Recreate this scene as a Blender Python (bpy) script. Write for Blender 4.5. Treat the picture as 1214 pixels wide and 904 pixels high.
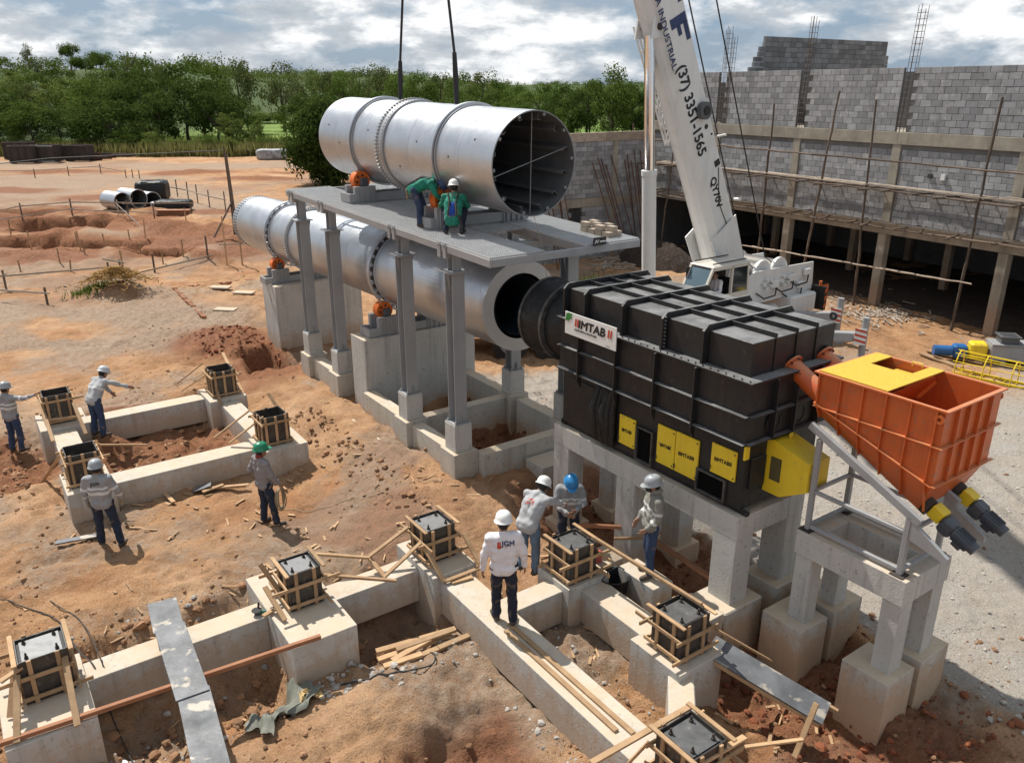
import bpy, math, random
import numpy as np
from mathutils import Vector, Matrix, Quaternion, Euler
from mathutils.bvhtree import BVHTree
for _o in list(bpy.data.objects): bpy.data.objects.remove(_o)
SC = bpy.context.scene
COL = SC.collection
R = math.radians
rng = random.Random(7)
# ---------------------------------------------------------------- camera
cam_d = bpy.data.cameras.new('camera'); cam = bpy.data.objects.new('camera', cam_d); COL.objects.link(cam)
cam.location = (0, 0, 8.0); cam.rotation_euler = (R(70.0), 0, 0)
cam_d.sensor_width = 36; cam_d.lens = 36*950/1214; cam_d.clip_start = .1; cam_d.clip_end = 6000
SC.camera = cam
# ---------------------------------------------------------------- sky, sun, exposure
SUN_AZ = R(-44); SUN_EL = R(56)          # azimuth from +Y towards +X
wd = bpy.data.worlds.new('World'); SC.world = wd; wd.use_nodes = True
def build_world():
    nt = wd.node_tree; nt.nodes.clear(); N = nt.nodes.new; L = nt.links.new
    out = N('ShaderNodeOutputWorld'); bg = N('ShaderNodeBackground'); L(bg.outputs[0], out.inputs[0])
    sky = N('ShaderNodeTexSky'); sky.sky_type = 'NISHITA'; sky.sun_disc = False
    sky.sun_elevation = SUN_EL; sky.sun_rotation = SUN_AZ; sky.air_density = 1.0; sky.dust_density = 1.2; sky.ozone_density = 1.5
    tc = N('ShaderNodeTexCoord')
    def noise(sc, loc, s, det, rough, dist=0):
        mp = N('ShaderNodeMapping'); mp.inputs['Scale'].default_value = sc; mp.inputs['Location'].default_value = loc
        L(tc.outputs['Generated'], mp.inputs[0])
        n = N('ShaderNodeTexNoise'); n.inputs['Scale'].default_value = s; n.inputs['Detail'].default_value = det
        n.inputs['Roughness'].default_value = rough; n.inputs['Distortion'].default_value = dist
        L(mp.outputs[0], n.inputs['Vector']); return n.outputs['Fac']
    def ramp(x, *st):
        r = N('ShaderNodeValToRGB'); el = r.color_ramp.elements
        while len(el) < len(st): el.new(.5)
        for e, (p, c) in zip(el, st): e.position = p; e.color = (c[0], c[1], c[2], 1)
        L(x, r.inputs[0]); return r.outputs[0]
    cover = ramp(noise((1, 1, 2.5), (3.1, 1.3, .4), 8.5, 10, .56, .1), (.41, (0, 0, 0)), (.55, (1, 1, 1)))
    shade = ramp(noise((1, 1, 2.8), (.3, 5.3, 2.4), 11, 10, .6, .1), (.36, (5.2, 5.8, 6.5)), (.47, (6.8, 7.3, 7.8)), (.57, (11.5, 11.6, 11.7)))
    hs = N('ShaderNodeHueSaturation'); hs.inputs['Saturation'].default_value = 1.3; hs.inputs['Value'].default_value = .72
    L(sky.outputs[0], hs.inputs['Color'])
    hz = N('ShaderNodeMix'); hz.data_type = 'RGBA'; hz.inputs['Factor'].default_value = .68; L(hs.outputs[0], hz.inputs['A']); hz.inputs['B'].default_value = (3.9, 5.3, 7.2, 1)   # hazy tropical blue
    mx = N('ShaderNodeMix'); mx.data_type = 'RGBA'
    L(cover, mx.inputs['Factor']); L(hz.outputs['Result'], mx.inputs['A']); L(shade, mx.inputs['B'])
    L(mx.outputs['Result'], bg.inputs[0]); bg.inputs[1].default_value = .07
build_world()
sd = bpy.data.lights.new('sun', 'SUN'); sun = bpy.data.objects.new('sun', sd); COL.objects.link(sun)
sd.energy = 5.0; sd.angle = R(.6); sd.color = (1, .955, .88)
_sv = Vector((math.sin(SUN_AZ)*math.cos(SUN_EL), math.cos(SUN_AZ)*math.cos(SUN_EL), math.sin(SUN_EL)))
sun.rotation_euler = _sv.to_track_quat('Z', 'Y').to_euler()
SC.view_settings.view_transform = 'Standard'; SC.view_settings.look = 'None'
SC.view_settings.exposure = 0.32; SC.view_settings.gamma = 1; SC.view_settings.use_curve_mapping = False
SC.cycles.max_bounces = 6; SC.cycles.diffuse_bounces = 3; SC.cycles.glossy_bounces = 3; SC.cycles.transmission_bounces = 3
SC.cycles.transparent_max_bounces = 6
# ---------------------------------------------------------------- helpers
PA = R(35)                                 # the plant's axes are turned 35 degrees
BA = R(31)                                 # the block building's axes
def fr(x, y, z=0, a=PA):
    c, s = math.cos(a), math.sin(a); return Vector((c*x-s*y, s*x+c*y, z))
def inv(X, Y, a=PA):
    c, s = math.cos(a), math.sin(a); return (c*X+s*Y, -s*X+c*Y)
V = Vector
Z = V((0, 0, 1))
class MB:
    def __init__(s): s.v = []; s.f = []; s.m = []
    def add(s, vs, fs, mi=0):
        o = len(s.v); s.v += [tuple(p) for p in vs]; s.f += [tuple(i+o for i in f) for f in fs]; s.m += [mi]*len(fs); return s
    def box(s, x0, x1, y0, y1, z0, z1, b=0, mi=0, M=None):
        x0, x1 = min(x0, x1), max(x0, x1); y0, y1 = min(y0, y1), max(y0, y1); z0, z1 = min(z0, z1), max(z0, z1)
        if b <= 0:
            vs = [(x, y, z) for z in (z0, z1) for y in (y0, y1) for x in (x0, x1)]
            fs = [(0, 2, 3, 1), (4, 5, 7, 6), (0, 1, 5, 4), (2, 6, 7, 3), (0, 4, 6, 2), (1, 3, 7, 5)]
        else:
            vs = []; ix = {}
            for k, z in enumerate((z0, z1)):
                for j, y in enumerate((y0, y1)):
                    for i, x in enumerate((x0, x1)):
                        sx, sy, sz = (1-2*i)*b, (1-2*j)*b, (1-2*k)*b
                        for a, p in enumerate(((x, y+sy, z+sz), (x+sx, y, z+sz), (x+sx, y+sy, z))):
                            ix[i, j, k, a] = len(vs); vs.append(p)
            g = lambda i, j, k, a: ix[i, j, k, a]
            fs = []
            for i in (0, 1): fs.append([g(i, j, k, 0) for j, k in ((0, 0), (1, 0), (1, 1), (0, 1))][::(1 if i else -1)])
            for j in (0, 1): fs.append([g(i, j, k, 1) for i, k in ((0, 0), (0, 1), (1, 1), (1, 0))][::(1 if j else -1)])
            for k in (0, 1): fs.append([g(i, j, k, 2) for i, j in ((0, 0), (1, 0), (1, 1), (0, 1))][::(1 if k else -1)])
            for i in (0, 1):
                for j in (0, 1):
                    q = [g(i, j, 0, 0), g(i, j, 1, 0), g(i, j, 1, 1), g(i, j, 0, 1)]; fs.append(q[::(1 if (i+j) % 2 else -1)][::-1])
            for i in (0, 1):
                for k in (0, 1):
                    q = [g(i, 0, k, 0), g(i, 1, k, 0), g(i, 1, k, 2), g(i, 0, k, 2)]; fs.append(q[::(1 if (i+k) % 2 else -1)])
            for j in (0, 1):
                for k in (0, 1):
                    q = [g(0, j, k, 1), g(1, j, k, 1), g(1, j, k, 2), g(0, j, k, 2)]; fs.append(q[::(1 if (j+k) % 2 else -1)][::-1])
            for i in (0, 1):
                for j in (0, 1):
                    for k in (0, 1):
                        q = [g(i, j, k, a) for a in range(3)]; fs.append(q[::(1 if (i+j+k) % 2 else -1)])
        if M is not None: vs = [M @ V(p) for p in vs]
        return s.add(vs, fs, mi)
    def bar(s, p, q, w, h, up=Z, b=0, mi=0, ext=0):
        p = V(p); q = V(q); d = q-p; L = d.length
        if L < 1e-6: return s
        d.normalize(); side = d.cross(V(up))
        if side.length < 1e-3: side = d.cross(V((1, 0, 0)))
        side.normalize(); u = side.cross(d)
        M = Matrix(((d.x, side.x, u.x, p.x), (d.y, side.y, u.y, p.y), (d.z, side.z, u.z, p.z), (0, 0, 0, 1)))
        return s.box(-ext, L+ext, -w/2, w/2, -h/2, h/2, b, mi, M)
    def tube(s, pts, r, n=8, mi=0, caps=True, flat=1.0):
        pts = [V(p) for p in pts]; m = len(pts); rs = r if isinstance(r, (list, tuple)) else [r]*m
        o = len(s.v); ref = None
        for i, p in enumerate(pts):
            t = (pts[min(i+1, m-1)]-pts[max(i-1, 0)]).normalized()
            if ref is None:
                ref = t.cross(Z)
                if ref.length < 1e-2: ref = t.cross(V((1, 0, 0)))
            ref = (ref-t*ref.dot(t)).normalized(); u = t.cross(ref)
            for k in range(n):
                a = 2*math.pi*k/n; s.v.append(tuple(p+(ref*math.cos(a)+u*math.sin(a)*flat)*rs[i]))
        for i in range(m-1):
            for k in range(n):
                a, b_ = o+i*n+k, o+i*n+(k+1) % n
                s.f.append((a, b_, b_+n, a+n)); s.m.append(mi)
        if caps:
            s.f.append(tuple(o+k for k in range(n))[::-1]); s.m.append(mi)
            s.f.append(tuple(o+(m-1)*n+k for k in range(n))); s.m.append(mi)
        return s
    def cyl(s, p, q, r, n=16, r2=None, mi=0, caps=True): return s.tube([p, q], [r, r if r2 is None else r2], n, mi, caps)
    def prism(s, poly, vec, mi=0):
        poly = [V(p) for p in poly]; n = len(poly); vec = V(vec)
        vs = poly+[p+vec for p in poly]
        fs = [tuple(range(n))[::-1], tuple(range(n, 2*n))]+[(i, (i+1) % n, n+(i+1) % n, n+i) for i in range(n)]
        return s.add(vs, fs, mi)
    def lathe(s, prof, n, M=None, mi=0, closed=False, a0=0, a1=2*math.pi):
        full = abs(a1-a0-2*math.pi) < 1e-6; k = n if full else n+1
        vs = []
        for (r, z) in prof:
            for i in range(k):
                a = a0+(a1-a0)*i/n; vs.append(V((r*math.cos(a), r*math.sin(a), z)))
        if M is not None: vs = [M @ p for p in vs]
        fs = []; P = len(prof)
        for j in range(P if closed else P-1):
            j2 = (j+1) % P
            for i in range(n):
                i2 = (i+1) % k; fs.append((j*k+i, j*k+i2, j2*k+i2, j2*k+i))
        return s.add(vs, fs, mi)
    def mesh(s, name, mats, smooth=None):
        me = bpy.data.meshes.new(name); me.from_pydata(s.v, [], s.f)
        for m in (mats if isinstance(mats, (list, tuple)) else [mats]): me.materials.append(m)
        if any(s.m): me.polygons.foreach_set('material_index', s.m)
        if smooth is not None:
            me.polygons.foreach_set('use_smooth', [True]*len(me.polygons)); me.set_sharp_from_angle(angle=R(smooth))
        me.update(); return me
    def build(s, name, mats, parent=None, smooth=None):
        return obj(name, s.mesh(name, mats, smooth), parent)
def obj(name, data, parent=None, loc=None, rot=None):
    o = bpy.data.objects.new(name, data); COL.objects.link(o)
    if parent is not None: o.parent = parent
    if loc is not None: o.location = loc
    if rot is not None: o.rotation_euler = rot
    return o
def tag(o, label=None, cat=None, group=None, kind=None):
    if label: o['label'] = label
    if cat: o['category'] = cat
    if group: o['group'] = group
    if kind: o['kind'] = kind
    return o
def thing(name, label, cat, loc=(0, 0, 0), a=PA, group=None, rz=0):
    """an Empty at the thing's base; loc is given in the frame turned by a"""
    o = obj(name, None, None, fr(loc[0], loc[1], loc[2], a), (0, 0, a+rz)); o.empty_display_size = .2
    return tag(o, label, cat, group)
def place(o, loc=(0, 0, 0), a=PA, rz=0):
    o.location = fr(loc[0], loc[1], loc[2], a); o.rotation_euler = (0, 0, a+rz); return o
def copy_tree(o, parent=None):
    c = o.copy(); COL.objects.link(c); c.parent = parent
    for ch in o.children: copy_tree(ch, c)
    return c
def text_mesh(txt, size, depth=.0, align='LEFT', bold=0):
    """flat lettering as a mesh; bold thickens the strokes by laying shifted copies over each other"""
    cu = bpy.data.curves.new('lettering', 'FONT'); cu.body = txt; cu.size = size; cu.align_x = align; cu.resolution_u = 3
    t = bpy.data.objects.new('lettering', cu); COL.objects.link(t)
    bpy.context.view_layer.update()
    me = bpy.data.meshes.new_from_object(t.evaluated_get(bpy.context.evaluated_depsgraph_get()))
    bpy.data.objects.remove(t); bpy.data.curves.remove(cu)
    if bold:
        vs = [v.co.copy() for v in me.vertices]; fs = [tuple(p.vertices) for p in me.polygons]; V2 = []; F2 = []
        for i, (a, b) in enumerate(((0, 0), (bold, 0), (-bold, 0), (0, bold), (0, -bold))):
            o = len(V2); V2 += [(v.x+a, v.y+b, i*.0006) for v in vs]; F2 += [tuple(k+o for k in f) for f in fs]
        bpy.data.meshes.remove(me); me = bpy.data.meshes.new('lettering'); me.from_pydata(V2, [], F2)
    me.name = 'lettering'; return me
def frame_M(o, x, y):
    x = V(x).normalized(); y = V(y); y = (y-x*y.dot(x)).normalized(); z = x.cross(y); o = V(o)
    return Matrix(((x.x, y.x, z.x, o.x), (x.y, y.y, z.y, o.y), (x.z, y.z, z.z, o.z), (0, 0, 0, 1)))
# ---------------------------------------------------------------- materials
MATS = {}
def pbr(name, col, rough=.8, metal=0., col2=None, scale=3., var=.5, bump=.0, bscale=40., sat=None, island=0., streak=None, spots=None, rvar=0., spec=.5, dist=.02, dirt=None, dust=None):
    """procedural material: two tones mixed by noise, per-piece tone, grain bump, optional streaks, spots and splashed soil"""
    if name in MATS: return MATS[name]
    m = bpy.data.materials.new(name); MATS[name] = m; m.use_nodes = True
    nt = m.node_tree; N = nt.nodes.new; L = nt.links.new; b = nt.nodes['Principled BSDF']
    geo = N('ShaderNodeNewGeometry'); pos = geo.outputs['Position']
    def noise(s, det=6, rough_=.6, sc=None):
        n = N('ShaderNodeTexNoise'); n.inputs['Scale'].default_value = s; n.inputs['Detail'].default_value = det; n.inputs['Roughness'].default_value = rough_
        src = pos
        if sc:
            mp = N('ShaderNodeMapping'); mp.inputs['Scale'].default_value = sc; L(pos, mp.inputs[0]); src = mp.outputs[0]
        L(src, n.inputs['Vector']); return n.outputs['Fac']
    def remap(x, a, c, lo=0., hi=1.):
        r = N('ShaderNodeMapRange'); r.inputs[1].default_value = a; r.inputs[2].default_value = c; r.inputs[3].default_value = lo; r.inputs[4].default_value = hi
        L(x, r.inputs[0]); return r.outputs[0]
    def mix(f, A, B, mode='MIX'):
        x = N('ShaderNodeMix'); x.data_type = 'RGBA'; x.blend_type = mode
        if isinstance(f, float): x.inputs['Factor'].default_value = f
        else: L(f, x.inputs['Factor'])
        for k, q in (('A', A), ('B', B)):
            if isinstance(q, (tuple, list)): x.inputs[k].default_value = (*q, 1)
            else: L(q, x.inputs[k])
        return x.outputs['Result']
    c2 = col2 or tuple(c*.62 for c in col)
    c = mix(remap(noise(scale), .5-.25/max(var, .05)*.5, .5+.25/max(var, .05)*.5), c2, col)
    if var < .3: c = mix(float(1-var*2), c, col)
    if streak:
        c = mix(remap(noise(streak[0], 4, .6, (1, 1, .07)), .52, .72, 0, streak[1]), c, streak[2])
    if spots:
        c = mix(remap(noise(spots[0], 3, .5), spots[1], spots[1]+.06, 0, spots[3]), c, spots[2])
    if dirt:   # soil splashed on below a height
        sx = N('ShaderNodeSeparateXYZ'); L(pos, sx.inputs[0])
        ad = N('ShaderNodeMath'); ad.operation = 'MULTIPLY_ADD'; L(noise(4.5, 8, .72), ad.inputs[0]); ad.inputs[1].default_value = -1.5; L(sx.outputs['Z'], ad.inputs[2])
        c = mix(remap(ad.outputs[0], dirt[0]-.85, dirt[0]-.5, dirt[2], 0.), c, dirt[1])
    if dust:   # fine soil settled on level faces
        sn = N('ShaderNodeSeparateXYZ'); L(geo.outputs['Normal'], sn.inputs[0]); ml = N('ShaderNodeMath'); ml.operation = 'MULTIPLY'; L(remap(sn.outputs['Z'], .6, .9), ml.inputs[0]); L(remap(noise(1.9, 6, .65), .32, .62, .25, dust[1]), ml.inputs[1]); c = mix(ml.outputs[0], c, dust[0])
    if island:
        oi = N('ShaderNodeObjectInfo'); sm = N('ShaderNodeMath'); L(geo.outputs['Random Per Island'], sm.inputs[0]); L(oi.outputs['Random'], sm.inputs[1])
        fc = N('ShaderNodeMath'); fc.operation = 'FRACT'; L(sm.outputs[0], fc.inputs[0])
        v = remap(fc.outputs[0], 0, 1, 1-island, 1+island)
        cc = N('ShaderNodeCombineColor'); [L(v, cc.inputs[i]) for i in range(3)]
        c = mix(1.0, c, cc.outputs[0], 'MULTIPLY')
    L(c, b.inputs['Base Color']); b.inputs['Metallic'].default_value = metal; b.inputs['Specular IOR Level'].default_value = spec
    if rvar: L(remap(noise(scale*2.3, 5), .3, .7, max(.02, rough-rvar), min(1, rough+rvar)), b.inputs['Roughness'])
    else: b.inputs['Roughness'].default_value = rough
    if bump:
        bp = N('ShaderNodeBump'); bp.inputs['Strength'].default_value = bump; bp.inputs['Distance'].default_value = dist
        L(noise(bscale, 5, .65), bp.inputs['Height']); L(bp.outputs[0], b.inputs['Normal'])
    return m
SOIL = (.30, .155, .08)
concrete = pbr('cast_concrete', (.52, .485, .42), .88, 0, (.39, .36, .31), 1.6, .5, .35, 26, streak=(5, .55, (.25, .22, .185)), spots=(14, .62, (.2, .18, .15), .55), dirt=(.45, (.45, .29, .165), .75), dust=((.52, .40, .27), .8))
concrete_new = pbr('fresh_concrete', (.52, .505, .47), .86, 0, (.39, .38, .35), 1.3, .45, .3, 30, streak=(7, .6, (.24, .225, .2)), spots=(16, .62, (.2, .19, .17), .55), dirt=(.45, (.40, .26, .15), .6), dust=((.52, .40, .27), .8))
concrete_old = pbr('weathered_concrete', (.36, .325, .265), .9, 0, (.22, .195, .155), 1.4, .7, .4, 22, streak=(3, .5, (.15, .13, .105)), dirt=(.9, (.33, .2, .12), .6))
block_mat = pbr('concrete_block', (.31, .315, .325), .93, 0, (.22, .223, .228), 2.2, .5, .4, 45, island=.26, spots=(5, .6, (.42, .41, .385), .45), streak=(3, .35, (.14, .138, .135)))
block_dk = pbr('concrete_block_dark', (.13, .133, .135), .93, 0, (.085, .087, .088), 1.2, .6, .4, 45, island=.25)  # darker copy of the block; shade indoors is put into its colour
mortar = pbr('mortar', (.17, .165, .155), .95, 0, (.105, .10, .095), 1.5, .6, .3, 40)
steel_grey = pbr('grey_painted_steel', (.32, .325, .33), .48, .0, (.25, .255, .26), 2.0, .45, .08, 60, streak=(7, .25, (.16, .155, .15)), rvar=.1)
deck_grey = pbr('galvanised_grating', (.56, .57, .57), .5, .2, (.44, .445, .45), 3, .4, rvar=.1)
galv = pbr('galvanised_sheet', (.58, .60, .63), .40, .92, (.46, .48, .515), 1.5, .6, .0, 6, streak=(5, .4, (.42, .43, .455)), spots=(3.2, .62, (.50, .50, .50), .4), rvar=.05)
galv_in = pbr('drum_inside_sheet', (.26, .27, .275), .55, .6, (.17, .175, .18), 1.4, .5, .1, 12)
black_paint = pbr('black_painted_plate', (.0125, .013, .0145), .5, .0, (.023, .022, .022), 2.2, .5, .12, 14, streak=(6, .4, (.045, .038, .032)), spots=(7, .66, (.06, .05, .042), .5), rvar=.16, spec=.35, dust=((.2, .198, .196), 1.0))  # grey on level faces puts dust and metal sheen together into the colour
black_shiny = pbr('black_plastic_sheet', (.008, .009, .010), .42, 0, (.014, .015, .016), 5, .5, .7, 9, dist=.05, spec=.35)
yellow = pbr('yellow_paint', (.78, .57, .025), .45, 0, (.66, .47, .02), 3, .3, .05, 30, streak=(8, .35, (.55, .37, .04)), spots=(7, .64, (.42, .30, .08), .55), rvar=.1)
orange = pbr('orange_paint', (.56, .125, .028), .42, 0, (.43, .088, .02), 2.5, .5, .08, 18, streak=(7, .45, (.29, .065, .02)), spots=(9, .60, (.30, .13, .07), .6), rvar=.12, dust=((.50, .26, .13), .6))
orange_wheel = pbr('orange_wheel_paint', (.72, .165, .02), .42, 0, (.6, .12, .015), 6, .3)
white_paint = pbr('white_crane_paint', (.70, .70, .685), .35, 0, (.58, .575, .555), 1.2, .35, .03, 20, streak=(5, .3, (.42, .40, .36)))
cream_paint = pbr('cream_cab_paint', (.62, .59, .52), .35, 0, (.5, .475, .42), 2, .3)
glass_dark = pbr('dark_glass', (.02, .024, .026), .06, 0, (.03, .034, .036), 2, .2, spec=.8)
rubber = pbr('black_rubber', (.02, .02, .02), .8, 0, (.035, .033, .03), 6, .4)
navy = pbr('navy_lettering', (.012, .03, .115), .45)
black_ink = pbr('black_lettering', (.012, .012, .013), .5)
red_ink = pbr('red_lettering', (.55, .055, .02), .5)
green_ink = pbr('green_leaf_print', (.03, .22, .035), .5)
sign_white = pbr('sign_white', (.72, .72, .70), .4, 0, (.6, .6, .58), 4, .3)
chrome = pbr('chrome_rod', (.75, .75, .76), .12, 1.0, (.7, .7, .71), 3, .2)
timber_new = pbr('new_sawn_timber', (.46, .30, .165), .8, 0, (.30, .18, .09), 5, .5, .3, 60, island=.28)
timber_red = pbr('reddish_timber', (.36, .165, .08), .8, 0, (.24, .10, .05), 5, .5, .3, 60, island=.22)
timber_old = pbr('weathered_timber', (.155, .115, .085), .9, 0, (.085, .06, .045), 4, .6, .5, 40, island=.35)
timber_pale = pbr('pale_weathered_timber', (.40, .33, .26), .9, 0, (.25, .2, .155), 4, .6, .4, 40, island=.25)
ply_black = pbr('black_film_plywood', (.022, .020, .019), .45, 0, (.06, .05, .042), 7, .6, .15, 40, spots=(9, .62, (.13, .11, .09), .6))
plate_steel = pbr('dark_anchor_plate', (.13, .132, .135), .48, .3, (.075, .074, .072), 5, .6, .1, 40, spots=(5, .6, (.22, .19, .16), .6), rvar=.15)
walk_steel = pbr('worn_walkway_board', (.15, .155, .165), .55, .1, (.075, .078, .083), 2.2, .8, .2, 30, spots=(3.5, .57, (.42, .37, .30), .75), rvar=.15)
rust = pbr('rusty_steel', (.16, .072, .045), .8, .2, (.06, .035, .026), 5, .6, .3, 40, island=.25)
rust_dk = pbr('dark_rusty_steel', (.045, .038, .034), .75, .3, (.07, .052, .042), 2, .6, .2, 30, island=.2)
rebar_mat = pbr('rebar', (.14, .105, .085), .7, .5, (.09, .065, .05), 6, .4)
tarp = pbr('grey_green_tarpaulin', (.20, .205, .165), .8, 0, (.12, .122, .10), 3, .6, .4, 14)
sack = pbr('yellow_sacking', (.58, .42, .2), .85, 0, (.42, .29, .13), 8, .5, .4, 30)
rope_mat = pbr('pale_rope', (.38, .31, .2), .9, 0, (.25, .19, .12), 20, .5)
cable_mat = pbr('dark_wire_rope', (.03, .03, .032), .6, .3)
motor_grey = pbr('motor_grey_paint', (.075, .085, .10), .45, .1, (.06, .066, .078), 5, .4)
motor_blue = pbr('motor_blue_paint', (.02, .13, .36), .45)
stone = pbr('stones', (.42, .34, .27), .95, 0, (.27, .19, .13), 3, .7, .5, 20, island=.35)
stone_grey = pbr('grey_crushed_stone', (.40, .37, .335), .95, 0, (.27, .245, .215), 3, .7, .5, 20, island=.3)
clod_red = pbr('red_clods', (.23, .075, .032), 1.0, 0, (.14, .045, .02), 3, .7, .6, 14, island=.3)
clod_brown = pbr('brown_clods', (.30, .165, .09), 1.0, 0, (.19, .10, .05), 3, .7, .6, 14, island=.3)
# ---------------------------------------------------------------- ground
def _hash(ix, iy, seed):
    n = (ix.astype(np.int64)*374761393+iy.astype(np.int64)*668265263+seed*982451653) & 0x7fffffff
    n = ((n ^ (n >> 13))*1274126177) & 0x7fffffff
    return ((n ^ (n >> 16)) & 0xffff)/65535.0
def vnoise(x, y, seed=0):
    ix = np.floor(x); iy = np.floor(y); fx = x-ix; fy = y-iy
    fx = fx*fx*(3-2*fx); fy = fy*fy*(3-2*fy)
    a = _hash(ix, iy, seed); b = _hash(ix+1, iy, seed); c = _hash(ix, iy+1, seed); d = _hash(ix+1, iy+1, seed)
    return (a*(1-fx)+b*fx)*(1-fy)+(c*(1-fx)+d*fx)*fy*1.0
def fbm(x, y, s, octv=4, seed=0, g=.5):
    t = 0; am = 1; tot = 0
    for i in range(octv):
        t = t+am*vnoise(x*s+17.3*i, y*s-9.1*i, seed+i); tot += am; am *= g; s *= 2.03
    return t/tot
def sstep(a, b, x):
    t = np.clip((x-a)/(b-a), 0, 1); return t*t*(3-2*t)
def boxm(px, py, x0, x1, y0, y1, s):
    return sstep(x0-s, x0+s, px)*(1-sstep(x1-s, x1+s, px))*sstep(y0-s, y0+s, py)*(1-sstep(y1-s, y1+s, py))
def gauss(px, py, cx, cy, rx, ry): return np.exp(-((px-cx)/rx)**2-((py-cy)/ry)**2)
PITS = [  # plant axes: x0 x1 y0 y1 change softness
    (.35, 2.62, 8.9, 10.05, -.42, .22), (.3, 2.7, 10.8, 11.7, -.30, .25), (3.75, 5.2, 9.1, 10.0, -.34, .22), (3.9, 5.1, 10.5, 11.2, -.26, .25),
    (5.95, 6.7, 5.5, 9.0, -.02, .25), (7.55, 8.9, 3.2, 6.2, -.38, .3), (8.7, 10.3, 3.2, 6.9, -.22, .3), (8.2, 10.6, 6.6, 11.6, -.22, .3),
    (7.9, 10.3, 12.85, 14.75, -.45, .2), (7.9, 10.3, 15.25, 17.0, -.35, .2), (1.7, 4.6, 16.75, 19.6, -.12, .3), (-1.2, .7, 18.5, 21.5, -.25, .4), (1.9, 4.4, 20.75, 21.8, -.2, .3),
    (6.7, 8.0, 22.6, 24.6, -.75, .22), (3.2, 4.7, 6.3, 7.3, -.38, .35), (5.9, 7.2, 3.0, 4.9, -.3, .35)]
BUMPS = [(3.9, 8.3, 1.0, .7, .22), (6.4, 14.0, 1.3, 2.6, .24), (5.9, 18.6, 1.2, 2.4, .22), (2.2, 13.0, 1.6, 1.3, .16), (4.6, 11.9, 1.7, .7, .20), (2.0, 19.35, .6, .35, .42),
         (6.8, 26.3, 1.1, 1.5, .42), (5.3, 35.9, .9, 1.1, .55), (2.9, 18.2, 1.1, 1.0, .14), (8.9, 9.5, .6, 1.3, .18), (9.4, 5.0, .35, 1.1, .14), (7.9, 3.0, .9, .7, .16), (24.5, 17.2, 2.2, 2.0, .45), (3.3, 16.0, 1.5, .7, .10)]
HEAPS = [(-31, 50.5, 2.2, 1.0, .7), (-39.5, 49.6, 2.5, .9, .6), (-25, 46, 2.2, .9, .8), (-20.5, 47.5, 2.6, 1.2, .9), (-29.5, 44.5, 2.0, .8, .6), (-38.5, 43.2, 2.6, .7, .5), (-46, 48.5, 3, .9, .6), (-18.5, 44.5, 1.6, .9, .5), (-25.5, 51.5, 2.2, 1., .7), (-33, 57.5, 2.5, .8, .5), (-24.5, 40.0, 2.0, .6, .4), (-14.5, 38.5, 1.8, .7, .4), (-31, 63, 2.2, 1.3, .45), (-32, 83, 3.2, 1.3, .6), (-46, 84, 3.5, 1.2, .5), (-24, 77, 3, 1.1, .5)]
LP = [(-33.5, 54.5, 5.5, 3.4), (-42.5, 51.5, 5, 2.8), (-36.5, 46.5, 8, 3.6), (-27.2, 48.8, 5, 2.8), (-33.5, 41, 9.5, 3.2), (-22.4, 43.2, 5, 2.4), (-26.5, 44.0, 2.6, 2.0), (-18.0, 41.0, 3.0, 1.8)]
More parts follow.
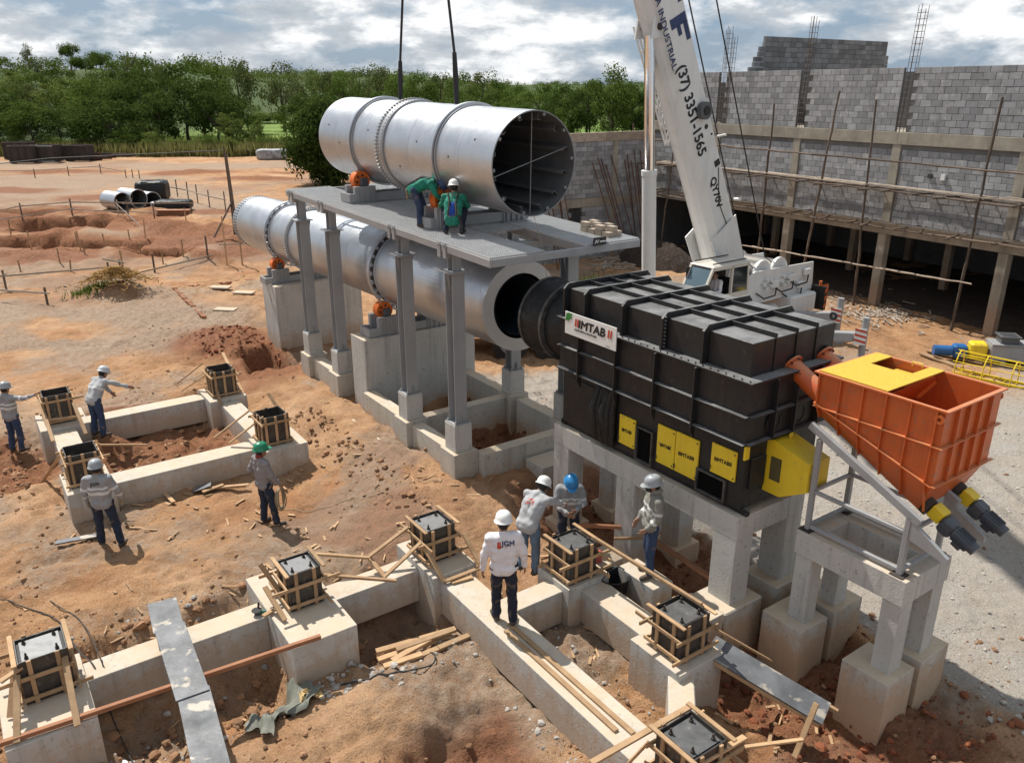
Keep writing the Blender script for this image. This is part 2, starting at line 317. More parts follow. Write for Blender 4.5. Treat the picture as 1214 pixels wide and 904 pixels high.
def height(X, Y, fine=True):
    px = math.cos(PA)*X+math.sin(PA)*Y; py = -math.sin(PA)*X+math.cos(PA)*Y
    near = 1-sstep(40, 85, np.hypot(X, Y))
    z = .12+.10*(fbm(X, Y, .22, 3, 3)-.5)*2
    wx = px+.30*(fbm(X, Y, 1.1, 3, 11)-.5)*2; wy = py+.30*(fbm(X, Y, 1.1, 3, 23)-.5)*2
    for (a, b, c, d, h, s) in PITS: z = z+h*boxm(wx, wy, a, b, c, d, s)
    for (a, b, c, d, h) in BUMPS: z = z+h*gauss(wx, wy, a, b, c, d)
    z = z+.34*boxm(wx, wy, 6.2, 12.5, 11.3, 22.3, 1.0)
    z = z-.12*sstep(10.3, 12.0, px)*(1-sstep(12, 16, py))
    # dug foundation pits in the far yard
    wX = X+.6*(fbm(X, Y, .5, 3, 41)-.5)*2; wY = Y+.6*(fbm(X, Y, .5, 3, 43)-.5)*2
    reg = boxm(wX, wY, -52, -14, 37.5, 58, 1.5); z = z+reg*(.38*sstep(.45, .75, fbm(X, Y, .4, 4, 47)))
    for (a, b, c, d, h) in HEAPS: z = z+.55*h*gauss(wX, wY, a, b, c, d)*(.6+.8*fbm(X, Y, 1.2, 3, 49))
    for (a, b, w, d) in LP: z = z-1.5*boxm(wX, wY, a-w/2, a+w/2, b-d/2, b+d/2, .28)
    # wooded slope to the left, low hills on the horizon
    sl = sstep(110, 300, Y)*(1-sstep(-190, -45, X))
    z = z+15*sl*(.7+.6*fbm(X, Y, .01, 2, 51))
    z = z+sstep(700, 1700, Y)*26*(fbm(X, Y, .0016, 3, 57)**1.2)
    for (x0, dd) in ((-9.3, .0), (-7.4, .0)):
        cx = x0+.12*(Y-20)+1.3*np.sin(Y*.16+dd); z = z-.07*np.exp(-((X-cx)/.17)**2)*sstep(21, 24, Y)*(1-sstep(60, 70, Y))+.04*np.exp(-((X-cx-.3)/.14)**2)*sstep(21, 24, Y)*(1-sstep(60, 70, Y))
    if fine:
        rough = fbm(X, Y, 2.2, 4, 61)-.5; lump = np.abs(fbm(X, Y, 1.3, 3, 67)-.5)
        amp = near*(.55+.9*fbm(X, Y, .35, 2, 71))
        track = boxm(px, py, 10.5, 40, -10, 13, 1.)
        amp = amp*(1-.55*track)
        chop = sstep(.42, .62, fbm(X, Y, .55, 3, 87))      # churned ground between trodden ground
        z = z+amp*(.19*rough-.15*lump+(.05+.12*chop)*(fbm(X, Y, 6.0, 4, 73, .6)-.5)+.10*chop*(np.abs(fbm(X, Y, 3.1, 3, 89)-.5)-.12))
        pitm = 0
        for (a, b, c, d, h, s) in PITS: pitm = np.maximum(pitm, boxm(wx, wy, a-.25, b+.25, c-.25, d+.25, .3))
        z = z+pitm*near*(.26*(fbm(X, Y, 3.6, 3, 79)-.5)+.14*(fbm(X, Y, 9, 2, 83)-.5))
    return z
GRID = {}
def gz(X, Y):
    if 'z' not in GRID: return float(height(np.array([float(X)]), np.array([float(Y)]))[0])
    xs, ys, zz = GRID['x'], GRID['y'], GRID['z']; i = min(max(int(np.searchsorted(xs, X))-1, 0), len(xs)-2); j = min(max(int(np.searchsorted(ys, Y))-1, 0), len(ys)-2)
    a = (X-xs[i])/(xs[i+1]-xs[i]); b = (Y-ys[j])/(ys[j+1]-ys[j])
    return float((zz[j, i]*(1-a)+zz[j, i+1]*a)*(1-b)+(zz[j+1, i]*(1-a)+zz[j+1, i+1]*a)*b)
def gzp(px, py):
    p = fr(px, py); return gz(p.x, p.y)
def build_ground():
    xs = [0.]; d = .072
    while xs[-1] < 1900:
        xs.append(xs[-1]+d)
        if xs[-1] > 8.2: d *= 1.035
    xl = [0.]; d = .072
    while xl[-1] < 1900:
        xl.append(xl[-1]+d)
        if xl[-1] > 12: d *= 1.016 if xl[-1] < 55 else 1.05
    xs = np.array(sorted([-x for x in xl[1:]]+xs))
    ys = [4.6]
    while ys[-1] < 130: ys.append(ys[-1]+max(.06, .0062*ys[-1]))
    d = ys[-1]-ys[-2]
    while ys[-1] < 3200: d *= 1.045; ys.append(ys[-1]+d)
    b = [4.6]; d = .08
    while b[-1] > -60: d *= 1.15; b.append(b[-1]-d)
    ys = np.array(sorted(b[1:])+ys)
    X, Y = np.meshgrid(xs, ys); nx, ny = len(xs), len(ys)
    X = X.ravel(); Y = Y.ravel(); Zc = height(X, Y)
    GRID.update(x=xs, y=ys, z=Zc.reshape(ny, nx))
    me = bpy.data.meshes.new('ground')
    me.vertices.add(nx*ny); me.vertices.foreach_set('co', np.stack([X, Y, Zc], 1).ravel())
    i = np.arange((ny-1)*(nx-1)); a = (i//(nx-1))*nx+i % (nx-1)
    q = np.stack([a, a+1, a+1+nx, a+nx], 1)
    me.loops.add(q.size); me.loops.foreach_set('vertex_index', q.ravel().astype(np.int32))
    me.polygons.add(len(q)); me.polygons.foreach_set('loop_start', (np.arange(len(q))*4).astype(np.int32))
    me.polygons.foreach_set('use_smooth', np.ones(len(q), bool)); me.update(calc_edges=True)
    px = math.cos(PA)*X+math.sin(PA)*Y; py = -math.sin(PA)*X+math.cos(PA)*Y
    wX = X+2.2*(fbm(X, Y, .3, 4, 91)-.5)*2; wY = Y+2.2*(fbm(X, Y, .3, 4, 93)-.5)*2
    wpx = math.cos(PA)*wX+math.sin(PA)*wY; wpy = -math.sin(PA)*wX+math.cos(PA)*wY
    gravel = sstep(10.1, 10.9, px+.9*(fbm(X, Y, 1.2, 3, 95)-.5))*(1-sstep(10.5, 14.5, wpy+.25*(wpx-12)))
    gravel = np.maximum(gravel, .75*boxm(px, py, 10.9, 15, 12, 18, .6))
    red = np.zeros_like(X)
    for (a_, b_, c, d_, h, s) in PITS[3:]: red = np.maximum(red, .8*boxm(wpx*.35+px*.65, wpy*.35+py*.65, a_-.1, b_+.1, c-.1, d_+.1, .3)*(h < -.1))
    red = np.maximum(red, boxm(wX, wY, -56, -12, 38, 57, 2)*(.25+.75*sstep(.35, .65, fbm(X, Y, .3, 3, 97))))
    pm = np.zeros_like(X)
    for (a_, b_, w_, d_) in LP: pm = np.maximum(pm, boxm(X, Y, a_-w_/2-.7, a_+w_/2+.7, b_-d_/2-.7, b_+d_/2+.7, .6))
    red = np.maximum(red, pm)
    for (a_, b_, c, d_, h) in HEAPS: red = np.maximum(red, np.clip(1.8*gauss(wX, wY, a_, b_, c, d_), 0, 1))
    red = np.maximum(red, np.clip(1.6*gauss(wpx*.2+px*.8, wpy*.2+py*.8, 6.8, 26.3, 1.7, 1.9), 0, 1))
    red = np.maximum(red, .9*boxm(wpx, wpy, 5.5, 8.6, 21.5, 28.5, .8))
    for (cx, cy, rx, ry) in ((-31, 63, 3.5, 2.4), (-32, 83, 4.5, 2.4), (-46, 84, 5, 2), (-24, 77, 5, 2.), (-42, 68, 4, 1.6), (-14, 77, 3, 1.2), (-56, 60, 6, 3), (-20, 84, 4, 1.5)):
        red = np.maximum(red, np.clip(1.5*gauss(wX, wY, cx, cy, rx, ry), 0, 1))
    red = np.maximum(red, .4*sstep(.6, .72, fbm(X, Y, .16, 4, 99))*(Y < 100)*(1-gravel))
    red = np.maximum(red, .55*boxm(wpx, wpy, 5.2, 7.2, 9.5, 13.2, .6))
    grey = .95*boxm(wX, wY, -40, -9.3, 24.2, 31.5, 1.3)*sstep(.35, .6, fbm(X, Y, .3, 3, 101)+.18)
    grey = np.maximum(grey, .8*boxm(wX, wY, -90, -33, 58, 80, 4))
    grey = np.maximum(grey, .72*sstep(.47, .66, fbm(X, Y, .38, 5, 103))*(Y < 60))
    grey = np.maximum(grey, .7*boxm(wpx, wpy, .2, 5.2, 10.6, 12.4, .5)*fbm(X, Y, 1.5, 3, 105))
    grey = np.maximum(grey, np.clip(1.4*gauss(wX, wY, -46, 111, 7, 3), 0, 1))
    grey = np.maximum(grey, .75*boxm(wX, wY, -90, -8, 30, 98, 3)*sstep(.38, .6, fbm(X, Y, .12, 4, 131)))
    grey = grey*(1-pm)
    pale = sstep(.5, .64, fbm(X, Y, .5, 4, 107))
    grass = sstep(105, 109, wY+.03*X*(X > 0)+2.0*(fbm(X, Y, .15, 3, 109)-.5)*2)*(1-boxm(wX, wY, 4, 60, 40, 160, 6)*0)
    field = boxm(X, Y, -62, 60, 128, 270, 12)*sstep(.3, .45, fbm(X, Y, .012, 2, 113)+.1)
    att = me.color_attributes.new('soil', 'FLOAT_COLOR', 'POINT')
    att.data.foreach_set('color', np.stack([gravel, red, grey, pale], 1).ravel().astype(np.float32))
    att2 = me.color_attributes.new('green', 'FLOAT_COLOR', 'POINT')
    att2.data.foreach_set('color', np.stack([grass, field, grass*0, grass*0+1], 1).ravel().astype(np.float32))
    m = bpy.data.materials.new('earth'); m.use_nodes = True; nt = m.node_tree; N = nt.nodes.new; L = nt.links.new; bs = nt.nodes['Principled BSDF']
    pos = N('ShaderNodeNewGeometry').outputs['Position']
    def noise(s, det=8, ro=.6, dist=0):
        n = N('ShaderNodeTexNoise'); n.inputs['Scale'].default_value = s; n.inputs['Detail'].default_value = det; n.inputs['Roughness'].default_value = ro; n.inputs['Distortion'].default_value = dist
        L(pos, n.inputs['Vector']); return n.outputs['Fac']
    def rmp(x, a, c, lo=0., hi=1.):
        r = N('ShaderNodeMapRange'); r.inputs[1].default_value = a; r.inputs[2].default_value = c; r.inputs[3].default_value = lo; r.inputs[4].default_value = hi
        L(x, r.inputs[0]); return r.outputs[0]
    def mix(f, A, B):
        x = N('ShaderNodeMix'); x.data_type = 'RGBA'; L(f, x.inputs['Factor'])
        for k, q in (('A', A), ('B', B)):
            if isinstance(q, tuple): x.inputs[k].default_value = (*q, 1)
            else: L(q, x.inputs[k])
        return x.outputs['Result']
    def math_(op, a_, b_):
        x = N('ShaderNodeMath'); x.operation = op
        for k, q in ((0, a_), (1, b_)):
            if isinstance(q, float): x.inputs[k].default_value = q
            else: L(q, x.inputs[k])
        return x.outputs[0]
    def attr(n):
        a_ = N('ShaderNodeVertexColor'); a_.layer_name = n; s = N('ShaderNodeSeparateColor'); L(a_.outputs['Color'], s.inputs[0]); return s.outputs, a_.outputs['Alpha']
    so, alpha = attr('soil'); gr, _ = attr('green')
    n1 = noise(1.3); n2 = noise(7., 8, .65); n3 = noise(34., 6, .7)
    def edge(x, w=.6): # break a smooth mask up with grain
        return rmp(math_('ADD', x, math_('MULTIPLY', math_('SUBTRACT', n2, .5), w*2)), .2, .8)
    soil = mix(rmp(n1, .35, .65), (.275, .143, .068), (.46, .262, .134))
    soil = mix(rmp(n2, .52, .72, 0, .75), soil, (.46, .29, .17))
    soil = mix(math_('MULTIPLY', edge(alpha), .45), soil, (.48, .30, .175))
    soil = mix(rmp(n3, .36, .5, .5, 0), soil, (.14, .074, .038))
    soil = mix(rmp(n3, .56, .68, 0, .6), soil, (.52, .35, .22))
    soil = mix(rmp(noise(2.7, 9, .7, .4), .54, .70, 0, .65), soil, (.17, .088, .044))
    soil = mix(rmp(noise(.42, 7, .65, .3), .53, .68, 0, .6), soil, (.40, .175, .075))
    soil = mix(rmp(noise(.33, 8, .7, .5), .50, .66, 0, .65), soil, (.53, .35, .215))
    gcol = mix(rmp(n2, .35, .65), (.20, .15, .11), (.35, .275, .21))
    soil = mix(math_('MULTIPLY', edge(so[2]), .8), soil, gcol)
    rcol = mix(rmp(n2, .35, .65), (.15, .055, .027), (.29, .125, .062))
    rcol = mix(rmp(n3, .35, .5, .6, 0), rcol, (.075, .025, .012))
    soil = mix(math_('MULTIPLY', edge(so[1]), .85), soil, rcol)
    vcol = mix(rmp(noise(48., 4, .7), .32, .66), (.23, .205, .18), (.50, .465, .42))
    vcol = mix(rmp(n1, .4, .7, .45, 0), vcol, (.33, .265, .20))
    soil = mix(edge(so[0], .35), soil, vcol)
    grs = mix(rmp(noise(.5, 6, .7), .3, .7), (.03, .05, .013), (.065, .095, .026))
    fld = mix(rmp(noise(.09, 5, .6), .35, .65), (.10, .165, .032), (.18, .25, .055))
    g = mix(gr[1], grs, fld)
    L(mix(edge(gr[0], .3), soil, g), bs.inputs['Base Color'])
    bs.inputs['Roughness'].default_value = .95; bs.inputs['Specular IOR Level'].default_value = .2
    b1 = N('ShaderNodeBump'); b1.inputs['Strength'].default_value = .9; b1.inputs['Distance'].default_value = .09; L(n2, b1.inputs['Height'])
    b2 = N('ShaderNodeBump'); b2.inputs['Strength'].default_value = .9; b2.inputs['Distance'].default_value = .035; L(n3, b2.inputs['Height']); L(b1.outputs[0], b2.inputs['Normal'])
    L(b2.outputs[0], bs.inputs['Normal'])
    me.materials.append(m)
    return tag(obj('ground', me), kind='structure')
build_ground()
def rock_mesh(r, seed, flat=.7):
    q = random.Random(seed); t = (1+5**.5)/2
    vs = [V(p).normalized() for p in ((-1, t, 0), (1, t, 0), (-1, -t, 0), (1, -t, 0), (0, -1, t), (0, 1, t), (0, -1, -t), (0, 1, -t), (t, 0, -1), (t, 0, 1), (-t, 0, -1), (-t, 0, 1))]
    sx, sy = q.uniform(.75, 1.3), q.uniform(.75, 1.2)
    vs = [V((p.x*sx, p.y*sy, p.z*flat))*r*q.uniform(.72, 1.15) for p in vs]
    fs = [(0, 11, 5), (0, 5, 1), (0, 1, 7), (0, 7, 10), (0, 10, 11), (1, 5, 9), (5, 11, 4), (11, 10, 2), (10, 7, 6), (7, 1, 8), (3, 9, 4), (3, 4, 2), (3, 2, 6), (3, 6, 8), (3, 8, 9), (4, 9, 5), (2, 4, 11), (6, 2, 10), (8, 6, 7), (9, 8, 1)]
    return vs, fs
ROCKS = [rock_mesh(1, i) for i in range(14)]
def scatter(name, label, cat, mat, n, region, rmin, rmax, power=2.5, seed=1):
    q = random.Random(seed); pts = []
    for _ in range(n):
        p = region(q)
        if p is not None: pts.append(p)
    if not pts: return
    A = np.array(pts); zz = height(A[:, 0], A[:, 1]); vs = []; fs = []
    for (x, y), z in zip(pts, zz):
        r = rmin+(rmax-rmin)*q.random()**power; rv, rf = ROCKS[q.randrange(14)]; a = q.random()*6.28; c, s = math.cos(a), math.sin(a); o = len(vs)
        vs += [(x+(c*v.x-s*v.y)*r, y+(s*v.x+c*v.y)*r, z+v.z*r+r*.25) for v in rv]; fs += [(i+o, j+o, k+o) for i, j, k in rf]
    me = bpy.data.meshes.new(name); me.from_pydata(vs, [], fs); me.materials.append(mat)
    return tag(obj(name, me), label, cat, kind='stuff')
def reg_p(*boxes):   # boxes in plant axes
    def f(q):
        b = boxes[q.randrange(len(boxes))]; p = fr(q.uniform(b[0], b[1]), q.uniform(b[2], b[3])); return (p.x, p.y)
    return f
def reg_noise(x0, x1, y0, y1, s, th, seed):
    def f(q):
        x = q.uniform(x0, x1); y = y0*(y1/y0)**q.random()
        return (x, y) if fbm(np.array([x]), np.array([y]), s, 3, seed)[0] > th else None
    return f
scatter('loose_stones', 'small brown stones strewn over the bare earth', 'stones', clod_brown, 13000, reg_noise(-13, 11, 6.5, 30, .6, .54, 201), .008, .055, 4.5, 11)
scatter('soil_clods', 'red brown lumps of dug soil in the trenches', 'soil', clod_red, 2600, reg_p((7.6, 8.9, 3.2, 6.3), (8.7, 10.4, 3.0, 6.9), (8.3, 10.6, 6.6, 11.5), (7.7, 10.7, 13, 16.8), (6.8, 8., 22.5, 24.8), (5.8, 8, 24.8, 28)), .012, .085, 4, 12)
scatter('grey_rubble', 'grey rubble lying along the trench edges', 'rubble', stone_grey, 1100, reg_p((.2, 3, 10.8, 12.2), (4.9, 5.2, 5.5, 9.4), (5.9, 6.6, 5.6, 9), (3.7, 4.9, 8.2, 9.3), (2.9, 3.8, 8.6, 9.1), (10, 11.4, 2.5, 4.5), (.1, 2.7, 8.7, 10.1)), .01, .065, 6, 13)
scatter('trench_clods', 'brown lumps of soil beside the ground beams', 'soil', clod_brown, 1700, reg_p((.3, 2.8, 8.8, 10.1), (3.7, 5.2, 9.0, 11.2), (0, 3, 10.8, 12.0), (1.7, 4.6, 16.8, 19.6), (5.8, 6.6, 12, 18), (-1, .7, 18, 21.5)), .012, .10, 5, 14)
scatter('crushed_stone', 'pale grey crushed stone spread over the hardstanding', 'gravel', stone_grey, 5200, lambda q: (lambda p: (p.x, p.y))(fr(q.uniform(10.3, 24), q.uniform(-1, 12.5))), .01, .045, 5, 15)
# ---------------------------------------------------------------- things are drawn in plant axes; parts are shifted to their thing's origin
ORG = {}
def T(name, label, cat, loc, group=None, a=PA):
    t = thing(name, label, cat, loc, a, group); ORG[t] = V(loc); return t
def part(th, name, mb, mat, smooth=None):
    o = ORG[th]; mb.v = [(p[0]-o.x, p[1]-o.y, p[2]-o.z) for p in mb.v]
    ob = mb.build(name, mat, th, smooth); ORG[ob] = o; return ob
def single(name, label, cat, loc, mb, mat, group=None, smooth=None, a=PA):
    mb.v = [(p[0]-loc[0], p[1]-loc[1], p[2]-loc[2]) for p in mb.v]
    ob = mb.build(name, mat, None, smooth); place(ob, loc, a); return tag(ob, label, cat, group)
CY = (12.9, 14.95, 18.7, 20.66)
CX = 7.7; RX = 10.5
def plat_z(y): return 5.3+(y-11.3)*.0258
# ---- foundation frame under the platform
def platform_foundation():
    t = T('foundation_frame', 'pale concrete ground beams and pedestals carrying the grey steel platform', 'foundation', (CX, 12.9, .3))
    for y0, y1 in ((13.2, 14.65), (15.25, 17.13), (19.0, 20.36)):
        part(t, 'ground_beam', MB().box(CX-.15, CX+.15, y0, y1, .1, 1.03, .006), concrete)
    for y0, y1 in ((13.2, 14.6), (15.15, 17.13), (19.0, 20.36)): part(t, 'ground_beam', MB().box(RX-.15, RX+.15, y0, y1, .1, 1.03, .006), concrete)
    part(t, 'ground_beam', MB().box(CX+.29, RX-.29, 12.42, 12.7, .1, 1.035, .006), concrete)
    part(t, 'ground_beam', MB().box(CX+.17, RX-.17, 14.85, 15.12, .0, 1.035, .006), concrete)
    for y in CY:
        part(t, 'footing', MB().box(CX-.28, CX+.28, y-.29, y+.29, -.2, 1.1, .006), concrete)
        part(t, 'pedestal', MB().box(CX-.2, CX+.2, y-.2, y+.2, 1.1, 1.68, .006), concrete_new)
        part(t, 'footing', MB().box(RX-.27, RX+.27, y-.27, y+.27, -.2, 1.1, .006), concrete)
        part(t, 'pedestal', MB().box(RX-.2, RX+.2, y-.2, y+.2, 1.1, 1.68, .006), concrete_new)
    part(t, 'kerb', MB().box(6.98, 7.1, 15.0, 18.3, .1, .56, .006), concrete)
platform_foundation()
def pier_block(label, x0, x1, y0, y1, top, z0=-.5):
    return single('concrete_pier', label, 'concrete pier', (x0, y0, 0), MB().box(x0, x1, y0, y1, z0, top, .006), concrete_new, 'concrete piers under the lower drum')
pier_block('pale concrete pier under the near roller of the lower drum', 7.66, 10.8, 17.15, 17.92, 2.32)
pier_block('pale concrete pier under the far roller of the lower drum', 8.0, 10.9, 24.35, 25.55, 2.2)
single('concrete_block', 'small new grey concrete block on the ground left of the black furnace', 'concrete block', (9.1, 12.0, .3), MB().box(9.0, 9.95, 11.75, 12.35, .1, .72, .006), concrete_new)
# ---- steel platform
def h_section(mb, x, y, z0, z1, w=.27, tf=.016):
    mb.box(x-w/2, x+w/2, y-w/2, y-w/2+tf, z0, z1); mb.box(x-w/2, x+w/2, y+w/2-tf, y+w/2, z0, z1); mb.box(x-.006, x+.006, y-w/2+tf, y+w/2-tf, z0, z1)
    return mb
def steel_platform():
    t = T('steel_platform', 'grey steel platform on columns carrying the upper drum over the lower one', 'platform', (CX, 12.9, 1.68))
    for (x, ys) in ((CX, CY), (RX, CY)):
        for y in ys:
            zt = 4.76; zp = plat_z(y)-.18
            c = part(t, 'column', h_section(MB(), x, y, 1.705, zt), steel_grey)
            part(c, 'base_plate', MB().box(x-.19, x+.19, y-.19, y+.19, 1.682, 1.703).cyl((x-.15, y-.15, 1.70), (x-.15, y-.15, 1.75), .018, 6).cyl((x+.15, y-.15, 1.70), (x+.15, y-.15, 1.75), .018, 6).cyl((x-.15, y+.15, 1.70), (x-.15, y+.15, 1.75), .018, 6), steel_grey)
            for sx in (-1, 1): part(c, 'gusset', MB().prism([(x+sx*.01, y-.14, 1.704), (x+sx*.01, y-.2, 1.704), (x+sx*.01, y-.14, 1.9)], (sx*.012, 0, 0)), steel_grey)
            for sx in (-1, 1): part(c, 'gusset', MB().prism([(x+sx*.137, y-.05, 4.42), (x+sx*.137, y-.05, 4.755), (x+sx*.21, y-.05, 4.755)], (0, .012, 0)), steel_grey)
            part(c, 'cap_plate', MB().box(x-.22, x+.22, y-.22, y+.22, zt+.002, zt+.024), steel_grey)
            s = MB(); h_section(s, x, y, zt+.026, zp, .19, .014); part(c, 'stub', s, steel_grey)
            if x < 8:
                for dy in (-.1, .1):   # round-ended lugs bolted to the edge beam
                    xf = 7.445; lug = MB(); n = 10; zc = zp+.13
                    poly = [(xf, y+dy-.055, zp-.1), (xf, y+dy+.055, zp-.1)]+[(xf, y+dy+.055*math.cos(a), zc+.055*math.sin(a)) for a in [math.pi*k/n for k in range(n+1)]]
                    lug.prism(poly, (-.018, 0, 0)); lg = part(c, 'lug', lug, steel_grey)
                    part(c, 'bolt', MB().cyl((xf-.02, y+dy, zc), (xf-.05, y+dy, zc), .02, 8), steel_grey)
    def sl(p): return (p[0], p[1], p[2]+plat_z(p[1]))
    def beam(name, x0, x1, y0, y1, z0=-.17, z1=-.032):
        m = MB().box(x0, x1, y0, y1, z0, z1, .006); m.v = [sl(p) for p in m.v]; part(t, name, m, steel_grey)
    beam('edge_beam', 7.45, 7.51, 11.3, 21.0); beam('edge_beam', 8.6, 8.66, 11.37, 20.93); beam('edge_beam', 9.6, 9.66, 11.37, 20.93); beam('edge_beam', 10.89, 10.95, 11.3, 21.0)
    beam('end_beam', 7.512, 10.888, 11.3, 11.36); beam('end_beam', 7.512, 10.888, 20.94, 21.0)
    for y in CY: beam('cross_beam', 7.512, 10.888, y-.05, y+.05, -.31, -.175)
    def grating(x0, x1, y0, y1):
        m = MB(); x = x0
        while x < x1:                       # load bars
            m.box(x, x+.007, y0, y1, -.03, 0); x += .036
        y = y0+.03
        while y < y1:
            m.box(x0, x1, y, y+.009, -.012, .002); y += .06
        for a, b, c, d in ((x0-.012, x0-.002, y0, y1), (x1+.002, x1+.012, y0, y1)): m.box(a, b, c, d, -.031, .004)
        m.v = [sl(p) for p in m.v]; tag(part(t, 'grating', m, deck_grey), kind='stuff')
    for a in range(6):
        y0 = 11.32+a*1.613; grating(7.475, 8.64, y0, y0+1.6)
    for a in range(3):
        y0 = 11.32+a*3.226; grating(9.63, 10.92, y0, y0+3.2)
    for a in range(2):
        y0 = 13.3+a*3.3; grating(8.68, 9.59, y0, y0+3.2)
    return t
steel_platform()
# ---- drums
def drum_matrix(y0, z0, y1, z1, x=9.05):
    a = V((x, y0, z0)); b = V((x, y1, z1)); d = (b-a).normalized(); e = V((1, 0, 0)); u = d.cross(e)   # local x across, local z along the axis
    return Matrix(((e.x, u.x, d.x, a.x), (e.y, u.y, d.y, a.y), (e.z, u.z, d.z, a.z), (0, 0, 0, 1))), (b-a).length
def ring_prof(r0, r1, z0, z1, b=.008): return [(r0, z0), (r1-b, z0), (r1, z0+b), (r1, z1-b), (r1-b, z1), (r0, z1)]
def radial_boxes(mb, M, n, r0, r1, z0, z1, w, a0=0):
    for k in range(n):
        A = M @ Matrix.Rotation(a0+2*math.pi*k/n, 4, 'Z'); mb.box(r0, r1, -w/2, w/2, z0, z1, 0, 0, A)
    return mb
gear_mat = pbr('dull_galvanised_gear', (.42, .43, .44), .5, .7, (.33, .335, .34), 4, .4)
slot_mat = pbr('dark_gap', (.05, .052, .055), .7, .2)  # dark tone standing in for the shade inside gaps, holes and recesses
def upper_drum():
    M, Lg = drum_matrix(12.2, 6.71, 20.05, 6.87); r = .95
    t = T('rotary_drum', 'upper silver drum lying open ended on the grey platform', 'drum', (9.05, 12.2, 5.8), 'silver rotary drums')
    sh = part(t, 'shell', MB().lathe([(r, 0), (r, 1.70), (r, 2.4), (r, 4.1), (r, 5.5), (r, Lg)], 96, M), galv, 40)
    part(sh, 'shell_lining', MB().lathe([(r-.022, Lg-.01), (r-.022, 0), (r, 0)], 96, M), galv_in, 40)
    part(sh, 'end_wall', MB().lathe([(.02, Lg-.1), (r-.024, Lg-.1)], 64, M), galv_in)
    for z in (1.15, 3.15, 5.2, 6.9): part(sh, 'weld_seam', MB().lathe([(r+.001, z-.006), (r+.004, z), (r+.001, z+.006)], 96, M), galv, 40)
    for z in (2.08, 5.95):
        ty = part(t, 'riding_ring', MB().lathe(ring_prof(r+.002, r+.075, z-.055, z+.055), 96, M, closed=True), galv, 30)
        for dz in (-.085, .085): part(ty, 'retaining_band', MB().lathe(ring_prof(r+.001, r+.03, z+dz-.014, z+dz+.014, .003), 96, M, closed=True), gear_mat, 30)
    g = part(t, 'girth_gear', MB().lathe(ring_prof(r+.002, r+.045, 4.25, 4.55), 96, M, closed=True), gear_mat, 30)
    tag(part(g, 'gear_tooth', radial_boxes(MB(), M, 84, r+.04, r+.085, 4.48, 4.56, .03), gear_mat), kind='stuff')
    tag(part(g, 'gear_bolt', radial_boxes(MB(), M, 84, r+.044, r+.058, 4.30, 4.335, .03, .03), galv), kind='stuff')
    for k in range(12):
        A = M @ Matrix.Rotation(.2+k*math.pi/6, 4, 'Z')
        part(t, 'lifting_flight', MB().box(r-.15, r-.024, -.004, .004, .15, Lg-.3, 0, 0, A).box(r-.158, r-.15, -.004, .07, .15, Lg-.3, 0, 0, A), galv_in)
    for k in range(10):
        A = M @ Matrix.Rotation(.55+k*math.pi/5, 4, 'Z')
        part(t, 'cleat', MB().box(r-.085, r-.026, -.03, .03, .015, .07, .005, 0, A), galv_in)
    def q(x, y, z): return M @ V((x, y, z))
    part(t, 'spider_rod', MB().cyl(q(-.02, .9, .09), q(-.02, -.9, .09), .009, 8), galv_in)
    part(t, 'spider_rod', MB().cyl(q(-.9, .22, .12), q(.88, -.28, .12), .009, 8), galv_in)
    h = MB()
    for (z, a) in ((.7, 3.6), (1.5, 3.2), (2.8, 3.4), (3.6, 2.8), (5.1, 3.5), (6.6, 3.1), (7.3, 3.5), (1.0, 4.0), (2.6, 2.6)):
        A = M @ Matrix.Rotation(a, 4, 'Z'); h.box(r-.004, r+.006, -.018, .018, z-.018, z+.018, 0, 0, A)
    tag(part(t, 'bolt_holes', h, slot_mat), kind='stuff')
    part(t, 'tag_line', MB().tube([q(.0, .93, .0), q(.02, 1.5, -.3), q(.0, 2.4, -.55), q(-.15, 3.35, -.95)], .006, 5), rope_mat)
    return t
upper_drum()
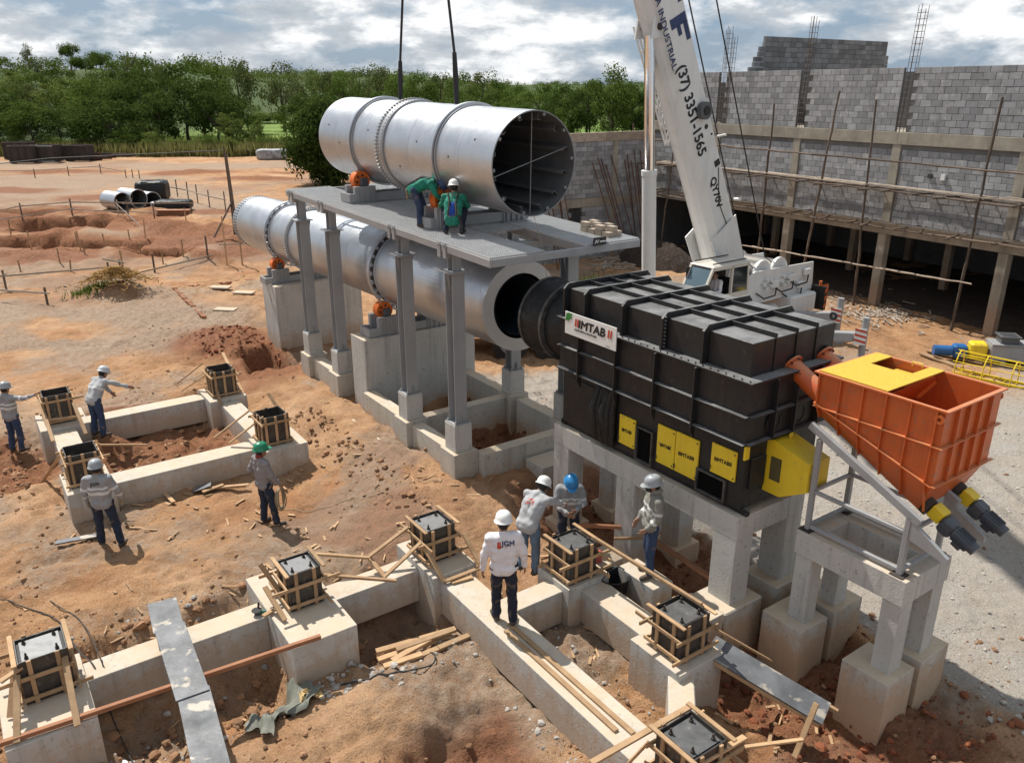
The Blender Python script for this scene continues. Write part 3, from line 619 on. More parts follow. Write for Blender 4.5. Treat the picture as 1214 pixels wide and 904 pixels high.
def lower_drum():
    M, Lg = drum_matrix(12.6, 3.95, 28.6, 3.6); r = .90
    t = T('rotary_drum', 'lower long silver drum passing underneath the grey platform', 'drum', (9.05, 12.6, 2.9), 'silver rotary drums')
    sh = part(t, 'shell', MB().lathe([(r, .03), (r, 2), (r, 5), (r, 8), (r, 11), (r, Lg)], 96, M), galv, 40)
    en = part(t, 'end_plate', MB().lathe([(r, .03), (r+.012, .02), (r+.012, 0), (.66, 0), (.66, .03)], 96, M), pbr('pale_end_plate', (.55, .55, .54), .5, .4, (.45, .45, .44), 2, .4), 30)
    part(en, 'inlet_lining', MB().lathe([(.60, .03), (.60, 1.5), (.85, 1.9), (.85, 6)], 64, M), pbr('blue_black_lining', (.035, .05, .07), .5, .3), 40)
    part(sh, 'far_end_wall', MB().lathe([(.02, Lg-.05), (r-.01, Lg-.05)], 64, M), galv_in)
    for z in (1.6, 3.3, 6.5, 8.2, 9.8, 13.8): part(sh, 'weld_seam', MB().lathe([(r+.001, z-.006), (r+.004, z), (r+.001, z+.006)], 96, M), galv, 40)
    for z in (4.9, 12.4):
        part(t, 'gap_shade_band', MB().lathe(ring_prof(r+.001, r+.016, z-.13, z+.13, .003), 96, M, closed=True), slot_mat, 30)  # dark band behind the pads; shade of the ring gaps put into colour
        ty = part(t, 'riding_ring', MB().lathe(ring_prof(r+.095, r+.135, z-.06, z+.06), 96, M, closed=True), galv, 30)
        for dz in (-.13, .13): part(ty, 'retaining_band', MB().lathe(ring_prof(r+.001, r+.03, z+dz-.014, z+dz+.014, .003), 96, M, closed=True), galv, 30)
        tag(part(ty, 'ring_pads', radial_boxes(MB(), M, 28, r+.016, r+.1, z-.075, z+.075, .07), galv), kind='stuff')
    g = part(t, 'girth_gear', MB().lathe(ring_prof(r+.002, r+.045, 10.65, 10.95), 96, M, closed=True), gear_mat, 30)
    tag(part(g, 'gear_tooth', radial_boxes(MB(), M, 84, r+.04, r+.1, 10.66, 10.75, .034), gear_mat), kind='stuff')
    fin = pbr('dull_seal_strip', (.2, .205, .21), .5, .5)
    for k in range(56):
        A = M @ Matrix.Rotation(2*math.pi*k/56, 4, 'Z'); part(t, 'seal_strip', MB().box(r+.001, r+.014, -.022, .022, Lg-.42, Lg-.05, 0, 0, A), fin)
lower_drum()
def roller_station(label, y, z_base, zc, drum_z, dx=.72, rw=.21, slope=0):
    x = 9.05; t = T('roller_station', label, 'roller station', (x, y, z_base), 'roller stations under the drums')
    fz = z_base
    part(t, 'base_frame', MB().box(x-1.2, x+1.2, y-.26, y-.20, fz, fz+.2, .006).box(x-1.2, x+1.2, y+.20, y+.26, fz, fz+.2, .006).box(x-1.2, x-1.14, y-.198, y+.198, fz, fz+.2).box(x+1.14, x+1.2, y-.198, y+.198, fz, fz+.2), steel_grey)
    for s in (-1, 1):
        wx = x+s*dx
        b = part(t, 'bearing_box', MB().box(wx-.27, wx+.27, y-.29, y-.17, fz+.004, zc-.12, .008).box(wx-.27, wx+.27, y+.17, y+.29, fz+.004, zc-.12, .008).box(wx-.25, wx+.25, y-.168, y+.168, fz+.004, fz+.06), steel_grey)
        for k in (-.2, -.07, .07, .2): part(b, 'stiffener', MB().box(wx+k-.008, wx+k+.008, y-.33, y-.292, fz+.006, zc-.16), steel_grey)
        part(b, 'foot_plate', MB().box(wx-.31, wx+.31, y-.36, y+.33, fz-.016, fz+.003), steel_grey)
        Mw = frame_M((wx, y, zc), (1, 0, 0), (0, 0, 1))
        w = part(t, 'roller', MB().lathe([(.05, -.1), (rw-.035, -.1), (rw, -.115), (rw, .115), (rw-.035, .1), (.05, .1)], 40, Mw), orange_wheel, 35)
        part(w, 'hub', MB().cyl((wx, y-.20, zc), (wx, y+.20, zc), .055, 18).box(wx-.09, wx+.09, y-.27, y-.18, zc-.118, zc+.06, .02).box(wx-.09, wx+.09, y+.18, y+.27, zc-.118, zc+.06, .02), motor_grey, 35)
        hl = MB()
        for k in range(6):
            a = k*math.pi/3+.3; c = V((wx+.12*math.cos(a), 0, zc+.12*math.sin(a)))
            hl.cyl((c.x, y-.1035, c.z), (c.x, y-.099, c.z), .032, 12)
        tag(part(w, 'lightening_hole', hl, slot_mat), kind='stuff')
    return t
roller_station('grey roller station with orange wheel on the near pale pier', 17.5, 2.337, 2.92, 3.84, .68)
roller_station('grey roller station with orange wheel on the far pale pier', 25.0, 2.217, 2.78, 3.68, .68)
roller_station('grey roller station with orange wheel on the platform, far from the workers', 18.1, plat_z(18.1)+.02, plat_z(18.1)+.5, 6.82, .80)
roller_station('grey roller station with orange wheel on the platform where two workers crouch', 14.28, plat_z(14.28)+.02, plat_z(14.28)+.54, 6.74, .80)
# ---- lifting slings of the upper drum
def slings():
    top = fr(9.05, 16.4, 14.6)
    hk = T('lifting_sling', 'far dark wire rope sling lifting the upper drum', 'sling', (9.05, 17.4, 7.8), 'slings lifting the upper drum')
    part(hk, 'rope', MB().tube([(9.05, 16.2, 14.4), (9.05, 17.30, 8.6)], .028, 8), cable_mat); part(hk, 'strap', MB().tube([(9.05, 17.30, 8.6), (9.05, 17.33, 8.2), (9.05, 17.37, 7.79)], [.045, .06, .05], 8), cable_mat)
    hk = T('lifting_sling', 'near dark wire rope sling lifting the upper drum', 'sling', (9.05, 14.6, 7.8), 'slings lifting the upper drum')
    part(hk, 'rope', MB().tube([(9.05, 16.0, 14.4), (9.05, 14.95, 8.7)], .028, 8), cable_mat); part(hk, 'strap', MB().tube([(9.05, 14.95, 8.7), (9.05, 14.92, 8.2), (9.05, 14.9, 7.72)], [.045, .06, .05], 8), cable_mat)
slings()
# small things on the platform's near end
def sign_on_platform():
    y = 11.3; z = plat_z(y)
    s = T('sign_plate', 'small black sign with white marks at the platform end', 'sign', (9.9, 11.25, z))
    part(s, 'panel', MB().box(9.72, 10.02, 11.24, 11.27, z-.02, z+.13, .004), black_ink)
    w = MB()
    for i, (a, b) in enumerate((((9.745, .02), (9.775, .09)), ((9.775, .09), (9.80, .03)), ((9.80, .03), (9.83, .09)))):
        w.bar((a[0], 11.237, z+a[1]), (b[0], 11.237, z+b[1]), .006, .014)
    w.box(9.86, 10.0, 11.235, 11.239, z+.04, z+.065); part(s, 'emblem', w, sign_white)
    st = T('brick_stack', 'pale perforated bricks stacked loosely on the platform end', 'bricks', (10.5, 11.8, z))
    for i in range(4):
        for j in range(3):
            x0 = 10.4+j*.135; y0 = 11.6+i*.22+.03*j
            for k in range(1+(i+j) % 2): part(st, 'brick', MB().box(x0, x0+.12, y0, y0+.2, plat_z(y0)+.006+k*.1, plat_z(y0)+.10+k*.1, .004), timber_pale)
sign_on_platform()
# ---------------------------------------------------------------- furnace and its concrete frame
def furnace_pier():
    t = T('furnace_plinth', 'pale concrete frame on square legs under the black furnace', 'concrete plinth', (8.5, 6.45, .3))
    part(t, 'beam', MB().box(8.5, 8.88, 6.45, 10.78, 1.83, 2.2, .006), concrete_new); part(t, 'beam', MB().box(9.67, 10.05, 6.45, 10.78, 1.83, 2.2, .006), concrete_new)
    for y in (6.45, 10.4): part(t, 'beam', MB().box(8.885, 9.665, y, y+.38, 1.83, 2.195, .006), concrete_new)
    for x in (8.5, 9.67):
        for y in (6.45, 8.6, 10.34):
            part(t, 'leg', MB().box(x+.003, x+.377, y+.003, y+.435, .7 if y < 7 else .2, 1.828, .006), concrete_new)
            part(t, 'footing', MB().box(x-.22, x+.62, y-.12, y+.55, -.3, .72, .02) if y < 7 else MB().box(x-.12, x+.5, y-.08, y+.52, -.3, .22, .006), concrete)
furnace_pier()
single('footing_block', 'low concrete footing block beside the near corner of the furnace frame', 'concrete block', (8.2, 6.3, 0), MB().box(7.75, 8.26, 6.35, 7.0, -.3, .74, .006), concrete)
single('footing_block', 'concrete footing block under the man with grey helmet and face mask', 'concrete block', (7.8, 7.4, 0), MB().box(7.82, 8.24, 7.36, 8.17, -.3, .75, .006), concrete_new)
def furnace():
    t = T('furnace', 'black ribbed steel furnace with yellow doors standing on the concrete frame', 'furnace', (8.56, 6.5, 2.2))
    bp = black_paint
    for x in (8.62, 9.9): part(t, 'skid', MB().box(x, x+.1, 6.45, 10.7, 2.203, 2.3, .006), bp)
    lo = part(t, 'lower_casing', MB().box(8.56, 10.2, 6.5, 10.6, 2.302, 3.378, .008), bp)
    up = part(t, 'upper_casing', MB().box(8.42, 10.35, 6.42, 10.55, 3.38, 4.278, .008), bp)
    fl = part(t, 'top_flange', MB().box(8.36, 10.41, 6.36, 10.6, 4.28, 4.315, .004), bp)
    YE = [6.52, 7.35, 8.16, 9.04, 9.96, 10.5]
    for a, b in zip(YE[:-1], YE[1:]):
        last = b > 10.2
        bx = part(t, 'roof_box', MB().box(8.55, 10.38, a+.03, b-.03, 4.317, 4.80, .008), bp)
        for x in (9.0, 9.46, 9.92):
            part(bx, 'roof_rib', MB().box(x, x+.018, a+.032, b-.032, 4.802, 4.872), bp)
            part(bx, 'roof_rib', MB().box(x, x+.018, a+.01, a+.028, 4.32, 4.87), bp) if a < 6.6 else None
    for y in YE[1:]:
        poly = [(8.44, y, 4.317), (10.46, y, 4.317), (10.46, y, 4.80), (10.38, y, 4.885), (8.53, y, 4.885), (8.44, y, 4.80)]
        f = part(t, 'roof_frame', MB().prism([(p[0], p[1]-.02, p[2]) for p in poly], (0, .04, 0)), bp)
        if abs(y-8.16) < .01:
            tag(part(f, 'flange_bolt', (lambda m: [m.cyl((8.485, y-.045, 4.36+k*.058), (8.485, y-.018, 4.36+k*.058), .012, 6) for k in range(9)] and m)(MB()), galv), kind='stuff')
    tag(part(fl, 'flange_bolt', (lambda m: [m.cyl((8.39, 6.42+k*.14, 4.315), (8.39, 6.42+k*.14, 4.34), .012, 6) for k in range(30)] and m)(MB()), rust_dk), kind='stuff')
    for z in (3.39, 3.80):
        part(up, 'side_rib', MB().box(8.335, 8.418, 6.40, 10.55, z, z+.016), bp); part(up, 'end_rib', MB().box(8.42, 10.35, 6.34, 6.418, z, z+.016), bp)
    for y in (7.35, 8.16, 9.04, 9.96):
        part(up, 'side_stiffener', MB().prism([(8.418, y-.012, 4.278), (8.325, y-.012, 4.278), (8.325, y-.012, 3.30), (8.40, y-.012, 3.17), (8.418, y-.012, 3.17)], (0, .024, 0)), bp)
    for x in (8.9, 9.35, 9.9):
        part(up, 'end_stiffener', MB().box(x, x+.02, 6.33, 6.418, 3.38, 4.278), bp)
    part(up, 'corner_plate', MB().box(8.40, 8.5, 6.385, 6.415, 3.17, 3.375, .004), yellow)
    # feed openings in the end wall
    for x in (8.97, 9.53):
        M = frame_M((x, 6.415, 3.62), (1, 0, 0), (0, 0, 1))
        part(up, 'feed_opening', MB().lathe([(.0, .012), (.13, .012), (.13, .02), (.165, .02), (.165, 0)], 28, M), black_shiny, 30)
    # yellow doors and openings on the long side
    k = 0
    for (y0, y1, z0, z1) in ((8.68, 9.06, 2.44, 2.95), (7.80, 8.18, 2.43, 3.08), (7.32, 7.785, 2.43, 3.09), (6.62, 7.08, 2.70, 3.17)):
        d = part(t, 'door', MB().box(8.525, 8.556, y0, y1, z0, z1, .005), yellow)
        me = text_mesh('IIIMTABII', .085, 0, 'CENTER', .003); me.materials.append(black_ink)
        o = obj('lettering', me, d); ORG[o] = ORG[t]
        o.matrix_local = Matrix.Translation(-ORG[t]) @ frame_M((8.522, (y0+y1)/2, z0+(z1-z0)*.46), (0, -1, .06), (0, 0, 1)); o.scale = (.82*(y1-y0)/.44, 1, 1) if y1-y0 < .44 else (1, 1, 1)
        part(d, 'latch', MB().cyl((8.515, y0+.03, z1-.05), (8.525, y0+.03, z1-.05), .012, 8).cyl((8.515, y0+.03, z0+.05), (8.525, y0+.03, z0+.05), .012, 8).cyl((8.51, y1-.01, z0+.05), (8.51, y1-.01, z0+.12), .012, 6), rust_dk)
    for (y0, y1, z0, z1) in ((8.3, 8.62, 2.32, 2.86), (6.8, 7.3, 2.33, 2.64)):
        p = part(t, 'access_opening', MB().box(8.549, 8.558, y0, y1, z0, z1), pbr('opening_dark', (.003, .003, .003), .9, spec=.1))  # closed near-black panel; the shade inside the opening is put into colour
        for q in ((y0, y1, z0-.03, z0), (y0, y1, z1, z1+.03), (y0-.03, y0, z0-.03, z1+.03), (y1, y1+.03, z0-.03, z1+.03)):
            part(p, 'opening_frame', MB().box(8.505, 8.556, *q, .004), pbr('worn_black_frame', (.10, .095, .09), .5, .2, (.03, .03, .03), 8, .7))
    part(t, 'side_panel', MB().box(8.53, 8.557, 9.7, 10.3, 2.5, 3.2, .005), bp)
    m = MB()
    for i in range(7):
        y = 9.18+i*.075; m.tube([(8.53-.02*(i % 2), y, 3.3), (8.48-.05*(i % 3), y+.01, 2.95), (8.46-.03*(i % 2), y-.01, 2.5), (8.5, y, 2.32)], [.05, .065, .06, .045], 8)
    part(t, 'plastic_wrap', m, black_shiny, 60)
    part(t, 'end_panel', MB().box(8.68, 9.0, 6.465, 6.497, 2.6, 3.08, .005), bp)
    # yellow drive guard on the end wall
    g = part(t, 'drive_guard', MB().prism([(9.02, 6.497, 2.5), (9.02, 6.497, 3.30), (9.02, 6.40, 3.33), (9.02, 5.78, 3.17), (9.02, 5.78, 2.74), (9.02, 6.2, 2.5)][::-1], (.30, 0, 0)), yellow)
    part(g, 'guard_half', MB().prism([(9.325, 6.497, 2.5), (9.325, 6.497, 3.30), (9.325, 6.40, 3.33), (9.325, 5.78, 3.17), (9.325, 5.78, 2.74), (9.325, 6.2, 2.5)][::-1], (.16, 0, 0)), yellow)
    part(g, 'vent', MB().box(9.012, 9.018, 6.22, 6.40, 2.72, 3.08), pbr('dark_mesh', (.10, .085, .03), .7))
    part(g, 'lifting_eye', MB().box(9.26, 9.34, 6.3, 6.33, 3.31, 3.40, .01), yellow)
    # lifting eyes at the roof and rollers at the foot
    for x, y in ((10.37, 6.6), (8.62, 6.43), (8.6, 10.62)):
        z = 4.885 if x > 10 else 2.27
        M = frame_M((x, y, z), (0, 1, 0), (0, 0, 1)); part(t, 'lifting_eye', MB().lathe([(.028, -.015), (.06, -.015), (.06, .015), (.028, .015)], 16, M, closed=True), bp)
    # round outlet wrapped in black sheet
    M = frame_M((9.05, 10.55, 3.98), (1, 0, 0), (0, 0, 1))   # local z = -y
    du = part(t, 'outlet_duct', MB().lathe([(.5, 0), (.5, -1.0)], 40, M), bp, 30)
    q = random.Random(5); n = 64; prof = [(.56, -.03), (.62, -.2), (.60, -.45), (.63, -.7), (.66, -.9), (.67, -1.05), (.65, -1.16), (.60, -1.19), (.45, -1.1)]
    w = MB().lathe(prof, n, M)
    for i, p in enumerate(w.v):
        k = i % n; f = 1.06+.010*math.sin(k*1.7+i//n*1.3)+.012*q.uniform(-1, 1); c = V((9.05, p[1], 3.98)); d = V(p)-c; w.v[i] = tuple(c+d*f)
    part(du, 'plastic_wrap', w, black_shiny, 60)
    for z in (-.5, -1.12): part(du, 'flange_ring', MB().lathe(ring_prof(.60, .735, z-.03, z+.03), 48, M, closed=True), pbr('worn_black_frame', (.10, .095, .09)), 30)
    # maker's sign hung on the long side
    s = part(t, 'sign_board', MB().box(8.285, 8.30, 8.97, 10.26, 4.10, 4.485, .003), sign_white)
    def put(txt, size, yy, zz, mat, bold=0, sx=1., shear=0):
        me = text_mesh(txt, size, 0, 'LEFT', bold); me.materials.append(mat)
        if shear:
            for v in me.vertices: v.co.x += v.co.y*shear
        o = obj('lettering', me, s); o.matrix_local = Matrix.Translation(-ORG[t]) @ frame_M((8.282, yy, zz), (0, -1, 0), (0, 0, 1)) @ Matrix.Diagonal((sx, 1, 1, 1)); ORG[o] = ORG[t]
    put('IMTAB', .20, 9.91, 4.268, black_ink, .009, 1.18, .12)
    for i, yy in enumerate((10.0, 9.945, 9.175, 9.115)):
        part(s, 'stripe', MB().prism([(8.282, yy, 4.275), (8.282, yy-.038, 4.275), (8.282, yy-.055, 4.41), (8.282, yy-.017, 4.41)], (-.002, 0, 0)), red_ink)
    leaf = [(10.25, 4.33), (10.22, 4.45), (10.16, 4.475), (10.06, 4.47), (10.09, 4.42), (10.07, 4.38), (10.13, 4.37), (10.15, 4.33)]
    part(s, 'leaf_emblem', MB().prism([(8.283, a, b) for a, b in leaf], (-.003, 0, 0)), green_ink)
    put('EQUIPAMENTOS INDUSTRIAIS', .042, 10.0, 4.205, black_ink, .002); put('imtab', .04, 9.2, 4.125, black_ink)
furnace()
# ---------------------------------------------------------------- hopper, stand and its concrete frame
def hopper_pier():
    t = T('hopper_plinth', 'pale concrete frame on four footings under the orange hopper', 'concrete plinth', (9.0, 4.2, 0))
    z0, z1 = 1.80, 2.17
    part(t, 'beam', MB().box(9.0, 9.3, 4.2, 5.83, z0, z1, .006), concrete_new); part(t, 'beam', MB().box(9.8, 10.1, 4.2, 5.83, z0, z1, .006), concrete_new)
    for y in (4.2, 5.53): part(t, 'beam', MB().box(9.303, 9.797, y, y+.3, z0, z1-.003, .006), concrete_new)
    for x in (9.03, 9.79):
        for y in (4.22, 5.55):
            part(t, 'leg', MB().box(x, x+.28, y, y+.26, .70, z0-.002, .006), concrete_new)
            part(t, 'footing', MB().box(x-.20 if x < 9.5 else x-.16, x+.44 if x < 9.5 else x+.55, y-.12, y+.55, -.35, .72, .006), concrete)
hopper_pier()
def stand():
    t = T('steel_stand', 'grey tubular steel stand under the orange hopper', 'stand', (9.1, 4.3, 2.17)); z = 2.175
    for (x, y, h) in ((9.1, 5.73, 3.6), (9.1, 4.36, 3.05), (10.0, 5.73, 3.6), (10.0, 4.36, 3.05)):
        p = part(t, 'post', MB().box(x-.035, x+.035, y-.035, y+.035, z+.012, h-.04, .006), steel_grey)
        part(p, 'foot_plate', MB().box(x-.09, x+.09, y-.09, y+.09, z, z+.011), rust_dk)
    for x in (9.1, 10.0):
        part(t, 'inclined_rail', MB().bar((x, 5.9, 3.72), (x, 4.22, 2.98), .07, .11, Z, .006), steel_grey)
        for h in (2.24, 2.78): part(t, 'side_rail', MB().bar((x, 5.69, h), (x, 4.4, h), .05, .05, Z, .005), steel_grey)
        part(t, 'chute_plate', MB().prism([(x-.03, 4.32, 2.98), (x-.03, 4.32, 2.72), (x-.03, 3.82, 2.60), (x-.03, 3.82, 2.68)], (.06, 0, 0)), steel_grey)
    for y in (5.73, 4.36):
        for h in (2.24, 2.78): part(t, 'cross_rail', MB().bar((9.14, y, h), (9.96, y, h), .05, .05, Z, .005), steel_grey)
stand()
def hopper():
    t = T('hopper', 'orange ribbed steel hopper with yellow mesh top on the grey stand', 'hopper', (9.2, 4.2, 3.0))
    X0, X1, Y0, Y1, ZT = 9.2, 10.55, 4.22, 5.95, 4.45
    dz = lambda y: 3.46+(y-Y0)/(Y1-Y0)*(4.02-3.46)       # kink line of the sides
    bz = lambda y: 3.02+(y-4.4)/(5.97-4.4)*(3.80-3.02)   # trough line
    def ring(x0, x1, y0, y1, zf): return [(x0, y0, zf(y0)), (x1, y0, zf(y0)), (x1, y1, zf(y1)), (x0, y1, zf(y1))]
    v = ring(X0, X1, Y0, Y1, lambda y: ZT)+ring(X0, X1, Y0, Y1, dz)+ring(X0+.14, X1-.14, 4.40, 5.96, bz)
    w = .015
    vi = ring(X0+w, X1-w, Y0+w, Y1-w, lambda y: ZT)+ring(X0+w, X1-w, Y0+w, Y1-w, lambda y: dz(y)+.01)+ring(X0+.14+w, X1-.14-w, 4.42, 5.93, lambda y: bz(y)+.02)
    side = lambda o: [(o+i, o+(i+1) % 4, o+4+(i+1) % 4, o+4+i) for i in range(4)]
    fs = side(0)+side(4)+[(8, 9, 10, 11)]
    fi = [tuple(a+12 for a in f[::-1]) for f in fs]; lip = [(i, 12+i, 12+(i+1) % 4, (i+1) % 4) for i in range(4)]
    part(t, 'body', MB().add(v+vi, fs+fi+lip), orange)
    part(t, 'inner_baffle', MB().prism([(X0+.02, 5.0, 4.40), (X1-.02, 5.0, 4.40), (X1-.02, 5.35, 3.9), (X0+.02, 5.35, 3.9)], (0, .01, 0)), orange)
    for a in ((X0-.045, X0-.001, Y0-.045, Y1+.045), (X1+.001, X1+.045, Y0-.045, Y1+.045), (X0, X1, Y0-.045, Y0-.001), (X0, X1, Y1+.001, Y1+.045)):
        part(t, 'rim', MB().box(*a, ZT-.018, ZT+.004), orange)
    for y in (4.30, 4.62, 4.94, 5.26, 5.58, 5.9):
        part(t, 'side_rib', MB().box(X0-.045, X0-.001, y, y+.012, dz(y), ZT-.02), orange)
        part(t, 'side_rib', MB().prism([(X0-.045, y, dz(y)-.004), (X0, y, dz(y)-.004), (X0+.11, y, bz(max(y, 4.42))+.02), (X0+.06, y, bz(max(y, 4.42))+.02)], (0, .012, 0)), orange)
    part(t, 'side_flange', MB().box(X0-.05, X0-.001, Y0, Y1, 3.965, 3.978), orange)
    part(t, 'side_flange', MB().prism([(X0-.05, Y0, dz(Y0)-.012), (X0-.001, Y0, dz(Y0)-.012), (X0-.001, Y1, dz(Y1)-.012), (X0-.05, Y1, dz(Y1)-.012)], (0, 0, .013)), orange)
    for x in (9.44, 9.70, 9.97, 10.24): part(t, 'end_rib', MB().box(x, x+.012, Y0-.045, Y0-.001, 3.475, ZT-.02), orange)
    for z in (3.46, 3.965): part(t, 'end_flange', MB().box(X0-.05, X1+.05, Y0-.05, Y0-.001, z-.002, z+.012), orange)
    for x in (X0-.03, X1+.03):
        M = frame_M((x, Y0+.05, ZT-.12), (0, 1, 0), (0, 0, 1)); part(t, 'lifting_eye', MB().lathe([(.025, -.012), (.06, -.012), (.06, .012), (.025, .012)], 14, M, closed=True), orange)
    # yellow mesh cover with its hatch
    ym = pbr('yellow_expanded_mesh', (.70, .46, .04), .6, 0, (.45, .27, .02), 60, .9, .9, 90, dist=.01)
    c = part(t, 'mesh_cover', MB().box(X0+.004, X0+.82, 4.97, Y1-.004, ZT+.006, ZT+.02).box(X0+.822, X1-.004, 4.97, 5.16, ZT+.006, ZT+.02).box(X0+.822, X1-.004, 5.72, Y1-.004, ZT+.006, ZT+.02), ym)
    part(c, 'hatch', MB().box(X0+.84, X1-.05, 5.2, 5.6, ZT-.13, ZT-.12), ym)
    part(c, 'handle', MB().tube([(10.44, 5.22, ZT+.0), (10.44, 5.22, ZT+.06), (10.44, 5.36, ZT+.06), (10.44, 5.36, ZT+.0)], .009, 6), yellow)
    for x in (9.47, 10.2):
        d = V((0, 1.57, .78)).normalized(); p0 = V((x, 5.75, 3.89)); p1 = p0+d*.92
        tb = part(t, 'screw_tube', MB().cyl(p0, p1, .14, 28), orange, 30)
        part(tb, 'tube_flange', MB().cyl(p1-d*.02, p1+d*.012, .19, 28), orange, 30)
        m = MB(); e = V((1, 0, 0)); u = d.cross(e)
        for k in range(8): a = k*math.pi/4; m.cyl(p1-d*.05+(e*math.cos(a)+u*math.sin(a))*.165, p1+d*.03+(e*math.cos(a)+u*math.sin(a))*.165, .012, 6)
        tag(part(tb, 'flange_bolt', m, rust_dk), kind='stuff')
        s = V((x, 4.40, 3.08)); dn = -d
        part(t, 'seal_box', MB().cyl(s, s+dn*.10, .12, 20), rust_dk, 30)
        gd = part(t, 'coupling_guard', MB().box(-.0, .17, -.085, .085, -.06, .12, .01, 0, frame_M(s+dn*.12, dn, e)), yellow)
        A = frame_M(s+dn*.30, dn, e)
        mo = part(t, 'gear_motor', MB().box(0, .18, -.10, .10, -.12, .10, .03, 0, A).cyl(s+dn*.48, s+dn*.72, .092, 22).cyl(s+dn*.72, s+dn*.79, .078, 22), motor_grey, 30)
        fm = MB()
        for k in range(18):
            a = 2*math.pi*k/18; B = A @ Matrix.Rotation(a, 4, 'X'); fm.box(.20, .41, -.004, .004, .088, .108, 0, 0, B)
        tag(part(mo, 'cooling_fin', fm, motor_grey), kind='stuff')
        part(mo, 'terminal_box', MB().box(.24, .36, -.05, .05, -.15, -.085, .008, 0, A), motor_grey); part(mo, 'name_plate', MB().box(.26, .34, .03, .07, -.153, -.1505, 0, 0, A), yellow)
hopper()
# ---------------------------------------------------------------- new foundations, column forms and timber
def spot(u, v, z):
    """plant-axes point at height z under a survey mark read off the photograph (1214 wide)"""
    th = R(20); dx = (u-607)/950; dy = (v-452)/950
    x, y, d = dx, math.cos(th)-dy*math.sin(th), -math.sin(th)-dy*math.cos(th); k = (z-8)/d
    a, b = inv(x*k, y*k); return V((a, b, z))
def cap(t, x0, x1, y0, y1, top=.8, z0=-.5): return part(t, 'pile_cap', MB().box(x0, x1, y0, y1, z0, top, .006), concrete_new)
def gbeam(t, x0, x1, y0, y1, top=.7, z0=.12): return part(t, 'ground_beam', MB().box(x0, x1, y0, y1, z0, top, .006), concrete_new)
t = T('new_foundation', 'new concrete pile caps and ground beams across the front of the site', 'foundation', (3.2, 9.2, 0))
cap(t, -.65, .33, 9.3, 10.75); cap(t, 2.74, 3.69, 9.14, 11.2); cap(t, 5.15, 5.95, 9.5, 10.75); cap(t, 6.7, 7.52, 8.05, 8.85); cap(t, 6.68, 7.52, 5.72, 6.66); cap(t, 5.15, 5.98, 4.05, 5.0)
gbeam(t, .332, 2.738, 10.2, 10.62); gbeam(t, 3.692, 5.148, 10.0, 10.44); gbeam(t, 5.27, 5.8, 5.002, 9.498); gbeam(t, 5.802, 6.698, 8.2, 8.58); gbeam(t, 6.95, 7.42, 6.662, 8.048)
m = MB(); a = V((6.95, 5.95, .39)); b = V((5.8, 4.8, .39)); m.bar(a, b, .34, .6, Z, .014); part(t, 'ground_beam', m, concrete_new)
t = T('new_foundation', 'square ring of new concrete ground beams with four open column forms, left', 'foundation', (1.2, 16.4, 0))
cap(t, .85, 1.68, 15.85, 16.95); cap(t, 4.5, 5.5, 15.6, 16.62); cap(t, .8, 1.78, 19.55, 20.7); cap(t, 4.42, 5.32, 19.2, 20.3)
gbeam(t, 1.682, 4.498, 16.05, 16.58, .72); gbeam(t, 1.782, 4.418, 19.75, 20.22, .72); gbeam(t, 1.0, 1.5, 16.952, 19.548, .72); gbeam(t, 4.65, 5.1, 16.622, 19.198, .72)
def stick(mb, p, q, w=.07, h=.025, roll=0.): return mb.bar(p, q, w, h, Z, .003)
plate_lit = pbr('sunlit_anchor_plate', (.17, .173, .177), .5, .3, (.19, .19, .19), 4, .6, .1, 40, spots=(6, .62, (.14, .13, .12), .6), rvar=.15)  # paler copy of the anchor plate; light on the steel is put into its colour
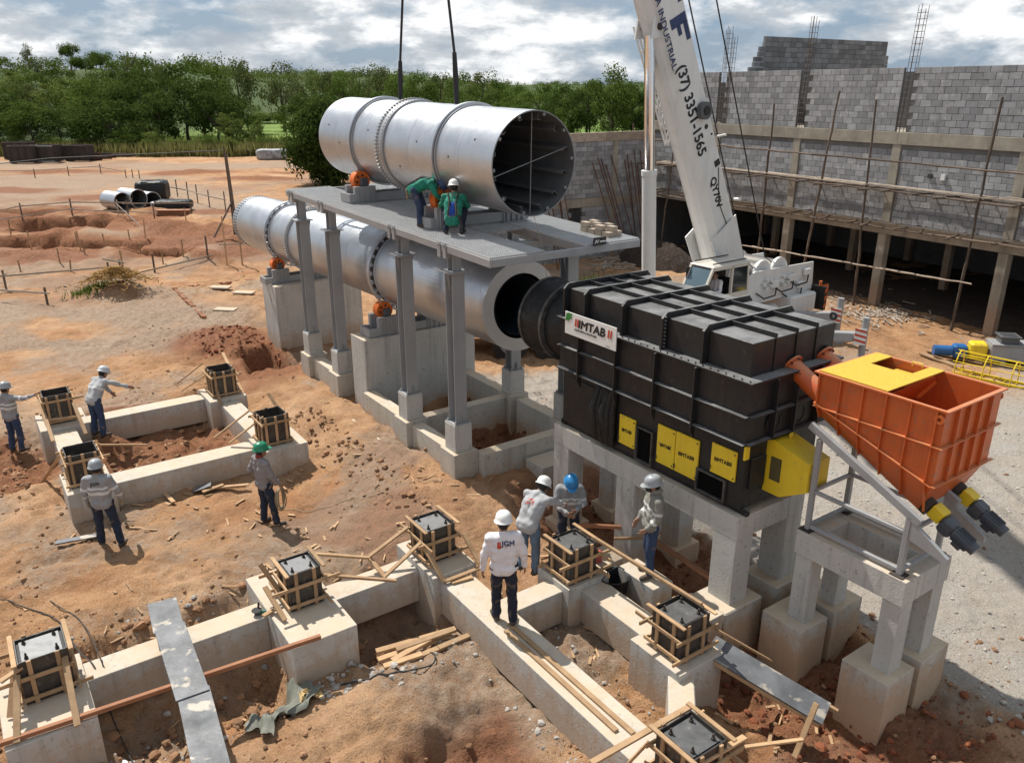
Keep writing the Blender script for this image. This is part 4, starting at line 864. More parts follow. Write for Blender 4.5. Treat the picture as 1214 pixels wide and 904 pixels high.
def column_form(label, cx, cy, zb, h=.62, w=.50, d=.50, plate=True, group=None, seed=0, braces=()):
    q = random.Random(seed); t = T('column_form', label, 'formwork', (cx, cy, zb), group)
    z1 = zb+h; e = .018
    for sx in (-1, 1): part(t, 'panel', MB().box(cx+sx*w/2, cx+sx*(w/2+e), cy-d/2-e, cy+d/2+e, zb+.002, z1+q.uniform(-.01, .01), .002), ply_black)
    for sy in (-1, 1): part(t, 'panel', MB().box(cx-w/2+.001, cx+w/2-.001, cy+sy*d/2, cy+sy*(d/2+e), zb+.002, z1+q.uniform(-.01, .01), .002), ply_black)
    o = w/2+e+.002; p_ = d/2+e+.002
    for k in ((-.30, .30) if plate else (-.42, .0, .42)):          # upright battens
        for sx in (-1, 1): part(t, 'batten', MB().box(cx+sx*o, cx+sx*(o+.028), cy+k*d-.026, cy+k*d+.026, zb+.003, z1+.005+q.uniform(-.02, .02), .002), timber_new)
        for sy in (-1, 1): part(t, 'batten', MB().box(cx+k*w-.026, cx+k*w+.026, cy+sy*p_, cy+sy*(p_+.028), zb+.003, z1+.005+q.uniform(-.02, .02), .002), timber_new)
    o2 = o+.030; p2 = p_+.030
    lv = (.10, .40) if plate else (.06, .50)
    for f in lv:                        # clamps round the battens
        z = zb+f*h/.62
        for sx in (-1, 1): part(t, 'waler', MB().box(cx+sx*o2, cx+sx*(o2+.026), cy-p2-(q.uniform(.0, .10) if q.random() < .7 else q.uniform(.12, .26)), cy+p2+(q.uniform(.0, .10) if q.random() < .7 else q.uniform(.12, .26)), z-.025, z+.025, .002), timber_new)
        for sy in (-1, 1): part(t, 'waler', MB().box(cx-o2-(q.uniform(.0, .10) if q.random() < .7 else q.uniform(.12, .26)), cx+o2+(q.uniform(.0, .10) if q.random() < .7 else q.uniform(.12, .26)), cy+sy*p2, cy+sy*(p2+.026), z-.025+.004, z+.025+.004, .002), timber_new)
    if plate:
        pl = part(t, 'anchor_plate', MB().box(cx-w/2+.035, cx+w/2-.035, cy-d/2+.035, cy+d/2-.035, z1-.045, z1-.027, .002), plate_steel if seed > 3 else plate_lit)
        for sx in (-1, 1):
            for sy in (-1, 1):
                x, y = cx+sx*(w/2-.09), cy+sy*(d/2-.09)
                part(pl, 'anchor_bolt', MB().cyl((x, y, z1-.027), (x, y, z1+.05), .013, 8).cyl((x, y, z1-.026), (x, y, z1-.0), .026, 6), rust_dk)
        for sx in (-1, 1): part(t, 'top_rail', MB().box(cx+sx*(w/2+.02), cx+sx*(w/2+.075), cy-d/2-.1, cy+d/2+.1, z1+.012, z1+.034, .002), timber_new)
        part(t, 'fill', MB().box(cx-w/2+.002, cx+w/2-.002, cy-d/2+.002, cy+d/2-.002, zb, z1-.05), slot_mat)
    else:
        part(t, 'stub_reinforcement', MB().cyl((cx-.15, cy-.15, zb), (cx-.15, cy-.15, zb+.3), .01, 5).cyl((cx+.15, cy+.15, zb), (cx+.15, cy+.15, zb+.3), .01, 5), rebar_mat)
    for (p, r_) in braces: part(t, 'brace', stick(MB(), p, r_, .075, .03), timber_new)
    return t
S = spot
FG = 'column forms with steel anchor plates'
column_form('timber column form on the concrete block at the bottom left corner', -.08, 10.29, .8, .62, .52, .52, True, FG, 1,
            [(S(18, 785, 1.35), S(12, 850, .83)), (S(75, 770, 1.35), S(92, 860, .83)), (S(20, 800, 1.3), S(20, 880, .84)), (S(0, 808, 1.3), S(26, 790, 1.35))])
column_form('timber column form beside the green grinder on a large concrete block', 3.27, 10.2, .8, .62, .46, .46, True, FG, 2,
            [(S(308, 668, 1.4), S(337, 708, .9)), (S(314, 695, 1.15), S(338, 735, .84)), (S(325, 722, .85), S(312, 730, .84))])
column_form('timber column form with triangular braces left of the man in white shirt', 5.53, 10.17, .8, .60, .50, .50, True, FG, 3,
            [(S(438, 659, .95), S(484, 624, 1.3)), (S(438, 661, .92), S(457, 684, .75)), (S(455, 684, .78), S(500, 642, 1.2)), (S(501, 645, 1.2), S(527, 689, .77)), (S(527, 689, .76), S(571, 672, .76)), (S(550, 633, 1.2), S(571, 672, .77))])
column_form('timber column form two bent workers are busy at', 7.04, 8.4, .8, .60, .50, .50, True, FG, 4)
column_form('timber column form beside the sloping grey board near the furnace legs', 7.1, 6.15, .8, .60, .50, .50, True, FG, 5, [(S(846, 744, 1.05), S(914, 783, .15))])
column_form('timber column form cut by the bottom edge of the picture', 5.56, 4.52, .8, .60, .50, .50, True, FG, 6,
            [(S(701, 904, 1.25), S(818, 837, 1.4)), (S(883, 873, 1.25), S(830, 904, 1.3)), (S(768, 880, 1.2), S(745, 904, .8))])
OG = 'open column forms on the ring beams'
column_form('open column form in the far left corner between two workers', 1.27, 20.15, .8, .68, .52, .52, False, OG, 7,
            [(S(46, 471, 1.3), S(63, 523, .8)), (S(87, 477, 1.3), S(102, 514, .8)), (S(54, 498, 1.), S(99, 492, 1.))])
column_form('open column form in front of the worker with grey striped shirt', 1.25, 16.4, .8, .66, .52, .52, False, OG, 8, [(S(51, 570, .1), S(71, 540, 1.1)), (S(118, 527, 1.2), S(175, 527, .76))])
column_form('open column form at the far right corner of the beam square', 4.88, 19.72, .8, .66, .52, .52, False, OG, 9,
            [(S(211, 454, .75), S(241, 430, 1.35)), (S(216, 463, .75), S(250, 441, 1.3)), (S(249, 436, 1.4), S(262, 479, .75)), (S(264, 418, 1.45), S(288, 466, .8))])
column_form('open column form behind the worker with green helmet', 4.92, 16.12, .8, .66, .52, .52, False, OG, 10,
            [(S(254, 519, .76), S(296, 486, 1.35)), (S(272, 525, .8), S(312, 494, 1.35)), (S(318, 466, 1.46), S(340, 500, .9))])
# ---- loose timber: every piece its own thing
def lumber(label, p, q, w=.09, h=.03, mat=None, group=None, name='timber_plank'):
    p = V(p); q = V(q); c = (p+q)/2
    return single(name, label, 'timber', (c.x, c.y, c.z), MB().bar(p, q, w, h, Z, .003), mat or timber_new, group)
lumber('long reddish beam lying across the two front left concrete blocks', S(-20, 888, .86), S(380, 754, .86), .06, .06, timber_red)
lumber('long timber rail from the workers to the form by the sloping board', S(706, 638, 1.46), S(832, 716, 1.46), .05, .045, timber_new)
lumber('reddish timber lying from the footing to the furnace leg', S(738, 615, .82), S(866, 700, .82), .08, .06, timber_red)
lumber('brown timber crossing behind the crouching workers', S(686, 622, .9), S(746, 625, .9), .06, .06, timber_red)
lumber('short timber end beside the red tool case', S(728, 638, .88), S(764, 637, .88), .05, .04, timber_new)
lumber('upper timber rail running from the grinder block to the triangular brace', S(369, 656, 1.1), S(438, 661, .96), .05, .04, timber_new)
lumber('lower timber rail running from the grinder block to the triangular brace', S(368, 680, 1.12), S(470, 688, .96), .05, .04, timber_new)
lumber('timber stake standing askew at the bottom right', S(968, 833, .75), S(942, 897, .1), .07, .03, timber_new)
lumber('thin timber lath running to the leaning stake', S(883, 885, .5), S(952, 876, .48), .05, .03, timber_new)
lumber('left sawn board lying on the long ground beam', (5.42, 7.9, .72), (5.43, 5.55, .72), .07, .03, timber_new)
lumber('right sawn board lying on the long ground beam', (5.55, 8.0, .72), (5.57, 5.4, .72), .07, .03, timber_new)
lumber('short sawn offcut lying on the ground beam by the man in white', S(535, 690, .725), S(560, 683, .725), .1, .03, timber_new)
PG = 'sawn planks heaped on the bare mound'
zb = gzp(4.45, 8.75)+.06
for i, (a, b, dz, lab) in enumerate((((450, 795), (550, 757), .0, 'longest sawn plank at the front of the heap'), ((448, 782), (535, 752), .0, 'sawn plank in the middle of the heap'), ((446, 772), (540, 745), .03, 'sawn plank at the back of the heap'),
        ((465, 783), (510, 757), .07, 'sawn plank lying askew on top of the heap'), ((470, 770), (538, 746), .09, 'upper sawn plank on the far side of the heap'), ((520, 768), (577, 744), .04, 'sawn plank pointing right out of the heap'), ((455, 790), (500, 775), .06, 'short sawn plank on the near end of the heap'))):
    lumber(lab, S(*a, zb+dz), S(*b, zb+dz+.02), .1, .045, timber_new, PG)
PG = 'sawn laths heaped by the left ring beam'
zb = gzp(3.1, 15.3)+.05
for i, (a, b, dz, lab) in enumerate((((168, 576), (229, 586), .0, 'long sawn lath in front of the ring beam heap'), ((184, 573), (206, 595), .05, 'lath across the ring beam heap'), ((200, 563), (210, 578), .03, 'short lath at the back of the ring beam heap'), ((196, 580), (292, 576), .03, 'longest lath reaching right from the ring beam heap'),
        ((230, 580), (295, 574), .06, 'upper lath at the right of the ring beam heap'), ((182, 592), (202, 598), .0, 'lath offcut before the ring beam heap'), ((240, 583), (265, 574), .08, 'lath offcut on the ring beam heap'))):
    lumber(lab, S(*a, zb+dz), S(*b, zb+dz+.02), .08, .03, timber_new, PG)
single('steel_sheet', 'small grey sheet leaning on the lath heap', 'sheet', tuple(S(239, 577, zb+.1)), MB().bar(S(228, 581, zb+.06), S(250, 573, zb+.16), .2, .006), walk_steel)
single('steel_sheet', 'narrow grey board lying left of the striped worker', 'board', tuple(S(92, 640, gzp(.8, 15.5)+.05)), MB().bar(S(66, 643, gzp(.5, 15.6)+.06), S(116, 634, gzp(1.1, 15.3)+.06), .14, .03, Z, .004), walk_steel)
# grey walkway boards over the trench
wb = [(S(192, 712, .90), S(200, 745, .90), .40), (S(201, 742, .925), S(228, 822, .925), .40), (S(229, 818, .905), S(256, 930, .905), .39)]
for i, (p, q, w) in enumerate(wb):
    lab = ('worn grey walkway board at the far bank of the trench', 'middle worn grey walkway board across the ground beam', 'nearest worn grey walkway board running out of the picture')[i]
    q = q+(q-p).normalized()*.04
    single('walkway_board', lab, 'board', tuple((p+q)/2), MB().bar(p, q, w, .022, Z, .003), walk_steel, 'walkway boards over the trench')
p, q = S(842, 764, .80), S(980, 846, .42)
t = T('sloping_board', 'dark worn board sloping from the form down to the right', 'board', tuple((p+q)/2)); part(t, 'board', MB().bar(p, q, .46, .022, Z, .003), walk_steel)
for f in (.0, 1.): part(t, 'edge_batten', MB().bar(p+V((-.2+.4*f, -.03, -.045)), q+V((-.2+.4*f, -.03, -.045)), .05, .06), timber_new)
# ---- small things lying about
def grinder():
    p = S(317, 727, .70); t = T('angle_grinder', 'green angle grinder lying on the ground beam by the large block', 'power tool', tuple(p)); gm = pbr('green_tool_plastic', (.03, .15, .10), .5)
    a = p+V((-.10, .05, .04)); b = p+V((.16, -.07, .04))
    part(t, 'body', MB().tube([a, a.lerp(b, .3), a.lerp(b, .7), b], [.035, .033, .028, .034], 12), gm, 40)
    d = (b-a).normalized(); part(t, 'gear_head', MB().box(-.04, .04, -.035, .035, -.035, .035, .008, 0, frame_M(a-d*.03, d, Z)), motor_grey)
    part(t, 'disc', MB().cyl(a-d*.035+V((0, 0, .035)), a-d*.035+V((0, 0, .04)), .075, 24), rubber); part(t, 'side_handle', MB().cyl(a-d*.03+V((.03, .03, 0)), a-d*.03+V((.05, .06, .12)), .016, 10), rubber)
grinder()
def cloth(name, label, cat, c, sx, sy, mat, seed, rz=0, zamp=.16):
    q = random.Random(seed); n = 26; vs = []; fs = []
    for j in range(n):
        for i in range(n):
            u = i/(n-1)-.5; v = j/(n-1)-.5
            e = 1-.25*math.sin(3.1*u*6.28+seed)*abs(v)-.2*math.cos(2.3*v*6.28+seed*2)*abs(u)
            x, y = u*sx*e, v*sy*e+.12*math.sin(u*7+seed)
            x, y = c[0]+x*math.cos(rz)-y*math.sin(rz), c[1]+x*math.sin(rz)+y*math.cos(rz)
            P_ = fr(x, y); f = zamp*(.5+.5*math.sin(u*11+2.5*math.sin(v*5+seed))*math.cos(v*6+u*4))*(1-1.6*max(abs(u), abs(v))**2)
            vs.append((x, y, gz(P_.x, P_.y)+.05+max(0, f)+.02*q.random()))
    for j in range(n-1):
        for i in range(n-1): a = j*n+i; fs.append((a, a+1, a+n+1, a+n))
    return single(name, label, cat, (c[0], c[1], vs[n*n//2][2]), MB().add(vs, fs), mat, None, 60)
cc = S(332, 842, .12); cloth('tarpaulin', 'crumpled grey green tarpaulin lying on the ground below the large block', 'tarpaulin', (cc.x, cc.y), .95, .55, tarp, 3, .5, .17)
cc = S(366, 830, .12); cloth('sack', 'flattened pale yellow sack beside the crumpled tarpaulin', 'sack', (cc.x, cc.y), .26, .2, sack, 9, .2, .08)
cc = S(144, 896, 0); single('cutting_disc', 'small white disc lying on the soil at the bottom left', 'disc', (cc.x, cc.y, gzp(cc.x, cc.y)), MB().cyl((cc.x, cc.y, gzp(cc.x, cc.y)+.03), (cc.x, cc.y, gzp(cc.x, cc.y)+.045), .055, 20), sign_white)
def tool_case():
    p = V((7.62, 8.05, .3)); t = T('tool_bucket', 'black rubber bucket of tools behind the workers form', 'bucket', tuple(p))
    M = Matrix.Translation(p); part(t, 'tub', MB().lathe([(.0, .02), (.19, .02), (.25, .42), (.265, .43), (.24, .42), (.18, .05)], 28, M), black_shiny, 40)
    part(t, 'handle', MB().tube([p+V((-.25, 0, .42)), p+V((-.1, 0, .55)), p+V((.1, 0, .55)), p+V((.25, 0, .42))], .012, 6), rubber)
    p = V((7.72, 8.62, .62)); red = pbr('pink_red_plastic', (.60, .10, .09), .45)
    t = T('tool_case', 'small pink red tool case on the footing behind the form', 'tool case', tuple(p))
    part(t, 'case', MB().box(p.x-.12, p.x+.12, p.y-.06, p.y+.06, p.z, p.z+.2, .02), red); part(t, 'handle', MB().tube([p+V((-.05, 0, .2)), p+V((-.05, 0, .24)), p+V((.05, 0, .24)), p+V((.05, 0, .2))], .01, 6), rubber)
    single('footing_block', 'rough concrete footing stub behind the two bent workers', 'concrete block', (7.9, 8.7, 0), MB().box(7.6, 8.2, 8.45, 8.95, -.2, .62, .006), concrete)
tool_case()
def hose(label, pts, r=.012, mat=None, dz=.015):
    P_ = [V(p) for p in pts]; out = []
    for i in range(len(P_)-1):
        a = P_[max(i-1, 0)]; b = P_[i]; c = P_[i+1]; d = P_[min(i+2, len(P_)-1)]
        for k in range(8):
            s = k/8; out.append(.5*((2*b)+(c-a)*s+(2*a-5*b+4*c-d)*s*s+(3*b-a-3*c+d)*s**3))
    out.append(P_[-1])
    out = [V((p.x, p.y, max(p.z, gzp(p.x, p.y)+dz))) for p in out]
    return single('cable', label, 'cable', tuple(out[0]), MB().tube(out, r, 6), mat or rubber, None, 60)
def G(u, v, z=.15): p = S(u, v, z); return V((p.x, p.y, gzp(p.x, p.y)+.015))
hose('thin dark cable curling below the heap of planks', [G(405, 812), G(440, 808), G(480, 808), G(512, 798), G(515, 782), G(500, 765)])
hose('thin cable trailing across the soil beside the rope man', [G(332, 602), G(370, 604), G(420, 600), G(480, 595), G(540, 592)], .005, rope_mat)
hose('dark cable hanging over the ground beam at the left', [G(0, 712), G(40, 722), G(70, 738), S(92, 770, .4), S(112, 790, .72), G(125, 830)], .01)
hose('dark cable lying along the trench at the left', [G(60, 715), G(100, 745), S(118, 778, .72), S(122, 788, .72), G(130, 838), G(160, 890)], .008)

def offcuts():
    g = random.Random(91); m = MB()
    for (u0, u1, v0, v1, n) in ((60, 360, 500, 640, 60), (270, 480, 620, 760, 40), (480, 760, 560, 720, 50), (620, 860, 640, 880, 60), (0, 300, 700, 900, 40), (880, 1010, 700, 890, 30), (380, 640, 470, 600, 30)):
        for _ in range(n):
            p = spot(g.uniform(u0, u1), g.uniform(v0, v1), .15); a = g.random()*3.14; L_ = g.uniform(.05, .28); z = gzp(p.x, p.y)+.02
            m.bar((p.x-L_/2*math.cos(a), p.y-L_/2*math.sin(a), z), (p.x+L_/2*math.cos(a), p.y+L_/2*math.sin(a), z+g.uniform(0, .03)), g.uniform(.02, .05), .015)
    o = m.build('timber_offcuts', timber_new); place(o, (0, 0, 0)); tag(o, 'small timber offcuts and splinters littering the soil', 'offcuts', kind='stuff')
offcuts()
# ---------------------------------------------------------------- unfinished block building (axes turned 31 degrees, origin at a facade column)
BO = inv(14.14, 30.48, BA)
def TB(name, label, cat, loc=(0, 0, 0), group=None):
    t = thing(name, label, cat, (BO[0]+loc[0], BO[1]+loc[1], loc[2]), BA, group); ORG[t] = V(loc); return t
def fr_b(x, y, z=0): return fr(BO[0]+x, BO[1]+y, z, BA)
BL, BH = .415, .218
_unit = MB().box(-BL/2+.007, BL/2-.007, -.07, .07, .006, BH-.006, .006).mesh('block', block_mat)
_half = MB().box(-BL/4+.007, BL/4-.007, -.07, .07, .006, BH-.006, .006).mesh('block', block_mat)
def course_blocks(y0, y1, z0, n, step=None):
    """(centre, z, full?) of running-bond blocks between y0 and y1"""
    out = []
    for r in range(n):
        y = y0; k = 0
        if r % 2: out.append((y+BL/4, z0+r*BH, False)); y += BL/2
        while y+BL <= y1+.02: out.append((y+BL/2, z0+r*BH, True)); y += BL
        if y1-y > BL*.3: out.append((y+min(y1-y, BL/2)/2 if y1-y < BL*.75 else y+BL/4, z0+r*BH, False))
    return out
building = TB('block_building', 'unfinished grey block building with open ground floor behind the crane', 'building', (0, 0, 0))
def make_building():
    t = building; SPC = 4.55; KS = range(-3, 4)
    cands = []
    for k in KS:
        y = k*SPC
        part(t, 'column', MB().box(-.16, .16, y-.17, y+.17, -.4, 2.88, .01), concrete_old)
        part(t, 'column', MB().box(-.11, .11, y-.17, y+.17, 3.32, 6.12, .01), concrete_old)
        if k < 3:
            yb = y+SPC
            for (z0, z1) in ((2.88, 3.32), (6.12, 6.55)): part(t, 'ring_beam', MB().box(-.13, .13, y-.17 if k == -3 else y+.0, yb, z0, z1, .008), concrete_old)
            part(t, 'wall', MB().box(-.05, .05, y+.172, yb-.172, 3.32, 6.118), mortar)
            g0, g1 = y+.20, yb-.24
            part(t, 'wall', MB().box(-.05, .05, g0, g1, 6.55, 8.72), mortar)
            for (c, z, f) in course_blocks(y+.18, yb-.18, 3.33, 12): cands.append((c, z, f))
            cands += [(c, z, f) for (c, z, f) in course_blocks(g0, g1, 6.56, 10)]
    for k in (2,): pass
    cands.sort(key=lambda a: (fr_b(0, a[0], 0).length))
    inview = [c for c in cands if c[0] > -6.2]
    for (c, z, f) in inview[:300]:
        o = obj('block', _unit if f else _half, t, (rng.uniform(-.004, .004), c, z)); o.rotation_euler = (0, 0, R(90))
    rest = MB()
    for (c, z, f) in inview[300:]:
        w = (BL if f else BL/2)/2-.007; rest.box(-.07, .07, c-w, c+w, z+.006, z+BH-.006, .005)
    tag(part(t, 'block_courses', rest, block_mat), kind='stuff')
    # floors, inner columns, back walls
    part(t, 'floor_slab', MB().box(.15, 9.0, -3*SPC, 3*SPC, 3.02, 3.28), concrete_old)
    part(t, 'floor_slab', MB().box(.15, 9.0, -3*SPC, 3*SPC, 6.2, 6.5), concrete_old)
    for k in range(-3, 4):
        for x in (4.5, 8.8): part(t, 'inner_column', MB().box(x-.14, x+.14, k*SPC-.14, k*SPC+.14, -.3, 3.0, .01), concrete_old)
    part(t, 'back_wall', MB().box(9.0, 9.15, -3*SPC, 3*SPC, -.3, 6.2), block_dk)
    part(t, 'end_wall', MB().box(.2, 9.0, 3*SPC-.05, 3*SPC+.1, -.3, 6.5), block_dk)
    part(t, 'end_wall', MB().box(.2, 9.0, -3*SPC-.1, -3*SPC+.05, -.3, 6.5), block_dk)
    # tall cross wall behind the parapet, built course by course with toothed end
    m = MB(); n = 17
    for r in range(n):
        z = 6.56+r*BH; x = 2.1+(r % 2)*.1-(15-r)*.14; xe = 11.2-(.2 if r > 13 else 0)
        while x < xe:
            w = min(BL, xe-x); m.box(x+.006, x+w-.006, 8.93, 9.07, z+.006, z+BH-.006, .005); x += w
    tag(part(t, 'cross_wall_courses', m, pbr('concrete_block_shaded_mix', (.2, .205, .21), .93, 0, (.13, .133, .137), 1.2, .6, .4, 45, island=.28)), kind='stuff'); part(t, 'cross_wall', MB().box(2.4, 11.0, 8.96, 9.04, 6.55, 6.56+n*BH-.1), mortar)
    # door gap frame and starter bars
    fm = MB(); yy = 6.2
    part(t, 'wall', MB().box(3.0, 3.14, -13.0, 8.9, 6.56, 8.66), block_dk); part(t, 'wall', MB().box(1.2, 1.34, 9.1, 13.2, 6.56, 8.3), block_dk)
    part(t, 'shaded_dirt_floor', MB().box(.6, 8.9, -13.4, 13.4, -.02, .16), pbr('shade_dark_soil', (.075, .052, .038), 1, 0, (.04, .028, .02), 2, .8, .8, 12, dist=.08))  # near-black sheet over the soil; the interior shade is put into its colour
    for (y, zt, w) in ((0.0, 10.7, .2), (4.55, 10.6, .18), (9.1, 10.5, .16), (8.75, 10.2, .12), (13.6, 8.9, .12)):
        c = MB(); lean = .12
        for sx in (-1, 1):
            for sy in (-1, 1): c.tube([(sx*.08, y+sy*w*.7, 6.5), (sx*.08+.02, y+sy*w*.7-lean, zt+rng.uniform(-.12, .1))], .010, 5)
        c.tube([(-.085, y, 6.5), (-.085, y-lean, zt+.1)], .010, 5)
        z = 6.7
        while z < zt-.2:
            s = -(z-6.5)/(zt-6.5)*lean
            for a, b in (((-.085, -w*.72), (.085, -w*.72)), ((.085, -w*.72), (.085, w*.72)), ((.085, w*.72), (-.085, w*.72)), ((-.085, w*.72), (-.085, -w*.72))):
                c.tube([(a[0], y+a[1]+s, z), (b[0], y+b[1]+s, z)], .006, 4)
            z += .2
        tag(part(t, 'starter_bars', c, rebar_mat), kind='stuff')
    # two small vents on the middle wall
    part(t, 'vent_pipe', MB().box(-.14, -.02, -1.55, -1.4, 5.05, 5.2), slot_mat); part(t, 'vent_pipe', MB().box(-.16, -.02, -2.05, -1.9, 5.02, 5.22), sign_white)
make_building()
def wobble(p, q, n=9, a=.05, r=.05, seed=0):
    g = random.Random(seed); p = V(p); q = V(q); pts = []; rs = []
    for i in range(n):
        f = i/(n-1); o = V((g.uniform(-a, a), g.uniform(-a, a), g.uniform(-a, a)))*(0 if i in (0, n-1) else 1); pts.append(p.lerp(q, f)+o); rs.append(r*(1.1-.35*f)*g.uniform(.85, 1.15))
    return MB().tube(pts, rs, 7)
def scaffold():
    t = TB('timber_scaffold', 'rough pole scaffold standing along the block building', 'scaffold', (-.8, 0, 0))
    for i, (a, b) in enumerate((((-.85, 2.2, 7.95), (-.75, 3.0, 0)), ((-.85, .59, 7.66), (-.75, .36, 0)), ((-.85, -3.89, 7.78), (-.75, -3.64, 0)), ((-.85, 5.28, 7.46), (-.75, 5.4, 0)), ((-.85, 11.1, 5.6), (-.75, 11.8, 0)), ((-.85, 9.13, 3.2), (-.75, 9.7, 0)), ((-.85, -8, 7.6), (-.75, -7.8, 0)), ((-.85, 14.2, 6.4), (-.8, 14.4, 0)))):
        part(t, 'standard', wobble(b, a, 12, .025, .05, i), timber_old, 60)
    for i, (z0, z1, x, y0, y1, r) in enumerate(((5.72, 5.5, -.9, 13.5, -8, .05), (4.62, 4.5, -.9, 13.5, -8, .05), (3.12, 3.3, -.9, 13.5, -8, .045), (1.5, 1.85, -.95, 8.5, -3.95, .05), (4.62, 4.5, -.2, 13.5, -8, .04))):
        seg = 4; 
        for s in range(seg):
            a = s/seg-.015; b = (s+1)/seg+.015; lerp = lambda u, v, f: u+(v-u)*f
            part(t, 'ledger', wobble((x, lerp(y0, y1, a), lerp(z0, z1, a)), (x, lerp(y0, y1, b), lerp(z0, z1, b)), 9, .018, r*.75, 20+i*5+s), timber_pale if i == 3 else timber_old, 60)
    g = random.Random(4); y = 13.0
    while y > -8:
        L_ = g.uniform(2., 3.2)
        for k in range(3): part(t, 'plank', MB().bar((-.82+k*.2, y, 4.70+g.uniform(-.02, .02)), (-.82+k*.2, y-L_, 4.68+g.uniform(-.02, .02)), .17, .03), timber_pale)
        y -= L_*.97
    y = 13.0
    while y > -8:
        part(t, 'putlog', wobble((-1.25-g.random()*.3, y, 4.56), (0, y+g.uniform(-.2, .2), 4.56), 4, .02, .035, int(y*10)), timber_old, 60)
        part(t, 'putlog', wobble((-1.1-g.random()*.5, y+.5, 3.28), (-.1, y+.5+g.uniform(-.5, .5), 3.36), 4, .02, .035, int(y*11)), timber_old, 60)
        y -= g.uniform(.8, 1.5)
    y = 8.
    while y > -8:
        L_ = g.uniform(1.5, 2.6); part(t, 'plank', MB().bar((-.5, y, 3.36), (-.45, y-L_, 3.36), .3, .03), timber_pale); y -= L_*1.05
scaffold()
ORD = 'first second third fourth fifth sixth seventh eighth ninth tenth eleventh twelfth thirteenth fourteenth fifteenth sixteenth seventeenth eighteenth nineteenth twentieth'.split()
def side_wall():
    """the lower block wall that closes the yard behind the platform"""
    t = TB('yard_wall', 'long grey block wall with brown top boards behind the upper drum', 'wall', (-5, 13.2, 0))
    X0, X1, Y = -13.5, -.3, 13.3; m = MB(); n = 26
    for r in range(n):
        if r in (12, 13): continue
        z = .0+r*BH; x = X0+(r % 2)*BL/2
        while x < X1:
            w = min(BL, X1-x)
            if not (-5.35 < x+w/2 < -4.55 and 1.6 < z < 3.0): m.box(x+.006, x+w-.006, Y-.08, Y+.08, z+.005, z+BH-.005, .004)
            x += w
    tag(part(t, 'block_courses', m, block_mat), kind='stuff')
    part(t, 'wall', MB().box(X0, -5.35, Y-.05, Y+.05, -.4, n*BH), mortar); part(t, 'wall', MB().box(-4.55, X1, Y-.05, Y+.05, -.4, n*BH), mortar); part(t, 'wall', MB().box(-5.35, -4.55, Y-.05, Y+.05, 3.05, n*BH), mortar); part(t, 'wall', MB().box(-5.35, -4.55, Y-.05, Y+.05, -.4, 1.6), mortar)
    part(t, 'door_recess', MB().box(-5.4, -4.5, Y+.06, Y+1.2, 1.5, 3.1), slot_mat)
    part(t, 'belt_beam', MB().box(X0, X1, Y-.09, Y+.09, 12*BH+.01, 14*BH-.01), concrete_old)
    for x in (-2.7, -7.6): part(t, 'pilaster', MB().box(x-.14, x+.14, Y-.13, Y-.082, -.3, n*BH), concrete_old)
    g = random.Random(8); x = X0
    while x < X1:
        L_ = g.uniform(2.2, 3.2); part(t, 'top_board', MB().box(x, min(x+L_-.03, X1), Y-.1, Y+.1, n*BH+.01, n*BH+.42+g.uniform(-.02, .02)), timber_pale); x += L_
    L = [(-1.2, 'slim'), (-1.35, ''), (-1.6, ''), (-1.75, ''), (-2.0, ''), (-2.15, ''), (-3.0, ''), (-3.3, ''), (-3.6, ''), (-3.8, ''), (-4.1, ''), (-6.0, ''), (-6.25, ''), (-6.4, ''), (-6.7, ''), (-7.0, '')]
    for i, (x, _) in enumerate(L):
        lean = g.uniform(-.1, .15)+(.9 if -4.2 < x < -2.9 else .05); h = g.uniform(4.5, 5.3)
        p = fr_b(x+lean, Y-1.3-g.random()*.3, 0); p.z = gz(p.x, p.y); q_ = fr_b(x, Y-.16, h)
        a = inv(p.x, p.y); b = inv(q_.x, q_.y)
        single('leaning_rod', f'{ORD[len(L)-1-i]} rusty rod from the left leaning on the yard wall', 'rod', (a[0], a[1], p.z), MB().tube([(a[0], a[1], p.z), (b[0], b[1], h)], .028, 7), rust, 'rods leaning on the yard wall')
side_wall()
def heap():
    g = random.Random(3); n = 22; vs = []; fs = []
    for j in range(n):
        for i in range(n):
            u = i/(n-1)*2-1; v = j/(n-1)*2-1; r = min(1, math.hypot(u, v)); z = 1.25*(1-r*r)**.8+g.uniform(-.06, .06)*(r < .98)
            vs.append((u*1.5, v*2.4, z-.05))
    for j in range(n-1):
        for i in range(n-1): a = j*n+i; fs.append((a, a+1, a+n+1, a+n))
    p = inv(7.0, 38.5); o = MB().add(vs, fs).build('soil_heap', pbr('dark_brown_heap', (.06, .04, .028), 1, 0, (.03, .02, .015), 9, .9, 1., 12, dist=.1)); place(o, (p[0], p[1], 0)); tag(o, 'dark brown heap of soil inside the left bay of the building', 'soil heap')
heap()
